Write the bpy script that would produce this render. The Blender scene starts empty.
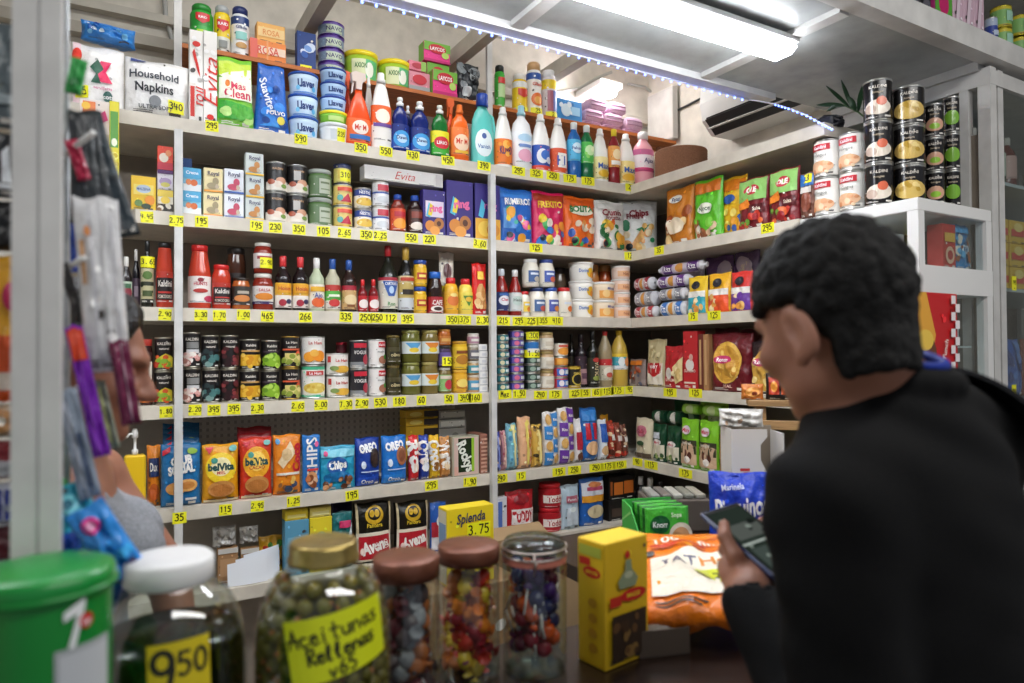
TUBE, WORLD, AISLE_FILL, CORNER, UPPER_FILL, EXPO = 29.0, .22, 24.0, 3.5, 6.0, 0.44
import bpy, bmesh, math, random
import numpy as np
from mathutils import Vector, Matrix, Euler
sin, cos, pi = math.sin, math.cos, math.pi
rnd = random.Random(7)
SC = bpy.context.scene
COL = SC.collection

# ------------------------------------------------------------------ camera
FPX = 685.0
CAM = np.array([0.0, 0.0, 1.5])
def basis(y, p, r):
    F = np.array([sin(y)*cos(p), cos(y)*cos(p), sin(p)]); R0 = np.array([cos(y), -sin(y), 0.0]); U0 = np.cross(R0, F)
    return F, R0*cos(r)-U0*sin(r), U0*cos(r)+R0*sin(r)
CF, CR, CU = basis(math.radians(30.15), math.radians(.79), math.radians(.385))
def at(px, py, axis, val):
    """world point seen at photo pixel (px, py) on the plane axis = val"""
    d = CF+(px-512)/FPX*CR-(py-341.5)/FPX*CU
    return CAM+(val-CAM[axis])/d[axis]*d
def dep(px, py, z):
    return CAM+z*(CF+(px-512)/FPX*CR-(py-341.5)/FPX*CU)

# ------------------------------------------------------------------ materials
def lin(h):
    h = h.lstrip('#')
    if len(h) == 3: h = ''.join(c*2 for c in h)
    f = lambda c: c/12.92 if c <= .04045 else ((c+.055)/1.055)**2.4
    return tuple(f(int(h[i:i+2], 16)/255) for i in (0, 2, 4))+(1.0,)
_M = {}
def M(col, rough=.5, kind='p', metal=0.0):
    """procedural material: p print/plastic, f crinkled film, w painted wood or wall, c cloth, m brushed metal, g glass, e emitter"""
    k = (col, rough, kind, metal)
    if k in _M: return _M[k]
    m = bpy.data.materials.new(f'{kind}_{col}'); m.use_nodes = True
    nt = m.node_tree; N = nt.nodes; L = nt.links; N.clear()
    out = N.new('ShaderNodeOutputMaterial')
    if kind in 'gj':
        gl = N.new('ShaderNodeBsdfGlossy'); gl.inputs['Roughness'].default_value = rough
        tr = N.new('ShaderNodeBsdfTransparent'); tr.inputs['Color'].default_value = lin(col)
        lw = N.new('ShaderNodeLayerWeight'); lw.inputs['Blend'].default_value = .22
        mx = N.new('ShaderNodeMixShader'); mp = N.new('ShaderNodeMath'); mp.operation = 'MULTIPLY_ADD'; mp.inputs[1].default_value = .32 if kind == 'g' else .75; mp.inputs[2].default_value = .02 if kind == 'g' else .07
        L.new(lw.outputs['Facing'], mp.inputs[0]); L.new(mp.outputs[0], mx.inputs[0]); L.new(tr.outputs[0], mx.inputs[1]); L.new(gl.outputs[0], mx.inputs[2])
        L.new(mx.outputs[0], out.inputs[0]); _M[k] = m; return m
    if kind == 'e':
        em = N.new('ShaderNodeEmission'); em.inputs[0].default_value = lin(col); em.inputs[1].default_value = rough
        L.new(em.outputs[0], out.inputs[0]); _M[k] = m; return m
    b = N.new('ShaderNodeBsdfPrincipled'); L.new(b.outputs[0], out.inputs[0])
    b.inputs['Base Color'].default_value = lin(col); b.inputs['Roughness'].default_value = rough; b.inputs['Metallic'].default_value = metal
    def noise(scale, detail=3):
        tc = N.new('ShaderNodeTexCoord'); n = N.new('ShaderNodeTexNoise'); n.inputs['Scale'].default_value = scale; n.inputs['Detail'].default_value = detail
        L.new(tc.outputs['Object'], n.inputs['Vector']); return n
    def vary(n, amt):
        r = N.new('ShaderNodeValToRGB'); c = lin(col)
        r.color_ramp.elements[0].position = .3; r.color_ramp.elements[1].position = .7
        r.color_ramp.elements[0].color = tuple(x*(1-amt) for x in c[:3])+(1,); r.color_ramp.elements[1].color = tuple(min(1, x*(1+amt*.5)) for x in c[:3])+(1,)
        L.new(n.outputs[0], r.inputs[0]); L.new(r.outputs[0], b.inputs['Base Color'])
    def bump(n, s, d=.004):
        bp = N.new('ShaderNodeBump'); bp.inputs['Strength'].default_value = s; bp.inputs['Distance'].default_value = d
        L.new(n.outputs[0], bp.inputs['Height']); L.new(bp.outputs[0], b.inputs['Normal'])
    if kind == 'f': bump(noise(45, 4), .8, .008)
    elif kind == 'w':
        n = noise(14, 6); vary(n, .14); bump(noise(90, 2), .1, .002)
    elif kind == 'c': n = noise(260, 2); vary(n, .3); bump(n, .3, .002); b.inputs['Specular IOR Level'].default_value = .2
    elif kind == 'k': n = noise(190, 3); vary(n, .4); bump(n, .7, .004); b.inputs['Specular IOR Level'].default_value = .3
    elif kind == 'm': n = noise(60, 4); vary(n, .2)
    elif kind == 'd':
        tc = N.new('ShaderNodeTexCoord'); mp = N.new('ShaderNodeMapping'); mp.inputs['Scale'].default_value = (3, 30, 30)
        n = N.new('ShaderNodeTexNoise'); n.inputs['Scale'].default_value = 3; n.inputs['Detail'].default_value = 6
        L.new(tc.outputs['Object'], mp.inputs[0]); L.new(mp.outputs[0], n.inputs['Vector']); vary(n, .35)
    elif kind == 's':
        b.inputs['Subsurface Weight'].default_value = .12; b.inputs['Subsurface Radius'].default_value = (.02, .008, .004); vary(noise(30, 3), .08)
    _M[k] = m; return m

# ------------------------------------------------------------------ mesh builder
class MB:
    def __init__(s): s.v = []; s.f = []; s.m = []; s.sm = []; s.mats = []
    def mi(s, m):
        if isinstance(m, str): m = M(m)
        if m not in s.mats: s.mats.append(m)
        return s.mats.index(m)
    def add(s, vs, fs, m, smooth=False):
        o = len(s.v); i = s.mi(m); s.v += [tuple(v) for v in vs]
        for f in fs: s.f.append(tuple(o+k for k in f)); s.m.append(i); s.sm.append(smooth)
    def box(s, a, b, m, c=0.0):
        x0, y0, z0 = a; x1, y1, z1 = b
        if c <= 0:
            vs = [(x0,y0,z0),(x1,y0,z0),(x1,y1,z0),(x0,y1,z0),(x0,y0,z1),(x1,y0,z1),(x1,y1,z1),(x0,y1,z1)]
            s.add(vs, [(0,3,2,1),(4,5,6,7),(0,1,5,4),(1,2,6,5),(2,3,7,6),(3,0,4,7)], m); return
        vs = []; 
        for ix, x in ((0,x0),(1,x1)):
            for iy, y in ((0,y0),(1,y1)):
                for iz, z in ((0,z0),(1,z1)):
                    dx, dy, dz = (c if not ix else -c), (c if not iy else -c), (c if not iz else -c)
                    vs += [(x, y+dy, z+dz), (x+dx, y, z+dz), (x+dx, y+dy, z)]
        I = lambda ix, iy, iz, k: (ix*4+iy*2+iz)*3+k
        fs = [(I(0,0,0,0),I(0,0,1,0),I(0,1,1,0),I(0,1,0,0)), (I(1,0,0,0),I(1,1,0,0),I(1,1,1,0),I(1,0,1,0)),
              (I(0,0,0,1),I(1,0,0,1),I(1,0,1,1),I(0,0,1,1)), (I(0,1,0,1),I(0,1,1,1),I(1,1,1,1),I(1,1,0,1)),
              (I(0,0,0,2),I(0,1,0,2),I(1,1,0,2),I(1,0,0,2)), (I(0,0,1,2),I(1,0,1,2),I(1,1,1,2),I(0,1,1,2))]
        for a_ in (0,1):
            for b_ in (0,1):
                fs += [(I(0,a_,b_,1),I(1,a_,b_,1),I(1,a_,b_,2),I(0,a_,b_,2)), (I(a_,0,b_,0),I(a_,1,b_,0),I(a_,1,b_,2),I(a_,0,b_,2)), (I(a_,b_,0,0),I(a_,b_,1,0),I(a_,b_,1,1),I(a_,b_,0,1))]
                for z_ in (0,1): fs.append((I(a_,b_,z_,0),I(a_,b_,z_,1),I(a_,b_,z_,2)))
        s.add(vs, fs, m)
    def lathe(s, prof, m, n=24, sx=1, sy=1, cx=0, cy=0, cap=True, mats=None):
        """prof [(r,z)...] bottom to top; mats: one per segment"""
        vs = []; 
        for r, z in prof:
            for k in range(n):
                a = 2*pi*k/n; vs.append((cx+r*sx*cos(a), cy+r*sy*sin(a), z))
        base = len(s.v); s.v += vs
        for i in range(len(prof)-1):
            mi = s.mi(mats[i] if mats else m)
            for k in range(n):
                k2 = (k+1) % n
                s.f.append((base+i*n+k, base+i*n+k2, base+(i+1)*n+k2, base+(i+1)*n+k)); s.m.append(mi); s.sm.append(True)
        if cap:
            s.f.append(tuple(base+k for k in range(n-1, -1, -1))); s.m.append(s.mi(mats[0] if mats else m)); s.sm.append(False)
            t = base+(len(prof)-1)*n
            s.f.append(tuple(t+k for k in range(n))); s.m.append(s.mi(mats[-1] if mats else m)); s.sm.append(False)
    def tube(s, pts, r, m, n=8):
        pts = [Vector(p) for p in pts]; rs = r if isinstance(r, (list, tuple)) else [r]*len(pts); vs = []; up = Vector((.13, .21, 1)).normalized()
        for i, p in enumerate(pts):
            d = (pts[min(i+1, len(pts)-1)]-pts[max(i-1, 0)]).normalized()
            if abs(d.dot(up)) > .95: up = Vector((1, .1, .05)).normalized()
            x = d.cross(up).normalized(); y = d.cross(x)
            vs += [p+(x*cos(2*pi*k/n)+y*sin(2*pi*k/n))*rs[i] for k in range(n)]
        fs = [(i*n+k, i*n+(k+1) % n, (i+1)*n+(k+1) % n, (i+1)*n+k) for i in range(len(pts)-1) for k in range(n)]
        fs += [tuple(range(n-1, -1, -1)), tuple((len(pts)-1)*n+k for k in range(n))]
        s.add(vs, fs, m, True)
    def ball(s, c, r, m, nu=12, nv=8):
        r = r if isinstance(r, (tuple, list)) else (r, r, r); vs = [(c[0], c[1], c[2]-r[2])]
        for j in range(1, nv):
            t = pi*j/nv
            for i in range(nu): vs.append((c[0]+r[0]*sin(t)*cos(2*pi*i/nu), c[1]+r[1]*sin(t)*sin(2*pi*i/nu), c[2]-r[2]*cos(t)))
        vs.append((c[0], c[1], c[2]+r[2])); fs = []
        for i in range(nu):
            fs.append((0, 1+(i+1) % nu, 1+i)); e = len(vs)-1; o = 1+(nv-2)*nu; fs.append((e, o+i, o+(i+1) % nu))
            for j in range(nv-2): a = 1+j*nu; fs.append((a+i, a+(i+1) % nu, a+nu+(i+1) % nu, a+nu+i))
        s.add(vs, fs, m, True)
    def prism(s, poly, y0, y1, m):
        """polygon in x,z pushed from y0 to y1"""
        n = len(poly); vs = [(x, y0, z) for x, z in poly]+[(x, y1, z) for x, z in poly]
        s.add(vs, [tuple(range(n)), tuple(range(2*n-1, n-1, -1))]+[(k, n+k, n+(k+1) % n, (k+1) % n) for k in range(n)], m)
    def build(s, name, parent=None, mods=None):
        me = bpy.data.meshes.new(name); me.from_pydata(s.v, [], s.f); me.update()
        for m in s.mats: me.materials.append(m)
        me.polygons.foreach_set('material_index', s.m); me.polygons.foreach_set('use_smooth', s.sm); me.update()
        o = bpy.data.objects.new(name, me); COL.objects.link(o); o.parent = parent
        return o

def tag(o, label=None, cat=None, group=None, kind=None):
    for k, v in (('label', label), ('category', cat), ('group', group), ('kind', kind)):
        if v: o[k] = v
    return o
def empty(name, loc=(0, 0, 0), rz=0):
    o = bpy.data.objects.new(name, None); COL.objects.link(o); o.location = loc; o.rotation_euler = (0, 0, rz); o.empty_display_size = .05; return o
def dup(root):
    kids = list(root.children); r = root.copy(); COL.objects.link(r)
    for ch in kids:
        c = ch.copy(); COL.objects.link(c); c.parent = r
        for g in list(ch.children): d = g.copy(); COL.objects.link(d); d.parent = c
    return r

# ------------------------------------------------------------------ print: text and shapes laid on a surface
_T = {}
def textmesh(s, bold=.02, shear=0):
    k = (s, bold, shear)
    if k in _T: return _T[k]
    cu = bpy.data.curves.new('t', 'FONT'); cu.body = s; cu.size = 1; cu.resolution_u = 2; cu.offset = bold; cu.shear = shear
    o = bpy.data.objects.new('t', cu); COL.objects.link(o); dg = bpy.context.evaluated_depsgraph_get(); dg.update()
    me = o.evaluated_get(dg).to_mesh()
    vs = np.array([v.co[:] for v in me.vertices]) if len(me.vertices) else np.zeros((1, 3)); fs = [tuple(p.vertices) for p in me.polygons]
    o.evaluated_get(dg).to_mesh_clear(); bpy.data.objects.remove(o); bpy.data.curves.remove(cu)
    vs[:, 0] -= vs[:, 0].min(); w = max(vs[:, 0].max(), .01); z = vs[:, 1]
    _T[k] = (vs[:, 0]/.72, z/.72, fs, w/.72); return _T[k]
STROKE = {'0': [[(.3,1),(.1,.8),(.05,.4),(.15,.05),(.35,0),(.5,.3),(.5,.75),(.3,1)]], '1': [[(.15,.8),(.32,1),(.3,0)]], '2': [[(.05,.8),(.2,1),(.45,.95),(.5,.7),(.05,0),(.58,.03)]],
 '3': [[(.05,.95),(.4,1),(.5,.8),(.2,.55),(.5,.4),(.45,.05),(.05,0)]], '4': [[(.1,1),(.05,.45),(.52,.45)], [(.42,.9),(.4,0)]], '5': [[(.5,1),(.1,1),(.08,.6),(.4,.6),(.5,.3),(.35,0),(.05,.05)]],
 '6': [[(.45,1),(.12,.5),(.08,.15),(.3,0),(.5,.2),(.4,.45),(.1,.35)]], '7': [[(.05,1),(.52,1),(.2,0)]], '8': [[(.3,.52),(.1,.75),(.3,1),(.48,.78),(.3,.52),(.08,.22),(.3,0),(.52,.22),(.3,.52)]],
 '9': [[(.5,.8),(.3,1),(.08,.8),(.15,.55),(.45,.6),(.5,.85),(.42,0)]], '.': [[(.2,.02),(.25,.1)]], ',': [[(.25,.1),(.15,-.12)]],
 'A': [[(0,0),(.3,1),(.5,0)], [(-.05,.4),(.6,.42)]], 'c': [[(.45,.5),(.2,.55),(.08,.25),(.25,0),(.5,.1)]], 'e': [[(.08,.28),(.45,.35),(.35,.55),(.12,.5),(.08,.15),(.3,0),(.52,.12)]],
 'i': [[(.2,.55),(.22,0)], [(.24,.75),(.24,.82)]], 't': [[(.25,.95),(.22,.1),(.4,0)], [(.02,.6),(.5,.62)]], 'u': [[(.08,.55),(.1,.1),(.3,0),(.45,.2),(.48,.55),(.5,0)]],
 'n': [[(.08,.55),(.1,0),(.14,.4),(.35,.55),(.48,.35),(.5,0)]], 'a': [[(.45,.5),(.2,.52),(.08,.2),(.25,0),(.45,.3),(.47,.52),(.52,0)]], 's': [[(.45,.55),(.15,.5),(.2,.32),(.45,.2),(.35,0),(.05,.03)]],
 'R': [[(.08,0),(.1,1),(.45,.95),(.45,.6),(.1,.5),(.5,0)]], 'l': [[(.2,0),(.1,.5),(.25,1),(.32,.8),(.18,.1),(.35,0)]], 'o': [[(.3,.55),(.08,.3),(.25,0),(.48,.25),(.3,.55)]], '-': [[(.1,.3),(.5,.32)]],
 'L': [[(.1,1),(.1,0),(.5,.02)]], 'v': [[(.05,.55),(.25,0),(.48,.55)]], 'S': [[(.48,.9),(.2,1),(.08,.75),(.45,.4),(.4,.05),(.05,.05)]], ' ': [], 'M': [[(.05,0),(.1,1),(.3,.4),(.5,1),(.55,0)]], 'z': [[(.08,.55),(.45,.55),(.08,0),(.5,0)]]}
_arc = lambda cx, cy, rx, ry, a0, a1, n=10: [(cx+rx*cos(a0+(a1-a0)*i/n), cy+ry*sin(a0+(a1-a0)*i/n)) for i in range(n+1)]
STROKE['9'] = [_arc(.29, .74, .21, .25, .2, 6.4, 14)+[(.5, .5), (.44, .2), (.40, 0)]]; STROKE['0'] = [_arc(.3, .5, .23, .5, 1.4, 7.7, 14)]; STROKE['5'] = [[(.5, 1), (.14, 1), (.11, .6)]+_arc(.26, .32, .25, .31, 1.7, -2.3, 9)]; STROKE['6'] = [[(.44, 1), (.2, .7)]+_arc(.29, .27, .21, .27, 2.6, 8.6, 12)]; STROKE['2'] = [_arc(.29, .76, .22, .24, 2.8, -.4, 7)+[(.05, 0), (.56, .02)]]; STROKE['3'] = [_arc(.26, .76, .22, .24, 2.4, -1.5, 7)+_arc(.27, .27, .24, .27, 1.4, -2.5, 8)]
class Art:
    """mapf(u, v, layer) -> xyz ; W, H real size of the printed face ; nu, nv divisions over the whole face"""
    def __init__(s, mb, mapf, W, H, nu=1, nv=1, rough=.45, kind='p', l0=0):
        s.mb = mb; s.f = mapf; s.W = W; s.H = H; s.nu = nu; s.nv = nv; s.ro = rough; s.k = kind; s.l = l0
    def mat(s, c): return c if not isinstance(c, str) else M(c, s.ro, s.k)
    def put(s, items):
        for it in items: getattr(s, it[0])(*it[1:]); s.l += 1
    def R(s, u0, v0, u1, v1, c):
        nu = max(1, math.ceil(abs(u1-u0)*s.nu)); nv = max(1, math.ceil(abs(v1-v0)*s.nv))
        vs = [s.f(u0+(u1-u0)*i/nu, v0+(v1-v0)*j/nv, s.l) for j in range(nv+1) for i in range(nu+1)]
        s.mb.add(vs, [(j*(nu+1)+i, j*(nu+1)+i+1, (j+1)*(nu+1)+i+1, (j+1)*(nu+1)+i) for j in range(nv) for i in range(nu)], s.mat(c), True)
    def E(s, u, v, ru, rv, c, rot=0, n=16):
        rings = (6 if s.nu > 20 and ru > .12 else 3) if s.nu > 1 else 1; n = 24 if rings == 6 else n; vs = [s.f(u, v, s.l)]; fs = []
        A = s.W/s.H
        for k in range(1, rings+1):
            for i in range(n):
                a = 2*pi*i/n; x, y = ru*cos(a)*A, rv*sin(a); x, y = x*cos(rot)-y*sin(rot), x*sin(rot)+y*cos(rot)
                vs.append(s.f(u+x/A*k/rings, v+y*k/rings, s.l))
        for i in range(n):
            fs.append((0, 1+i, 1+(i+1) % n))
            for k in range(rings-1): a = 1+k*n; fs.append((a+i, a+n+i, a+n+(i+1) % n, a+(i+1) % n))
        s.mb.add(vs, fs, s.mat(c), True)
    def P(s, pts, c):
        from mathutils.geometry import tessellate_polygon
        tr = [[pts[i] for i in t] for t in tessellate_polygon([[Vector((x, y, 0)) for x, y in pts]])]
        area = lambda t: (t[1][0]-t[0][0])*(t[2][1]-t[0][1])-(t[2][0]-t[0][0])*(t[1][1]-t[0][1])
        tr = [t if area(t) > 0 else [t[0], t[2], t[1]] for t in tr]
        md = lambda p, q: ((p[0]+q[0])/2, (p[1]+q[1])/2)
        for _ in range(3 if s.nu > 1 else 0):
            tr = [u for a, b, c_ in tr for u in ([a, md(a, b), md(a, c_)], [md(a, b), b, md(b, c_)], [md(a, c_), md(b, c_), c_], [md(a, b), md(b, c_), md(a, c_)])]
        ix = {}; vs = []; fs = []
        for t in tr:
            f = []
            for p in t:
                k = (round(p[0], 6), round(p[1], 6))
                if k not in ix: ix[k] = len(vs); vs.append(s.f(p[0], p[1], s.l))
                f.append(ix[k])
            fs.append(tuple(f))
        s.mb.add(vs, fs, s.mat(c), True)
    def T(s, txt, u, v, h, c, mw=.92, rot=0, b=.02, sh=0):
        xs, ys, fs, w = textmesh(txt, b, sh); A = s.W/s.H; k = h
        ext = (abs(w*cos(rot))+abs(sin(rot)))*h/A
        kx = h*min(1, mw/ext)
        if abs(rot) >= .8: kx = h*min(1, mw/(w*h)); k = min(h, .8*A/.75)
        vs = []
        for x, y in zip(xs, ys):
            x = (x-w/2)*kx; y = (y-.5)*k; x, y = x*cos(rot)-y*sin(rot), x*sin(rot)+y*cos(rot)
            vs.append(s.f(u+x/A, v+y, s.l))
        s.mb.add(vs, fs, s.mat(c))
    def H_(s, txt, u, v, h, c, wd=.07, rot=0, adv=.68):
        """handwriting: ribbons along pen strokes, h letter height as a share of H"""
        A = s.W/s.H; n = len(txt); x0 = -n*adv*h/2
        for i, ch in enumerate(txt):
            for st in STROKE.get(ch, []):
                for (ax, ay), (bx, by) in zip(st, st[1:]):
                    d = math.hypot(bx-ax, by-ay) or 1; ex, ey = (bx-ax)/d*wd*.6, (by-ay)/d*wd*.6; nx, ny = -(by-ay)/d*wd, (bx-ax)/d*wd
                    q = [(ax-ex+nx, ay-ey+ny), (ax-ex-nx, ay-ey-ny), (bx+ex-nx, by+ey-ny), (bx+ex+nx, by+ey+ny)]; vs = []
                    for x, y in q:
                        x = x0+(i*adv+x)*h; y = (y-.5)*h; x, y = x*cos(rot)-y*sin(rot), x*sin(rot)+y*cos(rot); vs.append(s.f(u+x/A, v+y, s.l))
                    s.mb.add(vs, [(0, 1, 2, 3)], s.mat(c))
    def G(s, seed, n, u0, v0, u1, v1, sz, cols):
        r = random.Random(seed)
        for i in range(n):
            q = sz*r.uniform(.6, 1.3); s.E(r.uniform(u0, u1), r.uniform(v0, v1), q*s.H/s.W*r.uniform(.8, 1.4), q, cols[i % len(cols)], r.uniform(0, 3), 9); s.l += .25
OFF, STEP = .0006, .00035

def fine(body, seed, W, H):
    # small print every pack carries: two text lines, a badge, a few flecks
    if min(W, H) < .03: return []
    r = random.Random(int(W*9973)+seed); c = lin(body)[:3]; dark = sum(c) < .9; ink = 'e4e0d8' if dark else '4a4644'
    f = lambda k: '%02x%02x%02x' % tuple(max(0, min(255, int(int(body.lstrip('#')[i:i+2], 16)*k+(18 if k > 1 else 0)))) for i in (0, 2, 4))
    if len(body.lstrip('#')) != 6: return []
    o = [('R', .10, .035, r.uniform(.4, .6), .047, ink), ('R', .10, .06, r.uniform(.3, .5), .07, ink), ('R', .68, .03, .88, .075, ink)]
    return o+[('G', seed+3, 7, .08, .08, .92, .95, .022, [f(1.25), f(.75), f(1.15), ink])]
# ------------------------------------------------------------------ product builders: each returns dict(f(name,W,H)->root, d(W,H)->depth)
def box(body, art=(), d=.45, side=None, top=None, sticker=None, ch=.0015, rough=.5, sart=None):
    def f(name, W, H):
        D = f.D(W, H); mb = MB(); mb.box((-W/2, -D/2, 0), (W/2, D/2, H), M(body, rough), ch)
        Art(mb, lambda u, v, l: ((u-.5)*W, -D/2-OFF-STEP*l, v*H), W, H, rough=rough).put(fine(body, len(art), W, H)+list(art))
        if side: Art(mb, lambda u, v, l: (-W/2-OFF-STEP*l, (.5-u)*D, v*H), D, H, rough=rough).put([('R', .04, .03, .96, .97, side)]+list(sart or []))
        elif sart: Art(mb, lambda u, v, l: (-W/2-OFF-STEP*l, (.5-u)*D, v*H), D, H, rough=rough).put(sart)
        if top: Art(mb, lambda u, v, l: ((u-.5)*W, (v-.5)*D, H+OFF*.5+STEP*l), W, D, rough=rough).put([('R', .03, .03, .97, .97, top)])
        o = mb.build(name)
        if sticker: add_sticker(o, sticker, lambda u, v, l: ((u-.5)*W, -D/2-.006-STEP*l, v*H), W, H)
        return o
    f.D = lambda W, H: d if d < .2 and d > 0 and d != .45 else W*d
    return dict(f=f, d=f.D)
def absd(x):
    return lambda W, H: x
def add_sticker(o, st, mapf, W, H, nu=1):
    txt, u, v, w, h = st
    mb = MB(); A = Art(mb, lambda a, b, l: mapf(u+(a-.5)*w, v+(b-.5)*h, l), w*W, h*H, nu, 1)
    A.R(0, 0, 1, 1, 'f4f01e'); A.l += 1; A.H_(txt, .5, .55, .62*min(1, w*W/(h*H)*1.35/max(1, len(txt)*.62)), '22221a', .08)
    return mb.build('price_sticker', o)
def wrap(prof_r, H, v0, v1, bands, art, n=24, sx=1, sy=1, span=2.5, extra=.0006, rough=.4):
    """label mesh around a lathe; bands [(a,b,col)] in label share"""
    mb = MB(); z0, z1 = v0*H, v1*H; R = prof_r+extra
    for a, b, c in bands: mb.lathe([(R, z0+(z1-z0)*a), (R, z0+(z1-z0)*b)], M(c, rough), n, sx, sy, cap=False)
    fm = lambda u, v, l: ((R+OFF+STEP*l)*sx*sin((u-.5)*span), -(R+OFF+STEP*l)*sy*cos((u-.5)*span), z0+v*(z1-z0))
    Art(mb, fm, R*span, z1-z0, 14, 2, rough).put((fine(bands[0][2], len(art), R*span, z1-z0) if bands else [])+list(art)); return mb, fm
def can(bands, art=(), lid='c9c9c4', sticker=None, rough=.35, lid_child=False):
    def f(name, W, H):
        R = W/2; mb = MB(); m = M(lid, .3, 'm', .9)
        mb.lathe([(R*.93, 0), (R, .0015), (R, .004), (R*.965, .0055), (R*.965, H*.5), (R*.965, H-.0055), (R, H-.004), (R, H-.001), (R*.97, H), (R*.95, H-.003), (R*.3, H-.0035)], m, 28)
        o = mb.build(name)
        lb, fm = wrap(R*.965, H, .05, .95, bands, art, 28, rough=rough); lb.build('label', o)
        if sticker: add_sticker(o, sticker, lambda u, v, l: fm(u, v, l+6), R*2.5, H*.9, 8)
        return o
    return dict(f=f, d=lambda W, H: W)
PROF = {
 'sauce': ([(.9,0),(1,.015),(1,.56),(.93,.63),(.5,.74),(.42,.8),(.42,.86)], .43, .8, 1.0, .05, .5),
 'syrup': ([(.85,0),(1,.02),(1,.2),(.88,.45),(.98,.6),(.85,.72),(.55,.8),(.5,.86)], .5, .84, 1.0, .2, .5),
 'ketchup': ([(.9,0),(1,.015),(1,.5),(.85,.64),(.5,.78),(.42,.84),(.42,.88)], .45, .85, 1.0, .1, .5),
 'oil': ([(.9,0),(1,.02),(1,.3),(.94,.34),(1,.38),(1,.6),(.85,.72),(.45,.86),(.33,.9),(.33,.94)], .36, .92, 1.0, .38, .6),
 'wine': ([(.95,0),(1,.01),(1,.62),(.9,.68),(.42,.76),(.38,.8),(.38,.92)], .42, .84, 1.0, .06, .58),
 'bleach': ([(.92,0),(1,.02),(1,.46),(.96,.55),(.62,.78),(.46,.84),(.42,.87)], .4, .86, 1.0, .05, .46),
 'dish': ([(.85,0),(1,.03),(1,.25),(.82,.5),(.9,.62),(.7,.74),(.35,.82),(.3,.85)], .3, .84, 1.0, .06, .5),
 'cleaner': ([(.9,0),(1,.02),(1,.3),(.9,.36),(1,.42),(1,.66),(.8,.76),(.45,.84),(.42,.88)], .44, .87, 1.0, .3, .68),
 'spray': ([(.96,0),(1,.01),(1,.78),(.92,.82),(.8,.84)], .86, .83, 1.0, .02, .77),
 'squeeze': ([(.85,0),(1,.02),(1,.3),(.9,.5),(.95,.7),(.8,.8),(.5,.86)], .62, .82, 1.0, .12, .62),
 'shampoo': ([(.85,0),(1,.02),(1,.5),(.95,.62),(.8,.72),(.42,.8),(.34,.85)], .36, .84, 1.0, .1, .58),
 'shaker': ([(.95,0),(1,.01),(1,.72),(.92,.78),(.9,.8)], .98, .78, 1.0, .08, .7),
 'brandy': ([(.95,0),(1,.015),(1,.5),(.9,.6),(.5,.72),(.3,.8),(.28,.88)], .34, .84, 1.0, .05, .48)}
def bottle(kind, body, capc, bands, art=(), sy=1.0, rough=.2, capm=None, sticker=None, lv=None, span=2.4, fill=None):
    prof, cr, c0, c1, l0, l1 = PROF[kind]
    if lv: l0, l1 = lv
    def f(name, W, H):
        R = W/2; mb = MB(); n = 24
        segm = [M(fill[1], rough) if fill and prof[i+1][1] > fill[0] else M(body, rough) for i in range(len(prof)-1)]
        mb.lathe([(r*R, z*H) for r, z in prof], None, n, 1, sy, mats=segm); o = mb.build(name)
        cb = MB(); cm = capm or M(capc, .35)
        k = cr*R; pr = [(k*.9, c0*H), (k, c0*H+.001), (k, c1*H-.003), (k*.86, c1*H)]
        if kind == 'dish': pr = [(k*1.3, c0*H), (k*1.3, (c0+.06)*H), (k*.7, (c0+.075)*H), (k*.7, (c0+.1)*H), (k*1.05, (c0+.11)*H), (k*.9, H)]
        if kind in ('bleach', 'shampoo'): pr = [(k*1.1, c0*H), (k*1.1, (c0+.05)*H), (k*.85, (c0+.06)*H), (k*.8, H*.99), (k*.6, H)]
        if kind == 'spray': pr = [(k, c0*H), (k, H*.95), (k*.85, H*.985), (k*.5, H)]
        cb.lathe(pr, cm, 18); cb.build('cap', o)
        if bands or art:
            rl = max(r for r, z in prof if l0-.05 <= z <= l1+.05)*R
            lb, fm = wrap(rl, H, l0, l1, bands, art, n, 1, sy, span); lb.build('label', o)
            if sticker: add_sticker(o, sticker, lambda u, v, l: fm(u, v, l+8), R*span, H*(l1-l0), 8)
        return o
    return dict(f=f, d=lambda W, H: W*sy)
def jar(body, lidc, bands, art=(), lv=(.12, .66), lidm=None, lr=.86, lh=.14, rough=.12, sticker=None, shoulder=.8):
    def f(name, W, H):
        R = W/2; h = H-lh*H; mb = MB()
        mb.lathe([(R*.9, 0), (R, .004), (R, shoulder*h), (R*.96, (shoulder+.07)*h), (R*lr*.96, h*.985), (R*lr*.95, h)], M(body, rough), 26); o = mb.build(name)
        lb = MB(); k = R*lr; lb.lathe([(k*.97, h+.0002), (k, h+.001), (k, H-.003), (k*.95, H-.0006), (k*.8, H-.0006), (k*.78, H)], lidm or M(lidc, .35), 26); lb.build('lid', o)
        if bands:
            w, fm = wrap(R, h, lv[0], lv[1], bands, art, 26); w.build('label', o)
            if sticker: add_sticker(o, sticker, lambda u, v, l: fm(u, v, l+8), R*2.5, h*(lv[1]-lv[0]), 8)
        return o
    return dict(f=f, d=lambda W, H: W)
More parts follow.
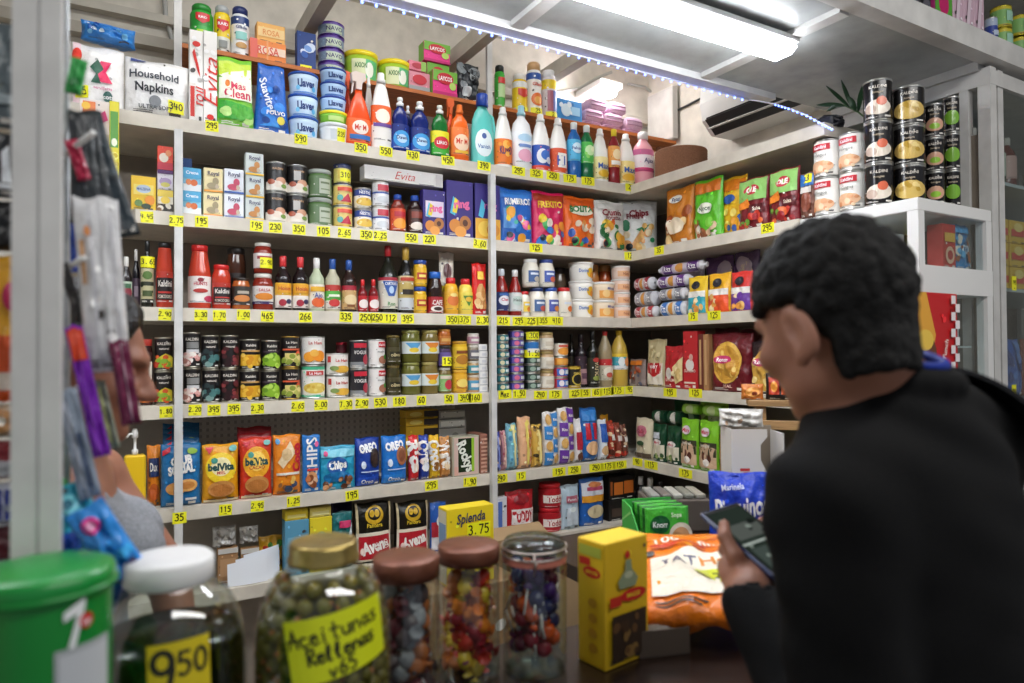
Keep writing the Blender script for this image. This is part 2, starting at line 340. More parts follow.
def tub(body, lidc, art=(), taper=.86, lh=.12, sticker=None, bands=()):
    def f(name, W, H):
        R = W/2; mb = MB(); h = H*(1-lh); rr = lambda v: R*(taper+(.97-taper)*v)
        mb.lathe([(rr(0)*.96, 0), (rr(0), .002)]+[(rr(v), v*h) for v in (.25, .5, .75, 1)], M(body, .35), 26)
        for a, b, c in bands: mb.lathe([(rr(a)+.0004, a*h), (rr(b)+.0004, b*h)], M(c, .35), 26, cap=False)
        fm = lambda u, v, l: ((rr(v)+OFF*1.6+STEP*l)*sin((u-.5)*2.5), -(rr(v)+OFF*1.6+STEP*l)*cos((u-.5)*2.5), v*h)
        Art(mb, fm, R*2.5, h, 14, 3, .4).put(art); o = mb.build(name)
        lb = MB(); lb.lathe([(R*.97, h+.0003), (R, h+.001), (R, H-.002), (R*.96, H-.0005), (R*.9, H-.0005), (R*.88, H-.002), (R*.5, H-.002)], M(lidc, .35), 26); lb.build('lid', o)
        if sticker: add_sticker(o, sticker, lambda u, v, l: fm(u, v, l+6), R*2.5, h, 8)
        return o
    return dict(f=f, d=lambda W, H: W)
def bag(body, art=(), d=.4, seal=.06, pz=2.0, back=None, wr=.003, sealc=None, seed=1, rough=.28, kind='f', slump=0.0, sticker=None, bottom=.12, pin=.04):
    """filled film bag: flat crimped top, bulging belly, base that stands"""
    def f(name, W, H):
        D = f.D(W, H); r = random.Random(seed); ph = [r.uniform(0, 6.3) for _ in range(8)]; nu, nv = 16, 20
        def thick(u, v):
            a = max(0.0, 1-abs(2*u-1)**2.6)**.5
            vv = min(1, v/(bottom+1e-6)) if bottom else 1
            vb = .55+.45*vv**.6 if bottom else max(0, min(1, v/.12))**.5
            t = max(0.0, 1-((v-.25)/(.75-seal))**pz) if v > .25 else 1
            return D/2*(a*(t**.6)*vb)*(1 if v < 1-seal else 0)+.0012
        def shape(u, v):
            pinch = 1-pin*(1-(2*v-1)**2)+slump*(.5-v)
            x = (u-.5)*W*pinch; dz = .012*H*sin(u*9+ph[0])*(v > .9)
            return x, v*H+dz
        def wrk(u, v): return wr*(sin(11*u+7*v+ph[1])*sin(9*v-5*u+ph[2])+.6*sin(23*u+ph[3])*sin(17*v+ph[4]))
        def fr(u, v, l=0):
            x, z = shape(u, v); e = min(1, 6*min(u, 1-u))*min(1, 5*(1-v))
            return (x, -thick(u, v)-wrk(u, v)*e-l, z)
        mb = MB(); mf = M(body, rough, kind); mk = M(sealc or body, rough, kind)
        vs = [fr(i/nu, j/nv) for j in range(nv+1) for i in range(nu+1)]; n1 = len(vs)
        vs += [(p[0], -p[1], p[2]) for p in vs]; q = lambda i, j, o: o+j*(nu+1)+i
        for j in range(nv):
            m = mk if (j+.5)/nv > 1-seal-.02 else mf
            fs = [(q(i,j,0), q(i+1,j,0), q(i+1,j+1,0), q(i,j+1,0)) for i in range(nu)]+[(q(i,j,n1), q(i,j+1,n1), q(i+1,j+1,n1), q(i+1,j,n1)) for i in range(nu)]
            fs += [(q(0,j,0), q(0,j+1,0), q(0,j+1,n1), q(0,j,n1)), (q(nu,j,0), q(nu,j,n1), q(nu,j+1,n1), q(nu,j+1,0))]
            if j == 0: fs += [(q(i,0,0), q(i,0,n1), q(i+1,0,n1), q(i+1,0,0)) for i in range(nu)]
            if j == nv-1: fs += [(q(i,nv,0), q(i+1,nv,0), q(i+1,nv,n1), q(i,nv,n1)) for i in range(nu)]
            o0 = len(mb.v)
            if j == 0: base = len(mb.v); mb.v += vs
            mi = mb.mi(m)
            for t in fs: mb.f.append(tuple(base+k for k in t)); mb.m.append(mi); mb.sm.append(True)
        Art(mb, lambda u, v, l: fr(.03+.94*u, v, .002+.00045*l), W, H, 26, 30, rough, kind).put(fine(body, seed, W, H)+list(art) if art else [])
        o = mb.build(name)
        if sticker: add_sticker(o, sticker, lambda u, v, l: fr(u, v, .006+.0004*l), W, H, 8)
        return o
    f.D = lambda W, H: W*d if d >= .16 else d
    return dict(f=f, d=f.D)
def roll(body, bands, art=(), end='d8d8dc', seed=1):
    """biscuit roll lying along local x with twisted ends"""
    def f(name, W, H):
        R = H/2; L = W; mb = MB(); n = 18; prof = [(.15, -.5), (.55, -.485), (.3, -.455), (.85, -.42), (1, -.4), (1, .4), (.85, .42), (.3, .455), (.55, .485), (.15, .5)]
        vs = [(x*L, R*.96*k*cos(2*pi*i/n)*(1+.05*sin(i*2.3+x*9)), R+R*.96*k*sin(2*pi*i/n)) for k, x in prof for i in range(n)]
        for s_ in range(len(prof)-1):
            m = M(end, .25, 'f') if s_ != 4 else M(body, .28, 'f')
            mb.add(vs[s_*n:(s_+2)*n], [(k, (k+1) % n, n+(k+1) % n, n+k) for k in range(n)], m, True)
        fm = lambda u, v, l: ((u-.5)*L*.8, -(R+OFF+STEP*l)*cos((v-.5)*2.4), R+(R+OFF+STEP*l)*sin((v-.5)*2.4))
        A = Art(mb, fm, L*.8, R*2.4, 2, 10, .3); A.put([('R', a, 0, b, 1, c) for a, b, c in bands]); A.put(art)
        return mb.build(name)
    return dict(f=f, d=lambda W, H: H)
def tin(side, top, art=(), lid='c4c2b8'):
    return can([(0, 1, side)], art, lid)

# ------------------------------------------------------------------ placing goods on the shelves
YB, XR = 2.53, 2.13
Z = [2.288, 1.970, 1.652, 1.328, .987, .69]
ORD = {1: [''], 2: [', lower one', ', upper one'], 3: [', bottom of three', ', middle of three', ', top of three']}
NTH = ['bottom', 'second', 'third', 'fourth', 'fifth', 'sixth', 'top']
PLACED = []
def P(side, sh, xl, xr, yt, make, label, name, cat, n=1, group=None, ins=.02, base=None, rot=0, lean=0, gap=.0006, D=None):
    zb = Z[sh]+.0005 if base is None else base
    ax, pl, sg = (1, YB, 1) if side == 'b' else (0, XR, 1)
    val = pl+ins; W = .05; ym = yt+10
    rnd_ = make.get('round', False)
    a = at(xl, ym, ax, val); b = at(xr, ym, ax, val); c = 0 if side == 'b' else 1
    W = abs(a[c]-b[c]); dd = make['d'](W, .1)
    if abs(dd-W) < 1e-6:      # round goods: silhouette plane through the axis
        for _ in range(3):
            a = at(xl, ym, ax, val+W/2); b = at(xr, ym, ax, val+W/2); W = abs(a[c]-b[c])
    xm = (a[c]+b[c])/2
    zt = at((xl+xr)/2, yt, ax, val)[2]
    if sh: zt = min(zt, Z[sh-1]-.050)
    H = (min(zt, (Z[sh-1]-.050) if sh and base is None else 9)-zb)/n-gap; Dp = make['d'](W, H)
    proto = None; tops = []
    for k in range(n):
        o = make['f'](name, W, H) if proto is None else dup(proto)
        if proto is None: proto = o
        j = rnd.uniform(-.0015, .0015) if n > 1 else 0
        if side == 'b': o.location = (xm+j, val+Dp/2, zb+k*(H+gap)); o.rotation_euler = (-lean, 0, rot)
        else: o.location = (val+Dp/2, xm+j, zb+k*(H+gap)); o.rotation_euler = (0, 0, rot-pi/2); 
        if side == 'r' and lean: o.rotation_euler = Euler((-lean, 0, rot-pi/2), 'XYZ')
        if abs(dd-W) < 1e-6: o.rotation_euler = (0, 0, .85*math.atan2(-o.location.x, o.location.y))      # round goods stand with their label to the customer
        lb = label if isinstance(label, str) else label[k]
        if isinstance(label, str) and n > 1:
            lb = label+(ORD[n][k] if n in ORD else (', bottom of its stack' if k == 0 else ', top of its stack' if k == n-1 else f', {NTH[k]} up in its stack'))
        tag(o, lb, cat, group if group else (name.replace('_', ' ')+' stack' if n > 1 else None)); PLACED.append(o)
    return zt
# ------------------------------------------------------------------ the room
WALL = M('d6d0c4', .6, 'w'); SHELF = M('d8d0c1', .5, 'w'); STEEL = M('d4d3d0', .4, 'w'); BACKP = M('8a7f72', .7, 'w'); SOFF = M('b2b6b5', .22, 'w')
def struct(name, fn, mats=None, label=None):
    mb = MB(); fn(mb); o = mb.build(name); o['kind'] = 'structure'
    if label: o['label'] = label
    return o
struct('floor', lambda m: m.box((-1.6, -2.2, -.1), (4.2, 2.95, 0), M('8f867a', .35, 'w')))
struct('ceiling', lambda m: m.box((-1.6, -.6, 3.05), (4.2, 2.95, 3.15), M('d8d5cc', .7, 'w')))
struct('wall_back', lambda m: m.box((-1.6, 2.95, 0), (4.2, 3.05, 3.05), WALL))
struct('wall_left', lambda m: m.box((-1.7, -.6, 0), (-1.6, 2.95, 3.05), WALL))
struct('wall_right', lambda m: m.box((2.62, 1.80, 0), (2.72, 2.95, 3.05), WALL))
struct('wall_side', lambda m: m.box((4.2, -.6, 0), (4.3, 2.95, 3.05), WALL))
# backing panels, shade between the shelves put into their darker colour
def lattice(m):
    m.box((-.25, 2.92, 1.305), (2.62, 2.948, 2.24), BACKP); m.box((-.25, 2.92, 0), (2.62, 2.948, 1.305), M('b3aca2', .7, 'w'))  # one board in two tones: shaded colour above, lit colour at the lower shelves
    for k in range(46):                                   # woven board behind the biscuit shelf
        x = .22+k*.0255
        m.box((x, 2.9185, 1.02), (x+.015, 2.921, 1.27), M('d8d2c8', .6)) 
    for k in range(10):
        z = 1.03+k*.025; m.box((.22, 2.917, z), (1.37, 2.9195, z+.013), M('d2cbc0', .6))
struct('trim_1', lattice, label='backing board behind the shelves, upper part darkened as if shaded')
struct('trim_2', lambda m: m.box((2.59, 1.19, .0), (2.618, 2.915, 2.24), BACKP), label='backing board behind the side shelves, darkened as if shaded')
# soffit over the counter
def soffit(m):
    y0, y1, z = 1.184, 1.80, 2.472
    m.box((-1.55, y0+.03, z+.012), (4.15, y1-.02, z+.03), SOFF)
    m.box((-1.55, y1-.045, z-.012), (2.20, y1, z+.055), STEEL)
    for x in (.16, 1.02, 1.80): m.box((x, y0+.03, z-.006), (x+.045, y1-.05, z+.012), STEEL)
    m.box((2.56, y0+.03, z-.02), (2.60, y1-.03, z+.012), STEEL)
struct('ceiling_soffit', soffit)
def beam(m):
    m.box((-1.55, 1.155, 2.472), (4.15, 1.21, 2.545), STEEL)
struct('trim_3', beam, label='white front beam of the soffit')
# posts and beams of the shelving frame
for k, (x, x2) in enumerate(((.184, at(178, 60, 1, 2.64)[0]), (1.369, at(490, 80, 1, 2.64)[0]))):
    struct(f'trim_{4+k}', lambda m: (m.box((x-.0125, 2.506, 0), (x+.0125, 2.529, 2.2425), STEEL), m.box((x2-.0125, 2.640, 2.2885), (x2+.0125, 2.657, 3.04), STEEL)), label='white upright of the shelving frame')
for k, x in enumerate((.66, 1.32, 1.80)):
    struct(f'trim_{6+k}', lambda m: (m.box((x, 1.81, 2.80), (x+.05, 2.94, 2.87), M('b9b3a8', .5, 'w'))), label='roof brace above the top shelf')
struct('trim_9', lambda m: (m.box((-1.5, 2.90, 2.66), (2.6, 2.949, 2.70), M('b4ada0', .5, 'w')), m.box((-1.5, 2.905, 2.76), (2.6, 2.949, 2.79), M('c4beb2', .5, 'w'))), label='rail along the back wall')

# shelves: chamfered left end, mitred at the corner with the side shelves
def slab(poly, z, t=.045):
    mb = MB(); n = len(poly); vs = [(x, y, z-t) for x, y in poly]+[(x, y, z) for x, y in poly]
    mb.add(vs, [tuple(range(n-1, -1, -1)), tuple(range(n, 2*n))]+[(k, (k+1) % n, n+(k+1) % n, n+k) for k in range(n)], SHELF)
    return mb
SN = ['top', 'second', 'third', 'fourth', 'fifth', 'lowest']
LEFTX = [-.02, .06, -.2, -.2, .11, -.1]
for i, z in enumerate(Z):
    x0 = LEFTX[i]
    if i in (1, 4): pol = [(x0, 2.53), (2.127, 2.53), (2.127, 2.915), (-.2, 2.915), (-.2, 2.80), (x0-.09, 2.67)]
    elif i == 0: pol = [(-.62, 2.53), (2.127, 2.53), (2.127, 2.915), (-.62, 2.915)]
    else: pol = [(x0, 2.53), (2.127, 2.53), (2.127, 2.915), (x0, 2.915)]
    o = slab(pol, z).build('wall_shelf')
    tag(o, f'{SN[i]} long white painted shelf along the back wall', 'shelf', 'back wall shelves')
    y0 = [1.50, 1.607, 1.62, 1.62, 1.62, 1.62][i]
    o = slab([(2.130, y0), (2.585, y0), (2.585, 2.915), (2.130, 2.915)], z).build('side_shelf')
    tag(o, f'{SN[i]} short white shelf on the side wall at right', 'shelf', 'side wall shelves')
# riser board with orange edge
mb = MB(); mb.box((.20, 2.66, Z[0]+.292), (2.55, 2.898, Z[0]+.308), M('c9702c', .5, 'd'))
for x in (.24, .9, 1.42, 2.0, 2.5): mb.box((x, 2.74, Z[0]+.001), (x+.015, 2.76, Z[0]+.292), M('8a5a34', .6))
tag(mb.build('riser_shelf'), 'narrow orange wooden riser board above the top shelf', 'shelf')

# tube lamp under the soffit
def tube_lamp(x0, x1, y, label, st):
    t = empty('ceiling_lamp', ((x0+x1)/2, y, 2.43)); tag(t, label, 'lamp', 'soffit lamps'); L = (x1-x0)/2
    mb = MB(); mb.box((-L, -.055, .022), (L, .055, .041), M('e8e8e6', .4), .003); mb.build('lamp_housing', t)
    mb = MB(); pr = [(-.045, .022), (-.05, .008), (-.03, -.008), (.03, -.008), (.05, .008), (.045, .022)]; n = len(pr)
    mb.add([(sx*L*.985, a, b) for sx in (-1, 1) for a, b in pr], [tuple(range(n)), tuple(range(2*n-1, n-1, -1))]+[(k, n+k, n+(k+1) % n, (k+1) % n) for k in range(n)], M('f4f8ff', st, 'e')); mb.build('diffuser', t)
tube_lamp(.62, 1.84, 1.43, 'long glowing white tube lamp above the customer counter', TUBE)
tube_lamp(-.95, .27, 1.43, 'long glowing white tube lamp above the left end of the counter', TUBE*1.15)
# small bright lamp in the upper corner, with its pipe
p = at(612, 84, 1, 2.72); t = empty('corner_lamp', tuple(p)); tag(t, 'small bright white lamp on the wall above the pink towels', 'lamp')
mb = MB(); mb.box((-.07, .0, -.012), (.07, .22, .02), M('dcdcd8', .4), .004); mb.build('lamp_housing', t)
mb = MB(); mb.ball((0, .04, -.03), (.055, .045, .028), M('ffffff', 40.0, 'e')); mb.build('bulb', t)
q = lambda a, b, y: tuple(at(a, b, 1, y))
mb = MB(); mb.tube([q(543, 90, 2.93), q(560, 92, 2.93), q(580, 88, 2.93), q(597, 78, 2.9), q(612, 72, 2.86)], .008, M('a9a9a4', .5)); mb.tube([q(628, 84, 2.93), q(645, 87, 2.93), q(656, 96, 2.93), q(657, 110, 2.93), q(652, 132, 2.93)], .007, M('a9a9a4', .5))
tag(mb.build('conduit_pipe'), 'thin grey pipe bending along the upper back wall', 'pipe')
mb = MB(); mb.tube([(0.16, 2.93, 3.0), (.17, 2.93, 2.8), (.22, 2.93, 2.6), (.26, 2.93, 2.36)], .009, M('b5b5b2', .5)); tag(mb.build('conduit_pipe'), 'grey pipe running down behind the left shelf upright', 'pipe')

q2 = lambda a, b: tuple(at(a, b, 0, 2.605))
mb = MB(); mb.tube([q2(664, 117), q2(706, 96)], .006, M('2a2a2c', .5)); tag(mb.build('wall_rail'), 'thin dark rail slanting along the upper side wall', 'rail')
mb = MB(); mb.box((2.565, 2.70, Z[0]+.34), (2.605, 2.90, Z[0]+.62), M('c9c7c2', .5, 'w'), .004); tag(mb.build('wall_box'), 'pale box fixed in the upper corner beside the pink towels', 'box')
# LED string on the soffit edge
mb = MB(); st = M('e9ecf4', .4); dio = M('6080ff', 6.0, 'e')
pts = [Vector((x, 1.798, 2.452)) for x in np.arange(.1, 2.10, .04)]
mb.tube([(.08, 1.798, 2.4565), (2.10, 1.798, 2.4565)], .0025, st, 6)
c1 = [Vector(at(775, 104, 0, 2.118)), Vector(at(788, 108, 0, 2.11)), Vector(at(806, 115, 0, 2.108)), Vector(at(822, 124, 0, 2.106)), Vector(at(834, 130, 0, 2.104))]
mb.tube([(2.10, 1.798, 2.4565)]+c1, .0025, st, 6)
for a, b in zip(c1, c1[1:]): pts += [a.lerp(b, t_) for t_ in (0, .25, .5, .75)]
for p in pts: mb.ball(p-Vector((0, .003, .004)), .0044, dio, 6, 4)
tag(mb.build('hanging_light_string'), 'string of small blue white lights along the soffit edge', 'light string')
# air conditioner on the right wall
t = empty('air_conditioner', (2.62, 1.93, 2.525)); tag(t, 'white wall air conditioner with dark air slot, over the side shelves', 'air conditioner')
mb = MB(); pf = [(0, .0), (-.14, .0), (-.20, .06), (-.215, .14), (-.20, .27), (0, .28)]
n = len(pf); y0, y1 = -.42, .42
mb.add([(x, y, z) for y in (y0, y1) for x, z in pf], [tuple(range(n)), tuple(range(2*n-1, n-1, -1))]+[(k, (k+1) % n, n+(k+1) % n, n+k) for k in range(n)], M('e9e9e6', .35)); mb.build('housing', t)
mb = MB(); mb.add([(-.148, -.39, .002), (-.206, -.39, .068), (-.206, .39, .068), (-.148, .39, .002)], [(0, 1, 2, 3)], M('26282b', .4)); mb.add([(x, y, z-.004) for y in (-.39, .39) for x, z in ((-.146, -.002), (-.152, .003), (-.206, .066), (-.212, .061))], [(0,1,5,4),(1,2,6,5),(2,3,7,6),(3,0,4,7)], M('2c2e31', .4))
mb.build('air_slot', t)
mb = MB(); mb.box((-.190, -.39, .020), (-.170, .39, .024), M('cfcfcc', .4)); mb.build('louvre', t)
# plug bundle where the light string meets the side shelf
p = at(829, 128, 0, 2.20); mb = MB(); r_ = random.Random(3)
loop = [Vector(p)+Vector((.02*cos(a*1.9), .045*cos(a), .02+.02*sin(a*1.3))) for a in np.arange(0, 12, .5)]
mb.tube(loop, .006, M('17181c', .5)); mb.box((p[0]-.025, p[1]-.03, Z[0]+.001), (p[0]+.02, p[1]+.03, Z[0]+.035), M('202227', .5), .006)
tag(mb.build('cable_bundle'), 'black coil of cable and plug on the side shelf end', 'cable')
# ------------------------------------------------------------------ goods on the top shelf
RB = Z[0]+.3086
fade = lambda *c: [(i/len(c), (i+1)/len(c), x) for i, x in enumerate(c)]
P('b', 0, 71, 124, 43, bag('f3f1ee', [('R', .0, .0, .16, 1, 'fbdfe6'), ('P', [(.42,.55),(.56,.72),(.78,.72),(.66,.55),(.8,.38),(.56,.38)], 'f0386a'), ('P', [(.34,.6),(.5,.74),(.62,.6),(.5,.5),(.56,.36),(.36,.36),(.46,.5)], '2f5f4c'), ('E', .1, .55, .12, .14, 'ee2c74'), ('E', .08, .78, .1, .12, 'f0483c'), ('E', .7, .16, .1, .09, '2f5f56'), ('T', 'Scott', .68, .16, .07, 'f3f1ee'), ('T', 'servilletas', .6, .29, .05, 'd987a5')], d=.5, seal=.03, pz=5, bottom=.1, pin=.0, wr=.003, seed=3, sticker=('45', .2, .2, .24, .2)),
  'white napkin pack with pink and green Z mark, left end of the top shelf', 'napkin_pack', 'napkins', ins=.01)
P('b', 0, 125, 190, 57, bag('f1f0ee', [('T', 'Household', .44, .68, .14, '3a3f4a', .8), ('T', 'Napkins', .44, .46, .16, '23262e', .62), ('E', .45, .22, .1, .1, '85888c'), ('T', 'ULTRA SOFT', .46, .12, .07, '55585e'), ('R', .06, .9, .3, .98, '4c5a9c')], d=.5, seal=.03, pz=6, bottom=.1, pin=.0, wr=.002, seed=4, sticker=('340', .78, .18, .25, .22)),
  'white pack of household napkins beside the tall foil cartons', 'napkin_pack', 'napkins', ins=.005)
zt = at(98, 43, 1, 2.56)[2]
P('b', 0, 80, 136, 20, bag('2f86d8', [('G', 5, 9, .1, .1, .9, .9, .12, ['7ec3f0', '1a5fb8', 'e6f2fb'])], d=.5, seal=.2, pz=2, seed=5, wr=.01), 'crumpled blue plastic bag lying on top of the white napkins', 'plastic_bag', 'plastic bag', base=zt+.012, ins=.02, rot=.1)
foil = [('T', 'Evita', .48, .5, .62, 'd8281e', .9, pi/2), ('R', .1, .05, .2, .12, 'd8281e')]
P('b', 0, 189.5, 203, 30, box('f4f2ee', [('T', 'foil', .6, .3, .12, 'd8281e', .3, pi/2, 0, .3), ('E', .5, .85, .3, .03, 'd8281e'), ('P', [(.2,.75),(.35,.8),(.7,.6),(.8,.5),(.6,.55)], 'd8281e')], d=.9), 'tall white foil carton with red script, left one of the pair', 'foil_carton', 'foil box', group='foil cartons', ins=.035)
P('b', 0, 203.5, 217, 31, box('f4f2ee', [('T', 'Evita', .5, .46, .2, 'd8281e', .62, pi/2, -.005, .35), ('E', .5, .08, .26, .03, 'd8281e')], d=.9), 'tall white foil carton with red script, right one beside the green detergent bag', 'foil_carton', 'foil box', group='foil cartons', ins=.03)
P('b', 0, 189, 196, 82, box('e8e4de', [('R', .2, .1, .8, .9, 'd03a30')], d=.8), 'slim red and white box standing before the left foil carton', 'slim_box', 'box', ins=.006)
P('b', 0, 217.5, 254, 55, bag('7ecb3a', [('R', 0, .72, 1, .93, 'c9e23c'), ('P', [(0,.72),(1,.86),(1,.62),(.5,.56)], 'f4f6e4'), ('R', .0, .38, 1, .68, 'eef4e0'), ('T', 'Mas', .58, .58, .1, 'd62a52'), ('T', 'Clean', .55, .47, .13, 'd62a52', .8), ('E', .25, .6, .07, .05, 'f08428'), ('P', [(0,.36),(1,.3),(1,.1),(0,.1)], '3fae3a'), ('G', 2, 6, .1, .12, .9, .3, .07, ['bfe88a', '58b83e'])], d=.38, seed=6, slump=.1, seal=.04), 'bright green and white laundry powder bag on the top shelf', 'detergent_bag', 'detergent', ins=.015, lean=.05)
P('b', 0, 256, 288, 64, bag('1c62c0', [('T', 'Suavitel', .32, .55, .12, 'eaf1fb', 1, -1.25), ('P', [(.1,.1),(.9,.25),(.9,.1)], '2f8fe0'), ('G', 9, 7, .1, .1, .9, .85, .07, ['2f86e0', '0f418e']), ('E', .75, .2, .12, .06, 'e8d850'), ('T', 'POLVO', .6, .3, .06, 'ffffff')], d=.34, seed=8, slump=.35, seal=.04), 'leaning blue laundry powder bag beside the blue tubs', 'detergent_bag', 'detergent', ins=.03, rot=.05)
tubA = tub('c4dcf2', '1c4fa8', [('T', 'Llaves', .5, .55, .4, '22407e', .5, 0, .04), ('E', .74, .3, .07, .14, '5fb4e8'), ('E', .26, .3, .06, .12, '78c3ee'), ('R', .1, .05, .9, .1, '4a86cc')], taper=.86, lh=.14)
P('b', 0, 288, 318, 70, tubA, 'pale blue washing paste tub with dark blue lid, left stack', 'paste_tub', 'tub', 3, 'washing paste tubs', ins=.012)
z1 = P('b', 0, 319, 348, 121, tub('e9ecee', 'dfe3e6', [('R', .3, .2, .7, .8, 'cfd6dc')], lh=.2, sticker=('235', .62, .5, .26, .8)), 'white low tub at the bottom of the middle tub stack', 'paste_tub', 'tub', ins=.012)
z1 = P('b', 0, 319, 347, 109, tub('86c93e', 'f0e02a', [('R', .25, .2, .75, .7, 'c8e68a')], lh=.28), 'small green tub with yellow lid in the middle tub stack', 'paste_tub', 'tub', ins=.013, base=z1+.0008)
P('b', 0, 320, 346, 66, tub('a9c8ea', '1c3f98', [('T', 'Llaves', .5, .55, .42, '22407e', .5, 0, .04), ('R', .1, .05, .9, .14, '3a74c0')], lh=.16), 'blue washing paste tub with navy lid, above the green tub', 'paste_tub', 'tub', 3, 'washing paste tubs', ins=.014, base=z1+.0008)
P('b', 0, 318, 344, 20, can([(0, .8, '7f93a8'), (.8, 1, '5a3c96')], [('R', .25, .1, .75, .75, 'b9c9b0'), ('T', 'NAVO', .5, .45, .35, '3c3a6a', .5)], lid='5a3c96'), 'grey green tin with purple lid on the orange riser', 'polish_tin', 'tin', 4, 'purple lidded tins', ins=.15, base=RB)
pail = lambda s: tub('a9cf3e', 'f2dc1e', [('R', .15, .12, .5, .85, 'e8f0c0'), ('R', .5, .12, .85, .85, '5fbf7e'), ('E', .6, .45, .12, .3, 'f4f8e8'), ('T', 'AXION', .38, .6, .2, '2f7a34', .3)], taper=.9, lh=.18)
P('b', 0, 344, 377, 48, pail(0), 'lime dish paste pail with yellow lid on the riser, left one', 'paste_pail', 'tub', group='dish paste pails', ins=.14, base=RB)
P('b', 0, 378, 409, 57, pail(1), 'lime dish paste pail with yellow lid on the riser, beside the pink soap boxes', 'paste_pail', 'tub', group='dish paste pails', ins=.14, base=RB)
# aerosol cans on the riser
P('b', 0, 190, 213, 1, bottle('spray', '2fa83c', '2a8a34', [(0, .62, '37b044'), (.62, 1, '2a9a3a')], [('P', [(.25,.8),(.5,.68),(.75,.8),(.75,.98),(.25,.98)], 'd4262e'), ('T', 'RAID', .5, .86, .07, 'ffffff', .5), ('R', .3, .2, .7, .5, 'b9e03c')]), 'tall green insect spray can on the riser above the foil cartons', 'spray_can', 'spray can', ins=.145, base=RB)
P('b', 0, 214, 230, 3, bottle('spray', 'f2d21e', 'b0b4b4', [(0, .4, 'd9dad2'), (.4, 1, 'f2d21e')], [('P', [(.2,.66),(.5,.52),(.8,.66),(.8,.86),(.2,.86)], 'd4262e'), ('T', 'RAID', .5, .75, .08, 'ffffff', .55), ('R', .3, .1, .7, .3, '8a8f8c')]), 'yellow and red insect spray can with silver base on the riser', 'spray_can', 'spray can', ins=.145, base=RB)
P('b', 0, 231, 249, 4, bottle('spray', 'e8ecee', '1f2f66', [(0, .8, 'eef0f0'), (.8, 1, '22407e')], [('R', .25, .4, .75, .6, '8fd0c8'), ('E', .5, .25, .25, .08, 'c89a5a'), ('T', 'Glade', .5, .72, .08, '22407e', .6)]), 'white air freshener spray can with navy top on the riser', 'spray_can', 'spray can', ins=.145, base=RB)
z1 = P('b', 0, 250, 286, 41, box('f08a3c', [('R', .02, .3, .98, .7, 'f6d8c0'), ('T', 'ROSA', .5, .5, .4, 'e0503c', .6), ('R', .0, .0, .2, 1, 'e86a5a'), ('R', .45, .0, .5, 1, 'f2a668')], d=.5), 'orange and white wrapped soap pack, lower one on the riser', 'soap_pack', 'soap', ins=.14, base=RB)
P('b', 0, 257, 285, 24, box('eeb25a', [('R', .03, .25, .97, .75, 'f4cf8e'), ('T', 'ROSA', .5, .5, .3, 'e08a3c', .6)], d=.5), 'pale orange wrapped soap pack lying on the other soap pack', 'soap_pack', 'soap', ins=.15, base=z1+.0008)
P('b', 0, 297, 316, 32, box('143a80', [('G', 4, 5, .25, .35, .75, .65, .1, ['cfdcf0', '6f9ad8', '2a5cb0'])], d=.5, sticker=('240', .45, -.02, .6, .28)), 'dark blue powder box on the riser above the washing tubs', 'powder_box', 'box', ins=.16, base=RB)
soap = lambda s: box('e8338a', [('R', 0, .55, 1, 1, '6fae3a'), ('E', .5, .68, .34, .24, 'c4182e'), ('T', 'LAYCOS', .5, .68, .18, 'ffffff', .55), ('R', 0, .0, 1, .12, 'c41a70'), ('E', .8, .4, .14, .16, 'b9d86a')], d=.5, side='7db444', top='86bc4a')
P('b', 0, 409, 430, 72, box('d88a9a', [('R', 0, 0, 1, .3, '9aa0a2'), ('E', .5, .62, .34, .24, 'c4182e')], d=.5), 'pink grey soap box, lower left of the soap boxes on the riser', 'soap_box', 'soap', ins=.16, base=RB)
z1 = at(420, 72, 1, 2.70)[2]
P('b', 0, 409, 426, 61, box('e07a92', [('E', .5, .5, .34, .3, 'b4283e'), ('R', .7, 0, 1, 1, '8cb84e')], d=.5), 'small pink soap box on the grey pink one at left', 'soap_box', 'soap', ins=.165, base=z1+.001)
z1 = P('b', 0, 427, 449, 64, soap(1), 'pink and green soap box, middle one behind the front box', 'soap_box', 'soap', ins=.20, base=RB)
P('b', 0, 424, 450, 43, soap(2), 'pink and green soap box at the very top of the pile', 'soap_box', 'soap', ins=.19, base=z1+.001)
P('b', 0, 433, 457, 71, soap(3), 'pink and green soap box at the front right of the pile', 'soap_box', 'soap', ins=.135, base=RB)
P('b', 0, 459, 481, 62, bag('33383c', [('G', 4, 8, .1, .1, .9, .9, .14, ['8a9296', '1a1d20', 'c9d0d2'])], d=.5, seal=.15, seed=12, wr=.012, rough=.15), 'crumpled black plastic packet on the riser by the upright', 'plastic_packet', 'plastic bag', ins=.15, base=RB)
P('b', 0, 495, 504, 63, bottle('spray', '3fae3c', '1c2320', [(0, .9, '4ab844')], [('R', .2, .3, .8, .7, 'bfe0a0'), ('R', .2, .72, .8, .9, 'd43a34')]), 'green spray can with black cap on the riser', 'spray_can', 'spray can', ins=.15, base=RB)
P('b', 0, 513, 526, 71, bottle('spray', 'f0c81e', 'eceae6', [(0, .12, 'dcdcd8'), (.12, .8, 'f2cc22'), (.8, 1, 'e8e8e4')], [('P', [(.2,.55),(.5,.45),(.8,.55),(.8,.75),(.2,.75)], 'd23a2a')], sticker=('3', .5, .05, .8, .2)), 'yellow insect spray can with white cap on the riser', 'spray_can', 'spray can', ins=.145, base=RB)
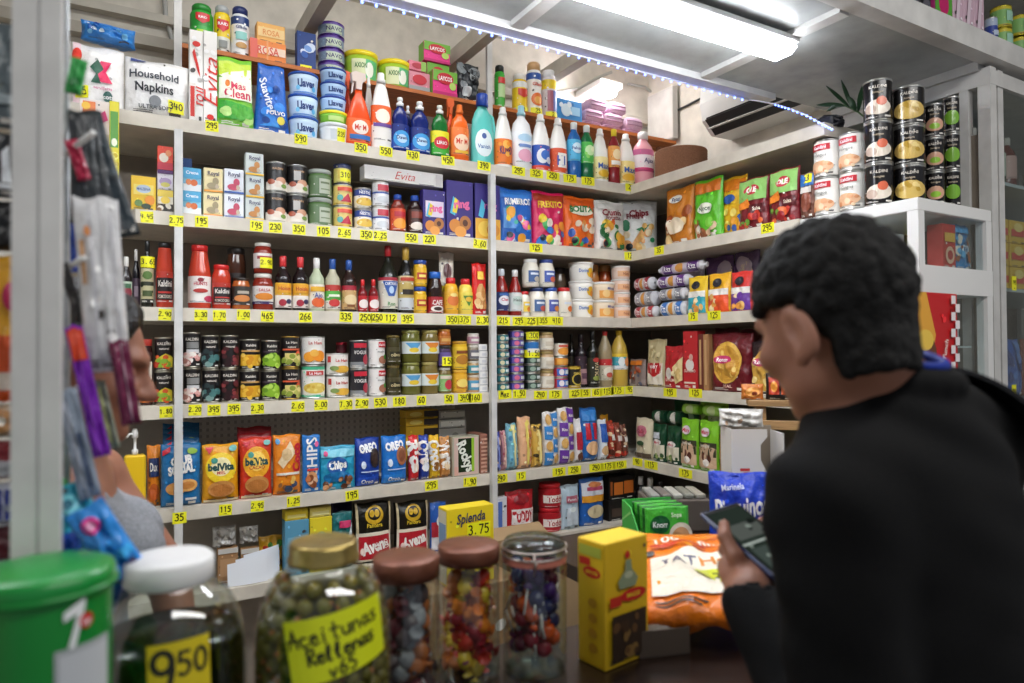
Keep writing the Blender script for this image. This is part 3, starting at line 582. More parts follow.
P('b', 0, 527, 540, 59, bottle('spray', 'f0eeea', 'c9a070', [(0, .84, 'f2efe8'), (.84, 1, '2f58a8')], [('E', .5, .35, .36, .16, 'e8742a'), ('E', .5, .33, .2, .09, 'f6b45a'), ('T', 'Glade', .5, .72, .08, 'd24a2a', .7)], sticker=('25', .5, .06, .8, .16)), 'white air freshener can with tan cap and orange fruit on the riser', 'spray_can', 'spray can', ins=.145, base=RB)
P('b', 0, 542, 555, 67, bottle('spray', 'e9e4ec', 'eeeef0', [(0, .75, 'e2d6d6'), (.75, 1, 'f0d030')], [('R', .2, .15, .5, .7, 'b06a7a'), ('R', .5, .15, .8, .7, '6a76b8')], sticker=('2', .5, .05, .8, .16)), 'white spray can with yellow collar on the riser', 'spray_can', 'spray can', ins=.145, base=RB)
P('b', 0, 557, 582, 100, box('3f94da', [('E', .35, .5, .2, .3, 'd8ecf8'), ('R', .55, .3, .9, .7, '9fd0f0'), ('G', 3, 5, .1, .1, .9, .9, .1, ['e8f4fc', '2a70b8'])], d=.5), 'blue and white box beside the pink towels on the riser', 'freshener_box', 'box', ins=.15, base=RB)
# folded pink towels, three rows
def towel():
    def f(name, W, H):
        mb = MB(); n = 14; L = .17; m = M('d8b4cc', .8, 'c'); prof = [(W*.5*(abs(cos(a))**.5*(1 if cos(a) > 0 else -1)), H/2+H/2*(abs(sin(a))**.6*(1 if sin(a) > 0 else -1))) for a in [2*pi*k/n for k in range(n)]]
        rows = [(-L/2, .8), (-L/2+.006, 1), (0, .97), (L/2-.006, 1), (L/2, .8)]; vs = [(x*s, y, H/2+(z-H/2)*s) for y, s in rows for x, z in prof]
        mb.add(vs, [(r*n+k, r*n+(k+1) % n, (r+1)*n+(k+1) % n, (r+1)*n+k) for r in range(4) for k in range(n)]+[tuple(range(n-1, -1, -1)), tuple(range(4*n, 5*n))], m, True)
        for k in (1, 2): mb.tube([(-W*.42, -L/2-.001, H*k/3), (0, -L/2-.003, H*k/3+.002), (W*.42, -L/2-.001, H*k/3)], .0022, M('b88aa8', .8, 'c'), 6)
        return mb.build(name)
    return dict(f=f, d=lambda W, H: .17)
tw = towel(); zz = RB; pl = [('lower', [(583, 602), (603, 622), (623, 645)], 121), ('middle', [(585, 604), (605, 624), (625, 644)], 109), ('top', [(590, 608), (609, 627)], 98)]
for row, cols, yt in pl:
    nmk = ['left', 'centre', 'right'] if len(cols) > 2 else ['left', 'right']
    for k, (a, b) in enumerate(cols):
        lb = f'folded pale pink towel, {row} row of the pile, {nmk[k]} one'
        if k == 0: zn = P('b', 0, a, b, yt, tw, lb, 'folded_towel', 'towel', group='pink towels', ins=.15, base=zz); first = PLACED[-1]
        else:
            o = dup(first); o.location.x += at(a+9, yt, 1, 2.68)[0]-at(cols[0][0]+9, yt, 1, 2.68)[0]; tag(o, lb); PLACED.append(o)
    zz = zn+.001
# bottles standing along the front edge of the top shelf
def trigger(body, band, head, lab):
    def f(name, W, H):
        R = W/2; sy = .55; mb = MB(); mb.lathe([(R*.9, 0), (R, .006), (R*.98, H*.36), (R*.72, H*.52), (R*.55, H*.62), (R*.3, H*.7), (R*.3, H*.76)], M(body, .25), 24, 1, sy); o = mb.build(name)
        lb, fm = wrap(R*.99, H, .05, .36, [(0, 1, lab)], [('E', .5, .62, .3, .3, 'f6e8dc'), ('T', 'Mr M', .5, .62, .24, band, .4), ('R', .1, .1, .9, .3, '2f6fb8')], 24, 1, sy, 2.2); lb.build('label', o)
        tb = MB(); tb.prism([(-R*.55, H*.86), (-R*.62, H*.97), (-R*.3, H), (R*.5, H*.985), (R*.55, H*.9), (R*.25, H*.86), (R*.2, H*.765), (-R*.25, H*.765), (-R*.25, H*.86)], -R*.24, R*.24, M(head, .35)); tb.build('spray_head', o)
        tb = MB(); tb.prism([(-R*.5, H*.86), (-R*.36, H*.86), (-R*.5, H*.72), (-R*.6, H*.70)], -R*.1, R*.1, M(head, .35)); tb.build('trigger', o)
        return o
    return dict(f=f, d=lambda W, H: W*.55)
P('b', 0, 348, 373, 70, trigger('e8501e', 'd23a1e', 'ead9d0', 'ef6a30'), 'orange trigger spray cleaner bottle with pale head, left of the white bottle', 'trigger_bottle', 'cleaner bottle', ins=.01, group='orange trigger bottles')
P('b', 0, 343, 354, 70, trigger('d8401e', 'd23a1e', 'e0562a', 'e05a28'), 'red orange trigger bottle half hidden behind the orange spray cleaner', 'trigger_bottle', 'cleaner bottle', ins=.085, group='orange trigger bottles')
P('b', 0, 373, 393, 71, bottle('bleach', 'f4f2ee', 'f4f4f2', [(0, .45, 'f2efe8'), (.45, 1, 'e8642a')], [('E', .5, .7, .3, .2, 'f8e6d6'), ('R', .1, .4, .9, .5, '6a4a9a')], sy=.6, lv=(.1, .56)), 'white stain remover bottle with orange label and white cap', 'cleaner_bottle', 'cleaner bottle', ins=.012)
P('b', 0, 365, 374, 76, bottle('bleach', 'efece6', 'f4f4f2', [], [], sy=.6), 'plain white bottle half hidden behind the orange label bottle', 'cleaner_bottle', 'cleaner bottle', ins=.08)
for (a, b, yt, ww) in ((393, 411, 96, 'left one'), (412, 432, 100, 'right one')):
    P('b', 0, a, b, yt, bottle('dish', '12246c', 'eef0f2', [(0, .35, '1c4fb0'), (.35, 1, '162a78')], [('E', .5, .4, .4, .34, '3f9fe0'), ('E', .5, .4, .22, .18, 'bfe0f8'), ('T', 'Dawn', .5, .45, .14, '12246c', .5)], sy=.6), f'dark blue dish soap bottle with white cap, {ww} of two', 'soap_bottle', 'dish soap', ins=.012, group='blue dish soaps')
P('b', 0, 404, 414, 105, bottle('dish', '141f58', 'e4e6ea', [], [], sy=.6), 'dark blue dish soap bottle half hidden behind the two front ones', 'soap_bottle', 'dish soap', ins=.09, group='blue dish soaps')
P('b', 0, 433, 451, 104, bottle('dish', '156a2c', 'e8e8e2', [(0, .5, '3fae34'), (.5, 1, 'e8e028')], [('E', .5, .5, .36, .26, 'd4283a'), ('T', 'LIRIO', .5, .5, .14, 'ffffff', .5)], sy=.6), 'green dish soap bottle with yellow and red label', 'soap_bottle', 'dish soap', ins=.012)
P('b', 0, 453, 471, 103, bottle('shampoo', 'ee6a24', 'ef7a34', [(0, 1, 'f07a34')], [('E', .5, .45, .36, .3, 'f8d8b8'), ('T', 'Mr M', .5, .5, .2, 'd8421e', .5), ('R', .2, .06, .8, .16, 'f2c23a')], sy=.6), 'bright orange cleaner bottle beside the turquoise detergent jug', 'cleaner_bottle', 'cleaner bottle', ins=.012)
P('b', 0, 446, 458, 97, trigger('e8501e', 'd23a1e', 'ea6a34', 'ef6a30'), 'orange trigger spray bottle behind the green dish soap', 'trigger_bottle', 'cleaner bottle', ins=.085, group='orange trigger bottles')
def jug(body, capc):
    def f(name, W, H):
        R = W/2*.86; sy = .5; mb = MB(); mb.lathe([(R*.92, 0), (R, .008), (R*.98, H*.4), (R*.86, H*.62), (R*.62, H*.74), (R*.42, H*.8), (R*.4, H*.84)], M(body, .3), 26, 1, sy)
        o = mb.build(name)
        hb = MB(); hb.tube([(R*.42, 0, H*.74), (R*.86, 0, H*.7), (R*1.02, 0, H*.56), (R*.96, 0, H*.4)], [R*.13, R*.15, R*.14, R*.1], M(body, .3), 10); hb.build('handle', o)
        cb = MB(); cb.lathe([(R*.44, H*.82), (R*.48, H*.83), (R*.46, H*.985), (R*.4, H)], M(capc, .3), 20, 1, 1); cb.build('cap', o)
        lb, fm = wrap(R*.985, H, .1, .5, [], [('E', .46, .5, .36, .48, 'e6f2f4'), ('E', .46, .74, .09, .1, '3f5a9a'), ('T', 'Vanish', .46, .38, .14, '4a7ab0', .5)], 24, 1, sy, 2.2); lb.build('label', o)
        return o
    return dict(f=f, d=lambda W, H: W*.5)
P('b', 0, 472, 499, 92, jug('5cc4bc', '1440a0'), 'turquoise detergent jug with dark blue cap and handle', 'detergent_jug', 'detergent', ins=.012)
BL = [
 (498, 515, 105, 'bleach', 'f3f1ec', 'f2f2f0', [(0, 1, 'ee7a22')], [('T', 'KLIVEX', .5, .55, .3, '2b2a6a', .6), ('G', 3, 4, .2, .1, .8, .9, .12, ['f8b84a', 'f49a2a'])], 'white bleach bottle with orange label and white cap', 'bleach_bottle'),
 (516, 535, 103, 'shampoo', 'f2f4f6', '9fd4e4', [(0, 1, 'eef2f6')], [('E', .5, .25, .3, .2, 'e8a8c0'), ('R', .25, .5, .75, .6, '6f8fc8'), ('E', .5, .8, .3, .12, 'b0d4ec')], 'white softener bottle with pale blue cap', 'softener_bottle'),
 (536, 553, 112, 'bleach', 'f4f3f0', 'f2f2f0', [(0, .18, 'e04a3a'), (.18, 1, '2f58b4')], [('E', .4, .55, .25, .3, 'eef2f8'), ('E', .55, .6, .22, .2, '3f74cc'), ('E', .7, .4, .14, .14, 'e8ecf6')], 'white bleach bottle with blue swirl label', 'bleach_bottle'),
 (554, 570, 116, 'bleach', 'f4f2ee', 'f2f2f0', [(0, 1, 'e0562c')], [('R', .3, .2, .75, .8, 'f4f0ea'), ('T', 'KL', .52, .5, .4, '2f58b4', .5)], 'white bleach bottle with red label', 'bleach_bottle'),
 (571, 583.5, 121, 'cleaner', '1c62ae', 'eef2f4', [(0, 1, '4fb4e0')], [('E', .5, .6, .3, .25, 'cfeaf8'), ('T', 'Fabulo', .5, .6, .14, '16408a', .6)], 'clear blue floor cleaner bottle with white cap', 'cleaner_bottle'),
 (584, 596, 124, 'cleaner', '116a3c', 'eef2f0', [(0, 1, '4ab848')], [('E', .5, .6, .3, .25, 'c8ecb0'), ('G', 4, 4, .2, .2, .8, .8, .1, ['8ad860', 'e8f4c8'])], 'dark green floor cleaner bottle with white cap', 'cleaner_bottle'),
 (597, 611, 127, 'bleach', 'f4f2ec', 'f2f2f0', [(0, 1, 'f4e4a0')], [('T', 'Maxi', .5, .6, .26, '2f58a8', .6), ('E', .5, .25, .3, .16, 'f0c030')], 'white bleach bottle with pale yellow label, left of the red bottle', 'bleach_bottle'),
 (612, 622, 128, 'cleaner', '8a1c24', 'f2d82a', [(0, 1, 'e8a04a')], [('E', .5, .6, .3, .25, 'f8e0b0'), ('R', .1, .1, .9, .3, 'f4f0e8')], 'dark red floor cleaner bottle with yellow cap', 'cleaner_bottle'),
 (623, 638, 132, 'bleach', 'f4f2ec', 'f2f2f0', [(0, 1, 'f4dc8a')], [('T', 'Maxi', .5, .6, .26, '2f58a8', .6), ('E', .4, .25, .3, .16, 'f0b830')], 'white bleach bottle with yellow label, right of the red bottle', 'bleach_bottle'),
 (640, 658, 130, 'cleaner', 'f0a8b4', 'f6f4f4', [(0, .18, 'd8407e'), (.18, .75, 'f4e8ec'), (.75, 1, 'd06a9a')], [('T', 'Ajax', .5, .5, .2, '55507a', .6)], 'pink cleaner bottle with white cap at the shelf corner', 'cleaner_bottle')]
for a, b, yt, kd, bc, cc, bands, art, lb, nm in BL:
    P('b', 0, a, b, yt, bottle(kd, bc, cc, bands, art, sy=.8), lb, nm, nm.split('_')[0]+' bottle', ins=.012 if a < 640 else .03)
def twine():
    def f(name, W, H):
        R = W/2; mb = MB(); N = 26; pr = [(R*.25, .0)]+[(R*(.985+.015*(k % 2)), H*k/N) for k in range(N+1)]+[(R*.25, H)]
        mb.lathe(pr, M('8a6048', .75, 'c'), 36); mb.lathe([(R*.25, H*.02), (R*.25, H+.0006)], M('3a2a20', .8), 16); return mb.build(name)
    return dict(f=f, d=lambda W, H: W)
P('r', 0, 663, 700, 141, twine(), 'fat roll of brown twine on the side shelf', 'twine_roll', 'twine', ins=.10)

# ------------------------------------------------------------------ second shelf
def crumb(seed, cols, y0=.05, y1=.4, n=10, s=.09): return ('G', seed, n, .12, y0, .88, y1, s, cols)
P('b', 1, 131, 156, 176, box('f0c62e', [('R', .1, .45, .9, .75, 'f4dc6a'), ('E', .5, .62, .3, .12, 'b8c8d8'), ('T', 'MAIZENA', .5, .62, .08, '4a5a8a', .55), ('E', .75, .3, .2, .14, 'e8942e'), ('E', .3, .2, .16, .1, '6a8a4a'), ('E', .6, .12, .2, .08, '3a4a3a')], d=.4), 'yellow starch box at the left end of the second shelf', 'food_box', 'box', ins=.02)
cb = [('f2ead8', [('R', 0, 0, 1, .38, '3a3530'), ('R', 0, .7, 1, 1, 'f0d45a'), ('E', .5, .55, .3, .16, 'f8d85a'), ('G', 5, 4, .1, .05, .9, .35, .1, ['e8e0d0', '8a6a4a'])], 'black and yellow cup'), ('e8e2ee', [('R', 0, .8, 1, 1, '5a2f6a'), ('E', .5, .4, .4, .2, 'b8a0c8'), ('E', .5, .25, .3, .12, 'd8d070')], 'white and purple cup'), ('e8503a', [('R', 0, 0, 1, .3, 'c83a4a'), ('E', .4, .5, .3, .2, 'f4e8d8'), ('E', .7, .7, .2, .14, 'f0a070')], 'red cup')]
zb = None
for k, (c, ar, nm) in enumerate(cb): zb = P('b', 1, 157.5, 173, [190, 170, 146][k], box(c, ar, d=.7), f'small {nm} cake mix box, {["bottom", "middle", "top"][k]} of three left of the upright', 'cake_box', 'box', ins=.03, base=None if k == 0 else zb+.0008)
P('b', 1, 183.5, 201.5, 168, box('8fd0ea', [('R', 0, .55, 1, 1, '58b0dc'), ('R', 0, 0, 1, .3, 'eef2f4'), ('E', .3, .38, .16, .13, 'e08a5a'), ('E', .6, .36, .2, .14, 'd8703a'), ('T', 'Crema', .5, .8, .14, 'ffffff', .7)], d=.5), 'pale blue cream carton beside the upright', 'cream_carton', 'carton', 2, ins=.02)
zb = at(190, 168, 1, 2.62)[2]
P('b', 1, 182, 192, 158, box('1c4a8a', [], d=.6), 'dark blue box behind the pale blue cartons', 'food_box', 'box', ins=.15)
jelly = lambda c, c2, im: box(c, [('R', 0, 0, 1, .08, c2), ('R', .25, .68, .75, .86, c), ('T', 'Royal', .5, .78, .17, '2a2a5a', .6), ('E', .62, .45, .16, .16, im), ('E', .45, .25, .3, .13, im), ('G', 6, 3, .2, .12, .8, .35, .07, ['c8b8a0', im])], d=.6)
P('b', 1, 203.5, 222.5, 168, jelly('f4e4b0', 'e89a34', 'a89a78'), 'cream coloured pudding box', 'pudding_box', 'box', 2, 'pudding boxes', ins=.02)
P('b', 1, 224.5, 244, 169, jelly('eef2f8', '2f58a8', 'c8506a'), 'white and blue pudding box', 'pudding_box', 'box', 2, 'pudding boxes', ins=.02)
P('b', 1, 245.5, 263.5, 153, jelly('d4dcd8', 'f0c030', 'c88a4a'), 'grey green pudding box with yellow foot', 'pudding_box', 'box', 3, 'pudding boxes', ins=.02)
blk = [('R', .12, .72, .88, .86, '2a2420'), ('T', 'KALDINI', .5, .8, .07, 'c89a6a', .6), ('P', [(0,0),(1,0),(1,.36),(0,.3)], 'ece4d8'), ('E', .62, .36, .2, .13, 'd8a080'), ('E', .5, .22, .18, .12, 'e8d8c8'), ('E', .25, .3, .14, .1, 'b05a40'), ('E', .72, .16, .12, .08, '7a9a4a')]
P('b', 1, 265, 286, 161, can([(0, 1, '1d1a1a')], blk), 'black vegetable can with white bowl picture, left stack', 'food_can', 'can', 2, 'black cans on the second shelf', ins=.02)
P('b', 1, 286.5, 307, 164, can([(0, 1, '1d1a1a')], blk[:2]+[('R', .3, .45, .55, .8, 'b8b4ae')]+blk[2:]), 'black vegetable can with grey side panel, right stack', 'food_can', 'can', 2, 'black cans on the second shelf', ins=.02)
P('b', 1, 307.5, 331.5, 168, jar('5a7a4a', 'a4aaa2', [(0, 1, '5f7a52')], [('R', .4, .12, .78, .85, 'b4bca6'), ('R', .44, .6, .74, .7, '6a7a5a'), ('R', .44, .3, .74, .36, '7a8a6a')], lr=.98, lh=.16, lv=(.05, .9)), 'green jar with grey lid and pale label', 'herb_jar', 'jar', 2, 'green jars', ins=.02)
swt = can([(0, .1, 'e8c038'), (.1, 1, 'ecd27a')], [('P', [(.3,.15),(.8,.15),(.62,.6)], 'c8344a'), ('E', .3, .35, .12, .16, '58b0a8'), ('R', .2, .7, .85, .9, 'e0563a')])
zb = P('b', 1, 333, 352, 183.5, swt, 'yellow condensed milk can with red triangle', 'milk_can', 'can', 2, ins=.02)
P('b', 1, 333.5, 350.5, 163, can([(0, .8, 'e4d678'), (.8, 1, '2a3560')], [('R', .2, .2, .5, .7, 'd8c050')], lid='2a3560', sticker=('310', .55, .4, .5, .6)), 'yellow can with dark blue lid on the condensed milk cans', 'milk_can', 'can', ins=.022, base=zb+.0008)
P('b', 1, 354, 371, 187, can([(0, .62, 'f2ece0'), (.62, .95, '2f4a9a')], [('T', 'NESTLE', .5, .8, .16, 'ffffff', .5), ('E', .5, .3, .4, .22, 'eac24a'), ('G', 7, 4, .2, .1, .8, .45, .09, ['f4e090', 'd8a03a'])]), 'white and blue milk can with yellow picture', 'milk_can', 'can', 2, ins=.02)
P('b', 1, 372, 388.5, 181, can([(0, .52, 'eef0f2'), (.52, .6, '3a58a8'), (.6, 1, 'e4e2e0')], [('R', .25, .64, .8, .92, 'c83a4a'), ('E', .5, .25, .3, .15, 'd8dce0')]), 'white evaporated milk can with red and blue bands', 'milk_can', 'can', 2, ins=.02)
P('b', 1, 390, 405, 193, bottle('syrup', '7a2a1c', '1f4aa4', [(0, 1, 'd8502a')], [('E', .5, .3, .36, .24, 'f0a03a'), ('R', .2, .62, .8, .85, 'c42a3a')], lv=(.06, .62)), 'dark syrup bottle with orange label and blue cap', 'syrup_bottle', 'syrup bottle', ins=.02)
P('b', 1, 407, 422, 194, bottle('syrup', '2a1512', '1f4aa4', [(0, 1, '4a2a22')], [('E', .5, .25, .36, .18, 'e8ded0'), ('R', .2, .6, .8, .9, '8a3a2a')], lv=(.06, .62)), 'dark syrup bottle with brown label and blue cap', 'syrup_bottle', 'syrup bottle', ins=.02)
rings = [('P', [(.12,.42),(.3,.38),(.42,.62),(.24,.72)], '58c0e0'), ('P', [(.2,.44),(.36,.42),(.46,.64),(.3,.7)], 'f0d83a'), ('T', 'ring', .55, .6, .14, 'e86aa0', .7, .15, .05), ('E', .3, .2, .22, .12, 'd88a3a'), ('E', .68, .26, .22, .13, 'b8763a'), ('E', .68, .26, .1, .06, '5a3420'), ('E', .5, .1, .22, .1, 'e8a04a')]
P('b', 1, 423, 445.5, 190, box('382a7c', [('R', .1, .4, .9, .75, 'e8d8e8')]+rings, d=.35, side='2c2168'), 'purple cereal box with white panel, smallest of the cereal boxes', 'cereal_box', 'cereal', ins=.02, group='purple cereal boxes')
P('b', 1, 446.5, 473, 181, box('382a7c', rings, d=.3, side='2c2168'), 'tall purple cereal box with rainbow letters, middle one', 'cereal_box', 'cereal', ins=.02, group='purple cereal boxes')
P('b', 1, 475, 500, 184, box('3a2c80', [('P', [(.12,.42),(.3,.38),(.42,.62),(.24,.72)], '58c0e0'), ('R', 0, 0, 1, .38, 'e8b03a'), ('E', .4, .2, .3, .14, 'f4cf5a'), ('E', .7, .18, .26, .12, 'd8902a'), ('T', 'ring', .6, .62, .12, 'd86ab0', .6)], d=.3, side='2c2168'), 'purple and yellow cereal box standing behind the upright', 'cereal_box', 'cereal', ins=.03, group='purple cereal boxes')
def chips(base, top, title, tc, cols, seed, extra=()): return bag(base, [('R', 0, .82, 1, .95, top)]+list(extra)+[('G', seed, 14, .1, .06, .9, .58, .075, cols), ('T', title, .5, .76, .12, tc, .82, .06, .04), ('E', .22, .13, .09, .06, '22262c')], d=.34, seed=seed, wr=.006, pin=.03)
P('b', 1, 501, 535, 188, chips('2468c4', '3a80d4', 'RUMBEROS', 'f2f4f6', ['f0d040', 'e86aa0', '4ab8a0', 'e8ecf0', 'f0a83a', '2f80d8'], 21, [('R', .05, .25, .4, .62, '5a98dc')]), 'blue snack bag with white letters and bright shapes', 'snack_bag', 'chips bag', ins=.02)
P('b', 1, 534.5, 567, 191, chips('d81f5c', 'a8381e', 'FREKITO', 'f4c83a', ['3f7fd0', 'f0d040', '48b060', 'f4e8d8', 'e84a7a', 'f09a3a'], 22), 'magenta snack bag with yellow letters and bright shapes', 'snack_bag', 'chips bag', ins=.02)
P('b', 1, 566, 597.5, 196, chips('ec6a1e', 'e05a18', 'BOLITA', '2f7a3a', ['f4e0c8', '3a5fb0', '3fae58', 'f09a4a', 'e8d4b8', 'e07a2a'], 23, [('E', .5, .72, .4, .09, 'f4ecd8')]), 'orange snack bag with green letters', 'snack_bag', 'chips bag', ins=.02)
P('b', 1, 597.5, 627, 200, chips('eceae2', 'dcdad2', 'Crunch', '8a1f2c', ['f0a83a', '3f8a48', 'f4c04a', 'e86a2a', '2c6a3a', 'f0dcc0'], 24, [('T', 'Potatos', .55, .66, .09, '8a1f2c', .6), ('E', .3, .5, .2, .12, 'f4c83a'), ('E', .66, .3, .14, .1, '3a7a3a')]), 'white potato chips bag with dark red letters and a green leaf', 'snack_bag', 'chips bag', ins=.02)
P('b', 1, 626.5, 657, 196, chips('e4e4de', 'd4d4d0', 'Chips', '8a1f2c', ['f0c070', '2f8a58', 'ecd8b0', 'e0a060'], 25, [('T', 'Fries', .34, .7, .1, '8a1f2c', .5), ('P', [(.4,.45),(.8,.55),(.6,.38)], '2f8a58'), ('P', [(.2,.1),(.6,.5),(.7,.4),(.4,.1)], 'e8b070')]), 'shiny white potato chips bag filling the shelf corner', 'snack_bag', 'chips bag', ins=.045, rot=-.5)
# side shelf, second row
def nuts(base, mid, cols, seed, title, tc): return bag(base, [('E', .45, .8, .26, .07, 'e8e4dc'), ('T', title, .45, .8, .08, tc, .45), ('G', seed, 12, .1, .06, .9, .55, .07, cols), ('E', .5, .32, .3, .15, mid)], d=.34, seed=seed, wr=.006)
P('r', 1, 662, 690, 187, nuts('c87a22', 'ecdcc0', ['f0e0c8', 'b86a1e', '9a4a1c', 'e8c890'], 31, 'Pasas', '2f3a6a'), 'orange brown fruit snack bag on the side shelf', 'snack_bag', 'chips bag', ins=.03)
P('r', 1, 691, 719, 178, bag('5cbc28', [('R', 0, .76, 1, .95, 'c86a1e'), ('E', .5, .5, .3, .09, 'f0f4e4'), ('T', 'Nueces', .5, .5, .08, '2a5a2a', .5), ('G', 32, 11, .1, .06, .9, .4, .07, ['f0e8dc', '9a5a38', 'd8b898', '78c840'])], d=.34, seed=32, wr=.006), 'bright green snack bag with brown orange top', 'snack_bag', 'chips bag', ins=.03)
P('r', 1, 719, 744, 176, bag('f0bc2a', [('R', 0, .76, 1, .95, 'd87a1e'), ('E', .4, .62, .26, .08, '2f58a8'), ('G', 33, 9, .1, .06, .9, .45, .07, ['f4dc70', 'e8a020', '3a5aa0'])], d=.34, seed=33), 'yellow and orange snack bag behind the tomato pouch', 'snack_bag', 'chips bag', ins=.07)
def pouch(seed): return bag('7a1f26', [('P', [(0,.55),(1,.55),(1,.97),(0,.97)], '8fc46a'), ('E', .5, .76, .26, .1, 'c4283a'), ('T', 'OLE', .5, .76, .1, 'f8f4ee', .4, 0, .05), ('P', [(0,.5),(.4,.6),(.5,.42),(0,.38)], 'e8842a'), ('R', .45, .3, .98, .46, '5a1a20'), ('T', 'Salsa', .72, .38, .07, 'f4e4d0', .4), ('G', seed, 8, .1, .04, .9, .26, .07, ['c83a2a', 'e06a3a', '6a9a3a', '9a1f26'])], d=.3, seed=seed, seal=.04, wr=.004)
P('r', 1, 736, 766, 177, pouch(34), 'red sauce pouch with green top, left one of two', 'sauce_pouch', 'sauce pouch', ins=.02, group='sauce pouches')
P('r', 1, 767, 797, 168, pouch(35), 'red sauce pouch with green top, right one of two', 'sauce_pouch', 'sauce pouch', ins=.02, group='sauce pouches')
P('r', 1, 799, 813.5, 172, bag('6a4030', [('R', 0, .7, 1, .97, '2f6fb8'), ('E', .5, .35, .4, .22, '8a4a38'), ('R', .1, .55, .9, .68, 'd8d0c8')], d=.4, seed=36, sticker=('3', .6, .86, .55, .2)), 'small bag of brown balls with blue top', 'snack_bag', 'snack bag', ins=.02)
corn = [('R', .2, .74, .8, .92, 'c8202e'), ('T', 'Kaldini', .5, .83, .1, 'ffffff', .5), ('E', .5, .25, .4, .18, 'e8b890'), ('G', 41, 7, .15, .08, .85, .4, .07, ['d89060', 'f0d4b0', 'e8a878']), ('T', 'Hongos', .5, .6, .09, '8a8a80', .5)]
P('r', 1, 816, 840, 137, can([(0, 1, 'f0ede6')], corn), 'white mushroom can with red mark, left stack beside the black cans', 'food_can', 'can', 2, 'white cans on the side shelf', ins=.02)
P('r', 1, 841, 866, 130, can([(0, 1, 'f0ede6')], corn), 'white mushroom can with red mark, right stack beside the black cans', 'food_can', 'can', 2, 'white cans on the side shelf', ins=.02)

a, b = at(366, 170, 1, 2.545), at(445, 174, 1, 2.545); zt = at(371, 204-23, 1, 2.55)[2]
_o = box('efece6', [('T', 'Evita', .5, .5, .6, 'd8281e', .4, .0, -.01, .35), ('R', .9, .1, .98, .9, 'd8d4d0')], d=.06)['f']('foil_carton', b[0]-a[0], .055)
_o.location = ((a[0]+b[0])/2, 2.545+.05, zt+.012); tag(_o, 'long white foil carton with red script lying on the milk cans under the top shelf', 'foil box', 'foil cartons'); PLACED.append(_o)

# ------------------------------------------------------------------ third shelf
P('b', 2, 120.5, 132, 256, bottle('sauce', '1c1214', 'e4e2dc', [(0, 1, 'b8c8b4')], [('E', .5, .5, .4, .3, '8a2a3a'), ('R', .2, .7, .8, .9, '3f6a4a')]), 'dark sauce bottle with white cap, first on the third shelf', 'sauce_bottle', 'sauce bottle', ins=.02)
P('b', 2, 132, 140, 249, bottle('sauce', '16121a', 'c9c6c0', [(0, 1, '4a3a48')], [('R', .3, .3, .7, .7, '8a7a86')]), 'dark bottle with pale cap half hidden behind the olive oil', 'sauce_bottle', 'sauce bottle', ins=.05)
P('b', 2, 141, 153.5, 240, bottle('wine', '17190f', '101010', [(0, .12, '17190f'), (.12, .5, 'c4bc92'), (.5, .62, '2a3020'), (.62, 1, 'c8c09a')], [('R', .2, .2, .8, .36, '4a5a34'), ('E', .5, .8, .3, .12, '5a7a3a')], sticker=('3.65', .6, 1.18, 1.1, .32)), 'square black olive oil bottle with price sticker on its neck', 'oil_bottle', 'oil bottle', ins=.02)
pasta = lambda: [('R', .1, .1, .9, .8, '231c1e'), ('T', 'Kaldini', .5, .62, .2, 'f0e8e0', .6), ('R', .2, .3, .8, .36, 'c83a34'), ('T', 'POMODORO', .5, .2, .12, 'd8c8b8', .6)]
P('b', 2, 156, 173, 242, jar('c0402c', '1c1a1a', [(0, 1, 'c23a2c')], pasta(), lh=.08, shoulder=.62, lr=.8, lv=(.08, .6)), 'tall red tomato sauce jar with black lid left of the upright', 'sauce_jar', 'jar', ins=.02)
P('b', 2, 188, 211, 244, jar('c2402a', 'c8201e', [(0, 1, 'f0ece6')], [('T', 'HUNTS', .5, .72, .13, 'b8283a', .45), ('E', .5, .45, .25, .08, 'b83a34'), ('E', .8, .15, .2, .12, 'c03a5a'), ('E', .5, .86, .1, .08, '8a2a34')], lh=.1, shoulder=.58, lr=.72, lv=(.1, .56)), 'tall ketchup jar with white label and red lid', 'sauce_jar', 'jar', ins=.02)
P('b', 2, 212, 230.5, 264, jar('c23c28', 'c8201e', [(0, 1, 'b83428')], pasta(), lh=.11, lr=.84, lv=(.1, .66)), 'small red tomato jar with black label and red lid', 'sauce_jar', 'jar', ins=.02)
zb = P('b', 2, 232, 250, 277, jar('b0602c', '2a2018', [(0, 1, '3a3632')], [('E', .5, .35, .36, .18, 'd88a4a'), ('R', .3, .6, .8, .75, 'b8b0a0')], lh=.1, lr=.9, lv=(.15, .8)), 'small orange brown jar with dark label, lower one', 'sauce_jar', 'jar', ins=.02)
P('b', 2, 226, 246, 247, jar('4a2a1c', '1a1614', [(0, 1, '2a2220')], [('R', .3, .3, .7, .6, '6a5a4a')], lh=.1, lr=.9), 'dark brown jar with black lid standing at the back', 'sauce_jar', 'jar', ins=.11)
sal = jar('8a2a1c', 'd8d4ca', [(0, .15, '3a2a5a'), (.15, 1, 'e8e2dc')], [('E', .5, .42, .36, .2, 'e08a2e'), ('T', 'SALSA', .5, .78, .16, 'b83a34', .5)], lh=.12, lr=.86, lv=(.18, .74))
zb = P('b', 2, 252.5, 273, 273, sal, 'salsa jar with white lid, lower one of two', 'sauce_jar', 'jar', ins=.02, group='salsa jars')
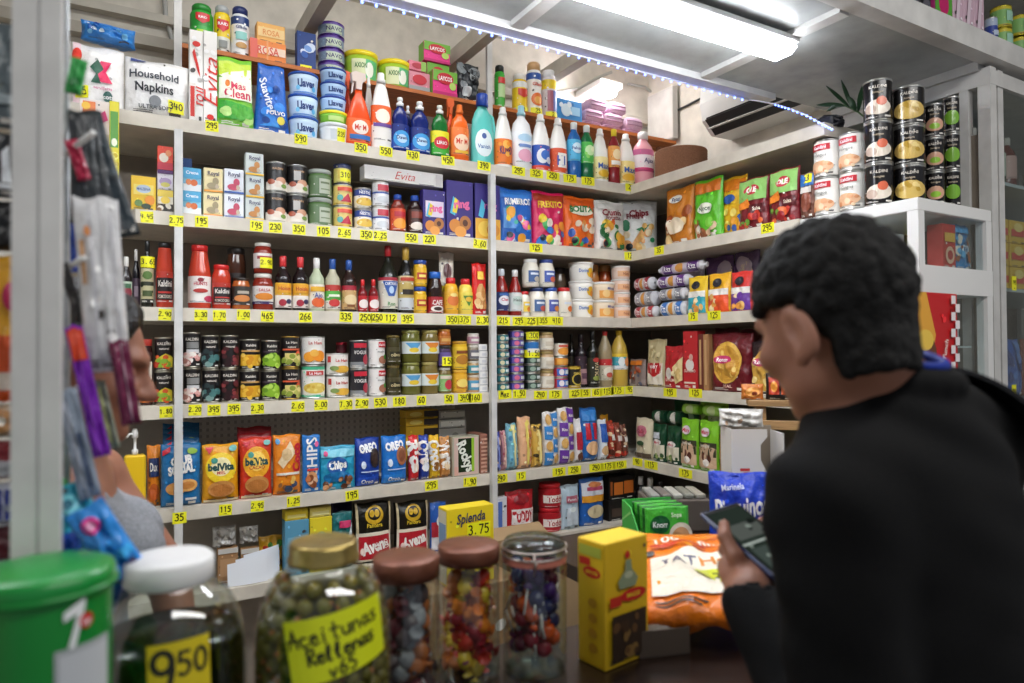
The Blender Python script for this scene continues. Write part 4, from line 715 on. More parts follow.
P('b', 2, 253.5, 272, 242, jar('8a2a1c', 'd8d4ca', [(0, 1, 'e4dcd8')], [('R', .2, .6, .8, .8, '9a2a34')], lh=.12, lr=.86, lv=(.18, .74), sticker=('2.90', .6, .35, .55, .7)), 'salsa jar with white lid and price sticker, upper one', 'sauce_jar', 'jar', ins=.022, base=zb+.001, group='salsa jars')
hot = lambda: [('R', .1, .6, .9, .95, 'e8a82e'), ('T', 'Hoisin', .5, .78, .16, 'b8282a', .6), ('E', .4, .2, .18, .14, 'a82a3a'), ('E', .7, .25, .14, .1, '3a3a5a')]
P('b', 2, 275, 291, 255, bottle('sauce', '1c1012', 'd83a3e', [(0, .5, 'f0e8e0'), (.5, 1, 'e8b43a')], hot()), 'black sauce bottle with red cap and yellow label, left one', 'sauce_bottle', 'sauce bottle', ins=.02, group='red capped sauces')
P('b', 2, 292.5, 308, 256, bottle('sauce', '1c1012', 'd83a3e', [(0, .5, 'f0e8e0'), (.5, 1, 'e8b43a')], hot()), 'black sauce bottle with red cap and yellow label, beside the pale green bottle', 'sauce_bottle', 'sauce bottle', ins=.02, group='red capped sauces')
P('b', 2, 309, 324, 257, bottle('sauce', 'b8c4a4', 'f2f0ec', [(0, 1, 'ece6d8')], [('R', .1, .7, .9, .9, 'e8b43a'), ('E', .5, .25, .35, .2, 'e0642e'), ('T', 'Ajo', .5, .55, .2, '4a5aa0', .4)]), 'pale green dressing bottle with white cap', 'sauce_bottle', 'sauce bottle', ins=.02)
P('b', 2, 325, 340, 258, bottle('sauce', 'b8b49c', '2f58a4', [(0, .35, 'e8e2d8'), (.35, .75, '58b048'), (.75, 1, 'b83a34')], [('E', .5, .25, .3, .16, 'c83a3a'), ('R', .2, .5, .8, .6, 'e8f0d8')]), 'grey dressing bottle with green label and blue cap', 'sauce_bottle', 'sauce bottle', ins=.02)
P('b', 2, 341.5, 356, 259, bottle('sauce', '2a1814', '2f58a4', [(0, .8, 'd0a870'), (.8, 1, 'a8283a')], [('E', .5, .4, .36, .22, 'e8d0a0'), ('R', .3, .1, .7, .2, '8a5a34')]), 'dark sauce bottle with tan label and blue cap', 'sauce_bottle', 'sauce bottle', ins=.02)
for a, b, ww in ((358, 367, 'left'), (368.5, 378, 'right')):
    P('b', 2, a, b, 279, bottle('sauce', '7a1418', 'd02a2c', [(0, 1, 'b8202a')], [('E', .5, .45, .42, .3, 'eee4de')]), f'small red hot sauce bottle with round white mark, {ww} one', 'sauce_bottle', 'sauce bottle', ins=.02, group='small hot sauces')
P('b', 2, 378.5, 397, 244, bottle('brandy', '1a1c14', 'a82228', [(0, .9, 'dcd8c8'), (.9, 1, 'a8283a')], [('P', [(.15,.88),(.85,.88),(.62,.4),(.38,.4)], '2f58a4'), ('T', 'CARTAVIO', .5, .8, .1, 'f0f0f0', .5), ('E', .5, .6, .1, .12, 'b8d0e8'), ('T', 'Ron', .5, .16, .12, '4a8a4a', .3)], lv=(.06, .52)), 'big dark bottle with blue shield label and red cap', 'liquor_bottle', 'bottle', ins=.02)
P('b', 2, 398, 413, 246, bottle('sauce', '15130f', 'b8943a', [(0, .35, 'c8ccd0'), (.35, .8, 'c0a860'), (.8, 1, 'd8c89a')], [('R', .2, .45, .8, .6, '2a2018'), ('R', .1, .85, .9, .95, 'b8402a')], lv=(.05, .56)), 'dark soy bottle with gold cap and tan label', 'sauce_bottle', 'sauce bottle', ins=.02)
P('b', 2, 413.5, 426, 259.5, jar('d8a82a', '22489a', [(0, 1, 'e8b82e')], [('R', .2, .3, .8, .7, 'b8402a'), ('R', .3, .42, .7, .58, 'f0d870')], lh=.16, lr=.96, lv=(.1, .85)), 'yellow seasoning jar with blue lid', 'spice_jar', 'jar', 2, ins=.02)
P('b', 2, 427, 442, 271, jar('2a1a16', '2060b8', [(0, 1, 'a8242e')], [('T', 'CAFE', .5, .65, .3, 'f0e8e0', .5), ('E', .5, .25, .34, .2, 'e8e0d8'), ('E', .5, .25, .2, .12, '3a2018')], lh=.16, lr=.74, shoulder=.7, lv=(.03, .48)), 'instant coffee jar with blue lid and red label', 'coffee_jar', 'jar', ins=.02)
P('b', 2, 443.5, 457.5, 277, bottle('squeeze', 'e8b02e', 'd0282c', [(0, 1, 'eab238')], [('E', .5, .5, .34, .28, 'e07a3a'), ('E', .5, .8, .2, .1, 'f4dc8a')]), 'yellow mustard bottle with red cap, left one', 'mustard_bottle', 'mustard', ins=.02, group='mustard bottles')
P('b', 2, 458.5, 472, 278, bottle('squeeze', 'ecd45a', 'd0282c', [(0, 1, 'ead85a')], [('P', [(.2,.8),(.8,.8),(.5,.2)], '5a8a3a'), ('E', .5, .6, .18, .14, 'e8b83a')]), 'pale yellow mustard bottle with green mark and red cap', 'mustard_bottle', 'mustard', ins=.02, group='mustard bottles')
P('b', 2, 440, 455, 248, bag('e4dccc', [('E', .5, .7, .3, .12, '6a4a4a'), ('R', .25, .2, .75, .5, 'c8bca8')], d=.4, seed=41, sticker=('3.5', .5, .28, .8, .36)), 'white pouch with price sticker behind the mustard bottles', 'sauce_pouch', 'sauce pouch', ins=.10)
P('b', 2, 473.5, 487.5, 263, bag('d8201e', [('E', .5, .36, .38, .24, 'd8a060'), ('G', 42, 10, .2, .14, .8, .55, .06, ['e8bc80', 'c88a48', 'f0cf98']), ('R', .25, .68, .75, .84, 'f0c03a')], d=.5, seed=42), 'red peanut bag beside the upright', 'peanut_bag', 'snack bag', ins=.02)
for a, b, yt, c, ww in ((495, 507.5, 268, 'dfe6ee', 'with dark blue label and white cap, left one'), (509, 520.5, 269, 'eef0ee', 'with pale label and white cap, right one')):
    P('b', 2, a, b, yt, bottle('ketchup', '8a1c18', c, [(0, 1, '26386a' if a < 500 else 'd8dcd8')], [('E', .5, .55, .36, .26, 'e8ecf0' if a < 500 else 'c8d8d0'), ('T', 'Heinz' if a > 500 else 'Clan', .5, .6, .16, 'c8283a' if a < 500 else '4a5a4a', .6), ('R', .2, .8, .8, .92, '3a6ab0' if a < 500 else 'e8e8e4')]), f'red ketchup bottle {ww}', 'ketchup_bottle', 'ketchup', ins=.02)
may = lambda lc, band, im: jar('f0ebdc', lc, [(0, 1, 'efe9da')], [('P', [(.2,.1),(.8,.1),(.8,.9),(.2,.9)], band), ('E', .62, .3, .16, .2, im), ('R', .3, .6, .7, .75, 'dce4ee')], lh=.13, lr=.82, shoulder=.74, lv=(.14, .72))
P('b', 2, 520.5, 528.8, 291, may('d02a2c', 'f0d050', 'e0842e'), 'small mayonnaise jar with red lid beside the ketchup', 'mayonnaise_jar', 'mayonnaise', ins=.02, group='mayonnaise jars')
za = P('b', 2, 529, 543.5, 287, may('22386e', '4a6a9a', 'c85a4a'), 'mayonnaise jar with navy lid and blue label, lower left', 'mayonnaise_jar', 'mayonnaise', ins=.02, group='mayonnaise jars')
zb = P('b', 2, 544.2, 557, 287, may('2a50a8', '4a58a8', 'd8883a'), 'mayonnaise jar with blue lid and shield label, lower right', 'mayonnaise_jar', 'mayonnaise', ins=.02, group='mayonnaise jars')
P('b', 2, 523, 537.5, 258, may('e4e4e0', '3f5f94', 'c8c0b0'), 'large mayonnaise jar with white lid, upper row', 'mayonnaise_jar', 'mayonnaise', ins=.021, base=za+.001, group='mayonnaise jars')
P('b', 2, 539, 553, 258.5, may('2a3f8a', '3f58a8', 'd86a4a'), 'mayonnaise jar with dark blue lid, upper row', 'mayonnaise_jar', 'mayonnaise', ins=.021, base=zb+.001, group='mayonnaise jars')
P('b', 2, 557.5, 570, 287, may('d02a2c', 'e8e0d0', 'e8762a'), 'mayonnaise jar with red lid and orange picture', 'mayonnaise_jar', 'mayonnaise', ins=.02, group='mayonnaise jars')
mg = lambda c: tub('f2efe6', 'f0eee8', [('E', .62, .5, .16, .3, c), ('E', .7, .34, .1, .2, 'e8922a'), ('T', 'Dorina', .36, .62, .22, '3f74c0', .34)], taper=.88, lh=.14)
P('b', 2, 570.5, 591, 261, mg('f4c02a'), 'white margarine tub with yellow picture', 'margarine_tub', 'tub', 3, 'margarine tubs', ins=.02)
mo = lambda: tub('f0dcc0', 'f0eee8', [('R', .15, .1, .85, .6, 'f0a850'), ('E', .4, .4, .14, .24, 'f8cf8a'), ('T', 'Mirasol', .6, .74, .18, '6a6aa0', .34)], taper=.9, lh=.14)
P('b', 2, 592, 612, 281, mo(), 'white margarine tub with orange label', 'margarine_tub', 'tub', 2, 'orange margarine tubs', ins=.02)
P('b', 2, 613, 628, 265, tub('f2d8c8', 'f0eee8', [('R', .1, .2, .9, .7, 'f0b888'), ('T', 'Nata', .5, .45, .25, 'b86a4a', .4)], taper=.92, lh=.14), 'small peach coloured spread tub', 'margarine_tub', 'tub', 4, 'peach spread tubs', ins=.02)
for a, b, c, w_ in ((589, 598, 'c07a3a', 'left'), (599, 610, 'b8562a', 'right')):
    P('b', 2, a, b, 264, jar(c, 'a8743a', [(0, 1, 'd8a050')], [('R', .2, .2, .8, .7, 'c88a40')], lh=.12), f'small amber jar standing behind the margarine tubs, {w_} one', 'spice_jar', 'jar', ins=.13, group='amber jars')
P('b', 2, 553.5, 565, 267, jar('5a4a3a', '2a2622', [(0, 1, '6a5a4a')], [], lh=.12), 'dark jar standing at the back beside the mayonnaise', 'spice_jar', 'jar', ins=.14)
# biscuit rolls and nut bags on the side shelf
rl = lambda c1, c2, body, s: roll(body, [(.06, .3, c1), (.38, .62, c2), (.7, .95, c1)], [('T', 'Ritz', .18, .5, .4, 'ffffff', .2), ('T', 'Ritz', .82, .5, .4, 'ffffff', .2), ('E', .5, .5, .1, .4, 'd89a4a')], seed=s)
zr = Z[2]
z1 = P('r', 2, 632, 655, 306, rl('b83a44', 'd8d8d8', 'd4d6d8', 1), 'silver biscuit roll with red print, front left of the side shelf', 'biscuit_roll', 'biscuits', ins=.015)
P('r', 2, 657, 684, 301, rl('3f78c4', 'e8e8e8', 'dcdfe2', 2), 'white and blue biscuit roll at the bottom of the roll pile', 'biscuit_roll', 'biscuits', ins=.015)
P('r', 2, 632, 653, 291, rl('9a9aa2', 'c8cad0', 'd8dadd', 3), 'plain silver biscuit roll in the middle of the left pile', 'biscuit_roll', 'biscuits', ins=.018, base=z1+.001)
z2 = at(670, 300, 0, XR+.015)[2]
P('r', 2, 656, 684, 288, rl('8a8c98', 'cfd2d6', 'd4d6da', 4), 'plain silver biscuit roll above the blue and white one', 'biscuit_roll', 'biscuits', ins=.02, base=z2+.002)
z3 = at(670, 287, 0, XR+.02)[2]
P('r', 2, 654, 688, 275, rl('6a3a8a', 'e4d8e4', 'd8cfe0', 5), 'purple and white biscuit roll, third up in the roll pile', 'biscuit_roll', 'biscuits', ins=.03, base=z3+.002)
z4 = at(670, 274, 0, XR+.03)[2]
P('r', 2, 656, 704, 262, rl('5a2f78', 'd8ccd8', 'cfc8d8', 6), 'long purple biscuit roll on top of the roll pile', 'biscuit_roll', 'biscuits', ins=.04, base=z4+.002)
P('r', 2, 632, 650, 277, rl('a83a44', 'd0d0d4', 'd4d4d8', 7), 'silver and red biscuit roll on top of the left pile', 'biscuit_roll', 'biscuits', ins=.022, base=at(640, 290.5, 0, XR+.018)[2]+.001)
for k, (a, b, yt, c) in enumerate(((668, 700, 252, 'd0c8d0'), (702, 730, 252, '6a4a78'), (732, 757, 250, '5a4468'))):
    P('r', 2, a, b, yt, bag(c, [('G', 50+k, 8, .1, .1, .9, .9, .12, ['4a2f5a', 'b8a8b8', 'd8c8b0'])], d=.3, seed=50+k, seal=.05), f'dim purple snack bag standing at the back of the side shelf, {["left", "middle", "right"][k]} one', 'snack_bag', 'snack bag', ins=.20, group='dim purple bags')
nb = lambda top, bot, s: bag(top, [('R', 0, 0.02, 1, .5, bot), ('R', 0, .44, 1, .6, 'f0ece4'), ('E', .5, .76, .22, .11, '26262e'), ('G', s, 8, .15, .06, .85, .4, .08, ['f0c070', 'e8a04a', 'f4e0b0', bot])], d=.34, seed=s)
P('r', 2, 686, 705, 276, nb('f0c832', '3aa8b8', 61), 'yellow and teal nut bag beside the biscuit rolls', 'nut_bag', 'nuts', ins=.02)
P('r', 2, 706, 728, 273, nb('f0b428', 'e8562a', 62), 'yellow and red orange nut bag, middle one of three', 'nut_bag', 'nuts', ins=.02)
P('r', 2, 729, 750, 271, nb('d83a34', '6a3a9a', 63), 'red and purple nut bag beside the customer head', 'nut_bag', 'nuts', ins=.02)
# ------------------------------------------------------------------ fourth shelf: cans, jars, oil
def bc(im, title='KALDINI', tc='e8e0d4', low='1e1a1a', lid='b8b4a4', extra=()):
    return can([(0, 1, low)], [('T', title, .5, .84, .09, tc, .6), ('T', 'natural', .5, .68, .07, tc, .45)]+list(extra)+im, lid)
def veg(cols, seed, y1=.5): return [('G', seed, 14, .1, .08, .9, y1, .085, cols)]
P('b', 3, 154, 172.5, 337, bc([('P', [(.1,.06),(.9,.06),(.9,.4),(.55,.52),(.1,.3)], 'd8c83a')]+veg(['d85a2a', '8ab83a', 'f0d040', 'b8341e'], 71, .45)), 'black mixed vegetable can left of the upright', 'food_can', 'can', 2, 'black cans on the fourth shelf', ins=.02)
P('b', 3, 140, 153, 339, jar('3a1c18', 'b83a2e', [(0, .4, 'e87a2a'), (.4, 1, '3a201c')], [('R', .2, .45, .8, .8, 'e8e0d0')], lh=.1, lv=(.05, .9)), 'dark jar with red lid behind the shop keeper', 'sauce_jar', 'jar', ins=.03)
P('b', 3, 183, 200.5, 332, bc([('R', .25, .55, .8, .75, '8a8a88'), ('R', .25, .4, .8, .52, 'd8d8d8')]+veg(['f0d8d0', 'e8b0a8', 'f4ece4', 'c88a80'], 72, .38)), 'black mushroom can with pale pink picture', 'food_can', 'can', 2, 'black cans on the fourth shelf', ins=.02)
P('b', 3, 201.5, 219, 335, bc(veg(['4a7a78', '2a3a3c', '7a9a94', '1a2226'], 73, .6)), 'black bean can with dark teal picture', 'food_can', 'can', 2, 'black cans on the fourth shelf', ins=.02)
P('b', 3, 220, 238, 335, bc(veg(['4a1c22', '6a2a30', '2a1216', '8a3a3c'], 74, .6)), 'black bean can with dark red picture', 'food_can', 'can', 2, 'black cans on the fourth shelf', ins=.02)
P('b', 3, 239.5, 259.5, 339, bc([('R', .06, .1, .94, .5, 'e0a82a')]+veg(['f0c040', 'd89420', 'f4d060'], 75), 'Kaldini', extra=[('R', .1, .6, .9, .66, 'c89a5a')]), 'black corn can with yellow picture', 'food_can', 'can', 2, 'black cans on the fourth shelf', ins=.02)
P('b', 3, 261, 279.5, 340, bc([('E', .5, .32, .42, .24, '8ab82e')]+veg(['a0cc40', '6a9a24', 'b8d860'], 76), 'Kaldini', extra=[('R', .1, .6, .9, .66, '4a3a4a')]), 'black pea can with bright green picture', 'food_can', 'can', 2, 'black cans on the fourth shelf', ins=.02)
P('b', 3, 281, 299, 336, bc([('R', .2, .16, .82, .46, 'd8c878'), ('E', .78, .45, .12, .1, 'd85a3a')]+veg(['8a9a3a', 'e8d890', 'b8b860'], 77, .4), 'La Ham', extra=[('R', .08, .56, .92, .62, 'd8603a')], lid='b8964a'), 'black antipasto can with gold lid', 'food_can', 'can', 2, 'black cans on the fourth shelf', ins=.02)
zb = P('b', 3, 300.5, 324.5, 365, can([(0, .08, '4ab88a'), (.08, .9, 'f2efe8'), (.9, 1, '4ab88a')], [('R', .2, .72, .8, .86, 'c83a34'), ('T', 'La Ham', .5, .79, .09, 'ffffff', .5), ('E', .5, .3, .4, .18, 'e4c860'), ('G', 8, 10, .2, .18, .8, .42, .05, ['f0dc80', 'd8b040'])]), 'large white can with corn picture and green rims', 'food_can', 'can', ins=.02)
P('b', 3, 300.5, 324.5, 336, can([(0, 1, 'f2efe8')], [('T', 'La Ham', .5, .8, .12, 'c8605a', .55), ('E', .3, .25, .2, .2, 'f0a030'), ('E', .62, .28, .22, .22, 'f0942a'), ('E', .46, .4, .14, .14, 'f4b850')]), 'large white can with orange fruit picture on top of the corn can', 'food_can', 'can', ins=.0205, base=zb+.001)
P('b', 3, 326, 348, 353, can([(0, 1, 'f0ece4')], [('T', 'La Ham', .58, .7, .15, 'c83a34', .5), ('E', .6, .25, .32, .18, 'e4b040'), ('R', .05, .6, .18, .9, 'c83a34'), ('E', .3, .3, .16, .12, '8aa05a')]), 'short white corn can', 'food_can', 'can', 2, 'short white cans', ins=.02)
P('b', 3, 336, 347, 342, can([(0, 1, '5a1c24')], [('R', .2, .3, .8, .7, 'c87a80')], lid='c83a4a'), 'dark red can at the back above the short white cans', 'food_can', 'can', ins=.12)
P('b', 3, 349.5, 366.5, 340, can([(0, .2, '8a8e90'), (.2, 1, '26242a')], [('R', .2, .76, .85, .94, 'c8283a'), ('T', 'YOGUR', .5, .58, .14, 'e8e4e0', .6), ('E', .75, .3, .16, .2, 'b83a4a')]), 'black can with red mark and grey foot', 'food_can', 'can', 2, 'red marked cans', ins=.02)
P('b', 3, 367.5, 384.5, 339, can([(0, 1, 'f0ede8')], [('R', .48, .74, .95, .95, 'c8202e'), ('T', 'Kaldini', .7, .84, .09, 'ffffff', .4), ('E', .7, .25, .22, .16, 'a87058'), ('E', .82, .36, .1, .1, '4a8a3a'), ('T', 'mushr', .6, .58, .08, '8a8a86', .4)]), 'white mushroom can with red corner mark', 'food_can', 'can', 2, 'red marked cans', ins=.02)
P('b', 3, 386, 399.5, 335, jar('3f3a1e', '6a5a2a', [(0, 1, '4a4428')], [('R', .2, .3, .8, .7, '2a2818'), ('T', 'olivo', .5, .5, .25, 'c8b888', .5)], lh=.09, lr=.9), 'dark olive jar with brown lid', 'pickle_jar', 'jar', 2, 'olive and pickle jars', ins=.02)
pk = lambda b, c, l: jar(b, l, [(0, 1, 'e0d8c0')], [('R', 0, 0, 1, 1, 'd8e0dc'), ('P', [(.15,.9),(.85,.9),(.6,.4),(.4,.4)], c), ('E', .5, .3, .2, .2, 'e8c83a')], lh=.1, lr=.9, lv=(.3, .72))
P('b', 3, 401, 419.5, 330, pk('6a6a2e', '58a0d0', '8a8a48'), 'olive jar with pale blue and yellow label', 'pickle_jar', 'jar', 2, 'olive and pickle jars', ins=.02)
P('b', 3, 421, 437.5, 330, pk('7a6a34', 'e0862e', 'a89a5a'), 'pickle jar with white and orange label', 'pickle_jar', 'jar', 2, 'olive and pickle jars', ins=.02)
zb = P('b', 3, 438.5, 450.5, 367.5, jar('7a6a40', 'c8c4b8', [(0, 1, '8ab870')], [('E', .6, .4, .25, .3, 'c8384a'), ('R', .1, .75, .9, .95, 'e0d0c0')], lh=.1, lv=(.1, .8)), 'small jar with green and pink label, bottom of its stack', 'spice_jar', 'jar', ins=.02)
zb = P('b', 3, 438.5, 450.5, 345.5, jar('4a3a5a', '2a2a2a', [(0, 1, '6a5a9a')], [('R', .2, .5, .8, .7, 'c8b0d0')], lh=.14, lr=.95, sticker=('150', .6, .3, .8, .7), lv=(.1, .8)), 'small purple jar with black lid and price sticker', 'spice_jar', 'jar', ins=.0205, base=zb+.001)
P('b', 3, 438, 450, 329, jar('b8642a', 'c88a3a', [(0, 1, 'c87a34')], [('R', .2, .3, .8, .7, 'e0b060')], lh=.14, lr=.95), 'small orange jar, top of its stack', 'spice_jar', 'jar', ins=.021, base=zb+.001)
zb = P('b', 3, 452, 466.5, 370, jar('e0a428', 'e8b43a', [(0, 1, 'e8b030')], [('R', .2, .2, .8, .7, 'c87a2a'), ('E', .5, .5, .3, .25, 'f4d870')], lh=.1, lr=.96, lv=(.05, .9)), 'yellow bouillon jar, lower one', 'spice_jar', 'jar', ins=.02)
P('b', 3, 452, 466.5, 341, jar('e8b82a', 'c8942a', [(0, 1, 'f0c83a')], [('E', .5, .4, .34, .22, 'b87a2a'), ('R', .2, .68, .8, .82, '8a4a24')], lh=.1, lr=.98, lv=(.05, .9)), 'tall yellow jar standing on the bouillon jar', 'spice_jar', 'jar', ins=.0205, base=zb+.001)
sm = [('c8a070', '58a0c8', 375), ('b89868', '4a98a8', 361), ('8a8070', '6a6a74', 345), ('d8d0c8', 'b88a9a', 333)]; zb = None
for k, (b, c, yt) in enumerate(sm): zb = P('b', 3, 467.8, 478.5, yt, jar(b, 'd0ccc0', [(0, 1, c)], [('R', .2, .3, .8, .7, 'e8e4dc')], lh=.14, lr=.95, lv=(.15, .8)), f'tiny spice jar with {["blue", "teal", "grey", "pink"][k]} label in the jar stack', 'spice_jar', 'jar', group='tiny spice jars', ins=.02, base=None if k == 0 else zb+.0008)
P('b', 3, 479.5, 487.6, 344, box('ecebe8', [('R', 0, .0, 1, .12, 'b8b8bc'), ('R', .3, .3, .8, .7, 'd8d8dc')], d=.9), 'flat white box', 'flat_box', 'box', 7, 'flat white boxes', ins=.02)
fish = lambda c, c2, c3: tin(c, c2, [('R', .1, .15, .9, .85, c2), ('E', .35, .5, .14, .3, c3), ('R', .55, .3, .85, .7, 'd8e0e0')])
P('b', 3, 496, 507.5, 334, fish('1c5a62', '2f7f86', 'e0d8b0'), 'teal fish tin', 'fish_tin', 'tin', 7, 'teal fish tins', ins=.02)
P('b', 3, 509, 522, 330, fish('3a3a80', '6a5aa8', 'd86a8a'), 'purple and blue fish tin', 'fish_tin', 'tin', 7, 'purple fish tins', ins=.02)
zb = P('b', 3, 524.5, 538.5, 356, fish('1c2a26', '3a5048', '8aa090'), 'dark green fish tin', 'fish_tin', 'tin', 4, 'dark green fish tins', ins=.02)
zb = P('b', 3, 524.5, 538, 341, can([(0, 1, '2f74b8')], [('R', .1, .2, .9, .5, 'e8e8e0')], sticker=('1.50', .45, .1, 1.1, .6)), 'blue tin with price sticker on the dark green tins', 'fish_tin', 'tin', ins=.0205, base=zb+.001)
P('b', 3, 525, 537.5, 332, can([(0, 1, '3a4a58')], [], sticker=('200', .45, .6, .9, 1.0)), 'grey tin with price sticker, top of the dark green stack', 'fish_tin', 'tin', ins=.021, base=zb+.001)
P('b', 3, 540, 552.5, 332, jar('c0a078', 'a8905a', [(0, 1, 'e4dccc')], [('R', .25, .3, .75, .7, 'd0c4b0')], lh=.16, lr=.92, lv=(.1, .82)), 'cream coloured garlic jar with gold lid', 'garlic_jar', 'jar', 3, 'cream jars', ins=.02)
zb = P('b', 3, 554, 566.5, 366.5, fish('c83a44', '3a6ac0', 'e8e0e0'), 'blue and red tuna can', 'tuna_can', 'tin', 2, 'tuna cans', ins=.02)
zb = P('b', 3, 554, 566.5, 357, can([(0, 1, 'd8862a')], [('R', .1, .2, .9, .8, 'e8a84a')]), 'orange tin on the tuna cans', 'tuna_can', 'tin', ins=.0205, base=zb+.001)
P('b', 3, 554, 566.5, 343, can([(0, 1, 'ece0d0')], [('E', .5, .4, .36, .3, 'e89a3a'), ('R', .2, .75, .8, .9, 'd8503a')]), 'white and orange can, top of the tuna can stack', 'tuna_can', 'can', ins=.021, base=zb+.001)
P('b', 3, 568.5, 579.5, 366, can([(0, .1, 'b89a3a'), (.1, .9, '1c1a14'), (.9, 1, 'c8a83a')], [('E', .5, .4, .36, .3, 'c8b040'), ('E', .5, .4, .28, .24, '1c1a14'), ('T', 'malta', .5, .72, .14, 'd8c060', .5)], lid='b89a3a'), 'small black and gold drink can before the dark bottles', 'drink_can', 'can', ins=.005)
P('b', 3, 575.5, 586, 334, bottle('wine', '1c1418', '241a20', [(0, .55, 'b08a8c'), (.55, 1, '3a2a34')], [('R', .3, .2, .7, .4, '6a4a5a')]), 'dark wine bottle with dusty pink label', 'oil_bottle', 'bottle', ins=.055)
P('b', 3, 568, 575, 334, bottle('wine', '15110f', '1a1614', [(0, 1, '3a342a')]), 'dark slim bottle behind the black and gold can', 'oil_bottle', 'bottle', ins=.13)
P('b', 3, 587.5, 597.5, 331, bottle('wine', '14160e', '101010', [(0, .1, '14160e'), (.1, .9, '2a2c1c')], [('T', 'OLIVA', .5, .5, .14, 'd8c8a0', .7, pi/2), ('E', .5, .82, .25, .08, 'b83a34'), ('E', .5, .2, .25, .08, '8a9a4a')]), 'tall black olive oil bottle beside the clear oil', 'oil_bottle', 'oil bottle', ins=.02)
P('b', 3, 599, 610.5, 331, bottle('oil', '9a8a6a', 'c02a2a', [(0, .7, 'c8c0a8'), (.7, 1, 'c83034')], [('E', .5, .4, .36, .24, 'e8e0d0'), ('E', .5, .25, .2, .12, 'c85a4a')], lv=(.12, .5)), 'clear cooking oil bottle with red cap', 'oil_bottle', 'oil bottle', ins=.02)
P('b', 3, 612, 625.5, 330, bottle('oil', 'c8a848', 'e8c42a', [(0, .25, 'e8ecec'), (.25, .8, '4ab0c0'), (.8, 1, 'e8c83a')], [('E', .35, .5, .16, .3, 'e8f0f0'), ('E', .65, .5, .16, .3, 'f0a060')], lv=(.3, .58)), 'golden cooking oil bottle with yellow cap', 'oil_bottle', 'oil bottle', ins=.02)
P('r', 3, 627.5, 643, 359, bag('8a7a74', [('G', 80, 16, .1, .05, .9, .7, .07, ['c86a3a', 'e8d8c8', '5a5a6a', '9a4a34']), ('R', .1, .78, .9, .94, 'd87a2a')], d=.34, seed=80), 'clear bag of small mixed sweets at the shelf corner', 'snack_bag', 'snack bag', ins=.03)
# noodles and pasta on the side shelf
P('r', 3, 645, 663.5, 339, bag('d4c69a', [('R', .05, .05, .95, .5, 'e8e0d0'), ('P', [(.1,.5),(.9,.5),(.9,.3),(.5,.2),(.1,.3)], 'c8242e'), ('T', 'MARY', .5, .42, .07, 'ffffff', .6), ('G', 81, 10, .1, .55, .9, .9, .05, ['e4d8ac', 'c0b080'])], d=.34, seed=81), 'tall cream noodle bag with red band', 'pasta_bag', 'pasta', ins=.05)
P('r', 3, 662, 682, 346, bag('b8252c', [('E', .35, .35, .18, .14, 'e8e0d8'), ('T', 'SUPREMO', .45, .2, .07, 'f0d8c8', .6), ('P', [(.55,.5),(1,.75),(1,.2),(.7,.1)], 'e0c890'), ('G', 82, 6, .6, .2, .95, .7, .06, ['f0dcac', 'd0b070'])], d=.34, seed=82), 'red noodle bag with cream picture', 'pasta_bag', 'pasta', ins=.02)
P('r', 3, 683, 697, 331, box('c0262c', [('E', .5, .42, .3, .1, 'e8e0d8'), ('T', 'SUPREMO', .5, .32, .05, 'f0d8c8', .8), ('R', .1, .1, .9, .13, 'f0e0d0'), ('E', .6, .55, .14, .06, 'e0b0a0')], d=.6), 'tall red lasagne box on the side shelf', 'pasta_box', 'pasta', ins=.02)
for a, b, c, w_ in ((698, 702.5, '6a2a20', 'left'), (703, 708, 'a87a50', 'right')): P('r', 3, a, b, 334, box(c, [('R', .3, .1, .7, .9, 'c8a070')], d=.06), f'slim brown spaghetti box standing on edge, {w_} one', 'pasta_box', 'pasta', ins=.02, group='slim spaghetti boxes')
P('r', 3, 709, 747, 333, bag('6a1620', [('E', .45, .5, .38, .36, 'e0b04a'), ('E', .45, .48, .33, .31, 'd0983a'), ('G', 83, 12, .2, .26, .7, .7, .05, ['f0cc70', 'c88a30', 'e8bc58']), ('E', .36, .55, .24, .07, 'c8346a'), ('T', 'Ronco', .36, .55, .07, 'ffffff', .4), ('T', 'IDEAL', .5, .1, .05, 'e0b8a8', .5)], d=.3, seed=83, wr=.008), 'large maroon pasta bag with a pasta picture', 'pasta_bag', 'pasta', ins=.02, rot=.1)
P('r', 3, 748, 782, 341, bag('2a1c20', [('E', .5, .45, .42, .4, 'd8a84a'), ('G', 84, 12, .15, .15, .85, .7, .07, ['e8c470', 'c08a34', 'f0d488']), ('E', .36, .6, .24, .08, 'c8346a'), ('T', 'Ronco', .36, .6, .08, 'ffffff', .4)], d=.3, seed=84, wr=.008), 'dark pasta bag with golden shells beside the customer face', 'pasta_bag', 'pasta', ins=.03)
for k, (a, b) in enumerate(((712, 736), (738, 762), (764, 790))): P('r', 3, a, b, 328+k, bag('5a1420', [('G', 85+k, 5, .1, .1, .9, .9, .1, ['7a2430', '3a0c14'])], d=.3, seed=85+k), f'dark maroon pasta bag in the back row, {["left", "middle", "right"][k]} one', 'pasta_bag', 'pasta', ins=.20, group='maroon bags in the back row')

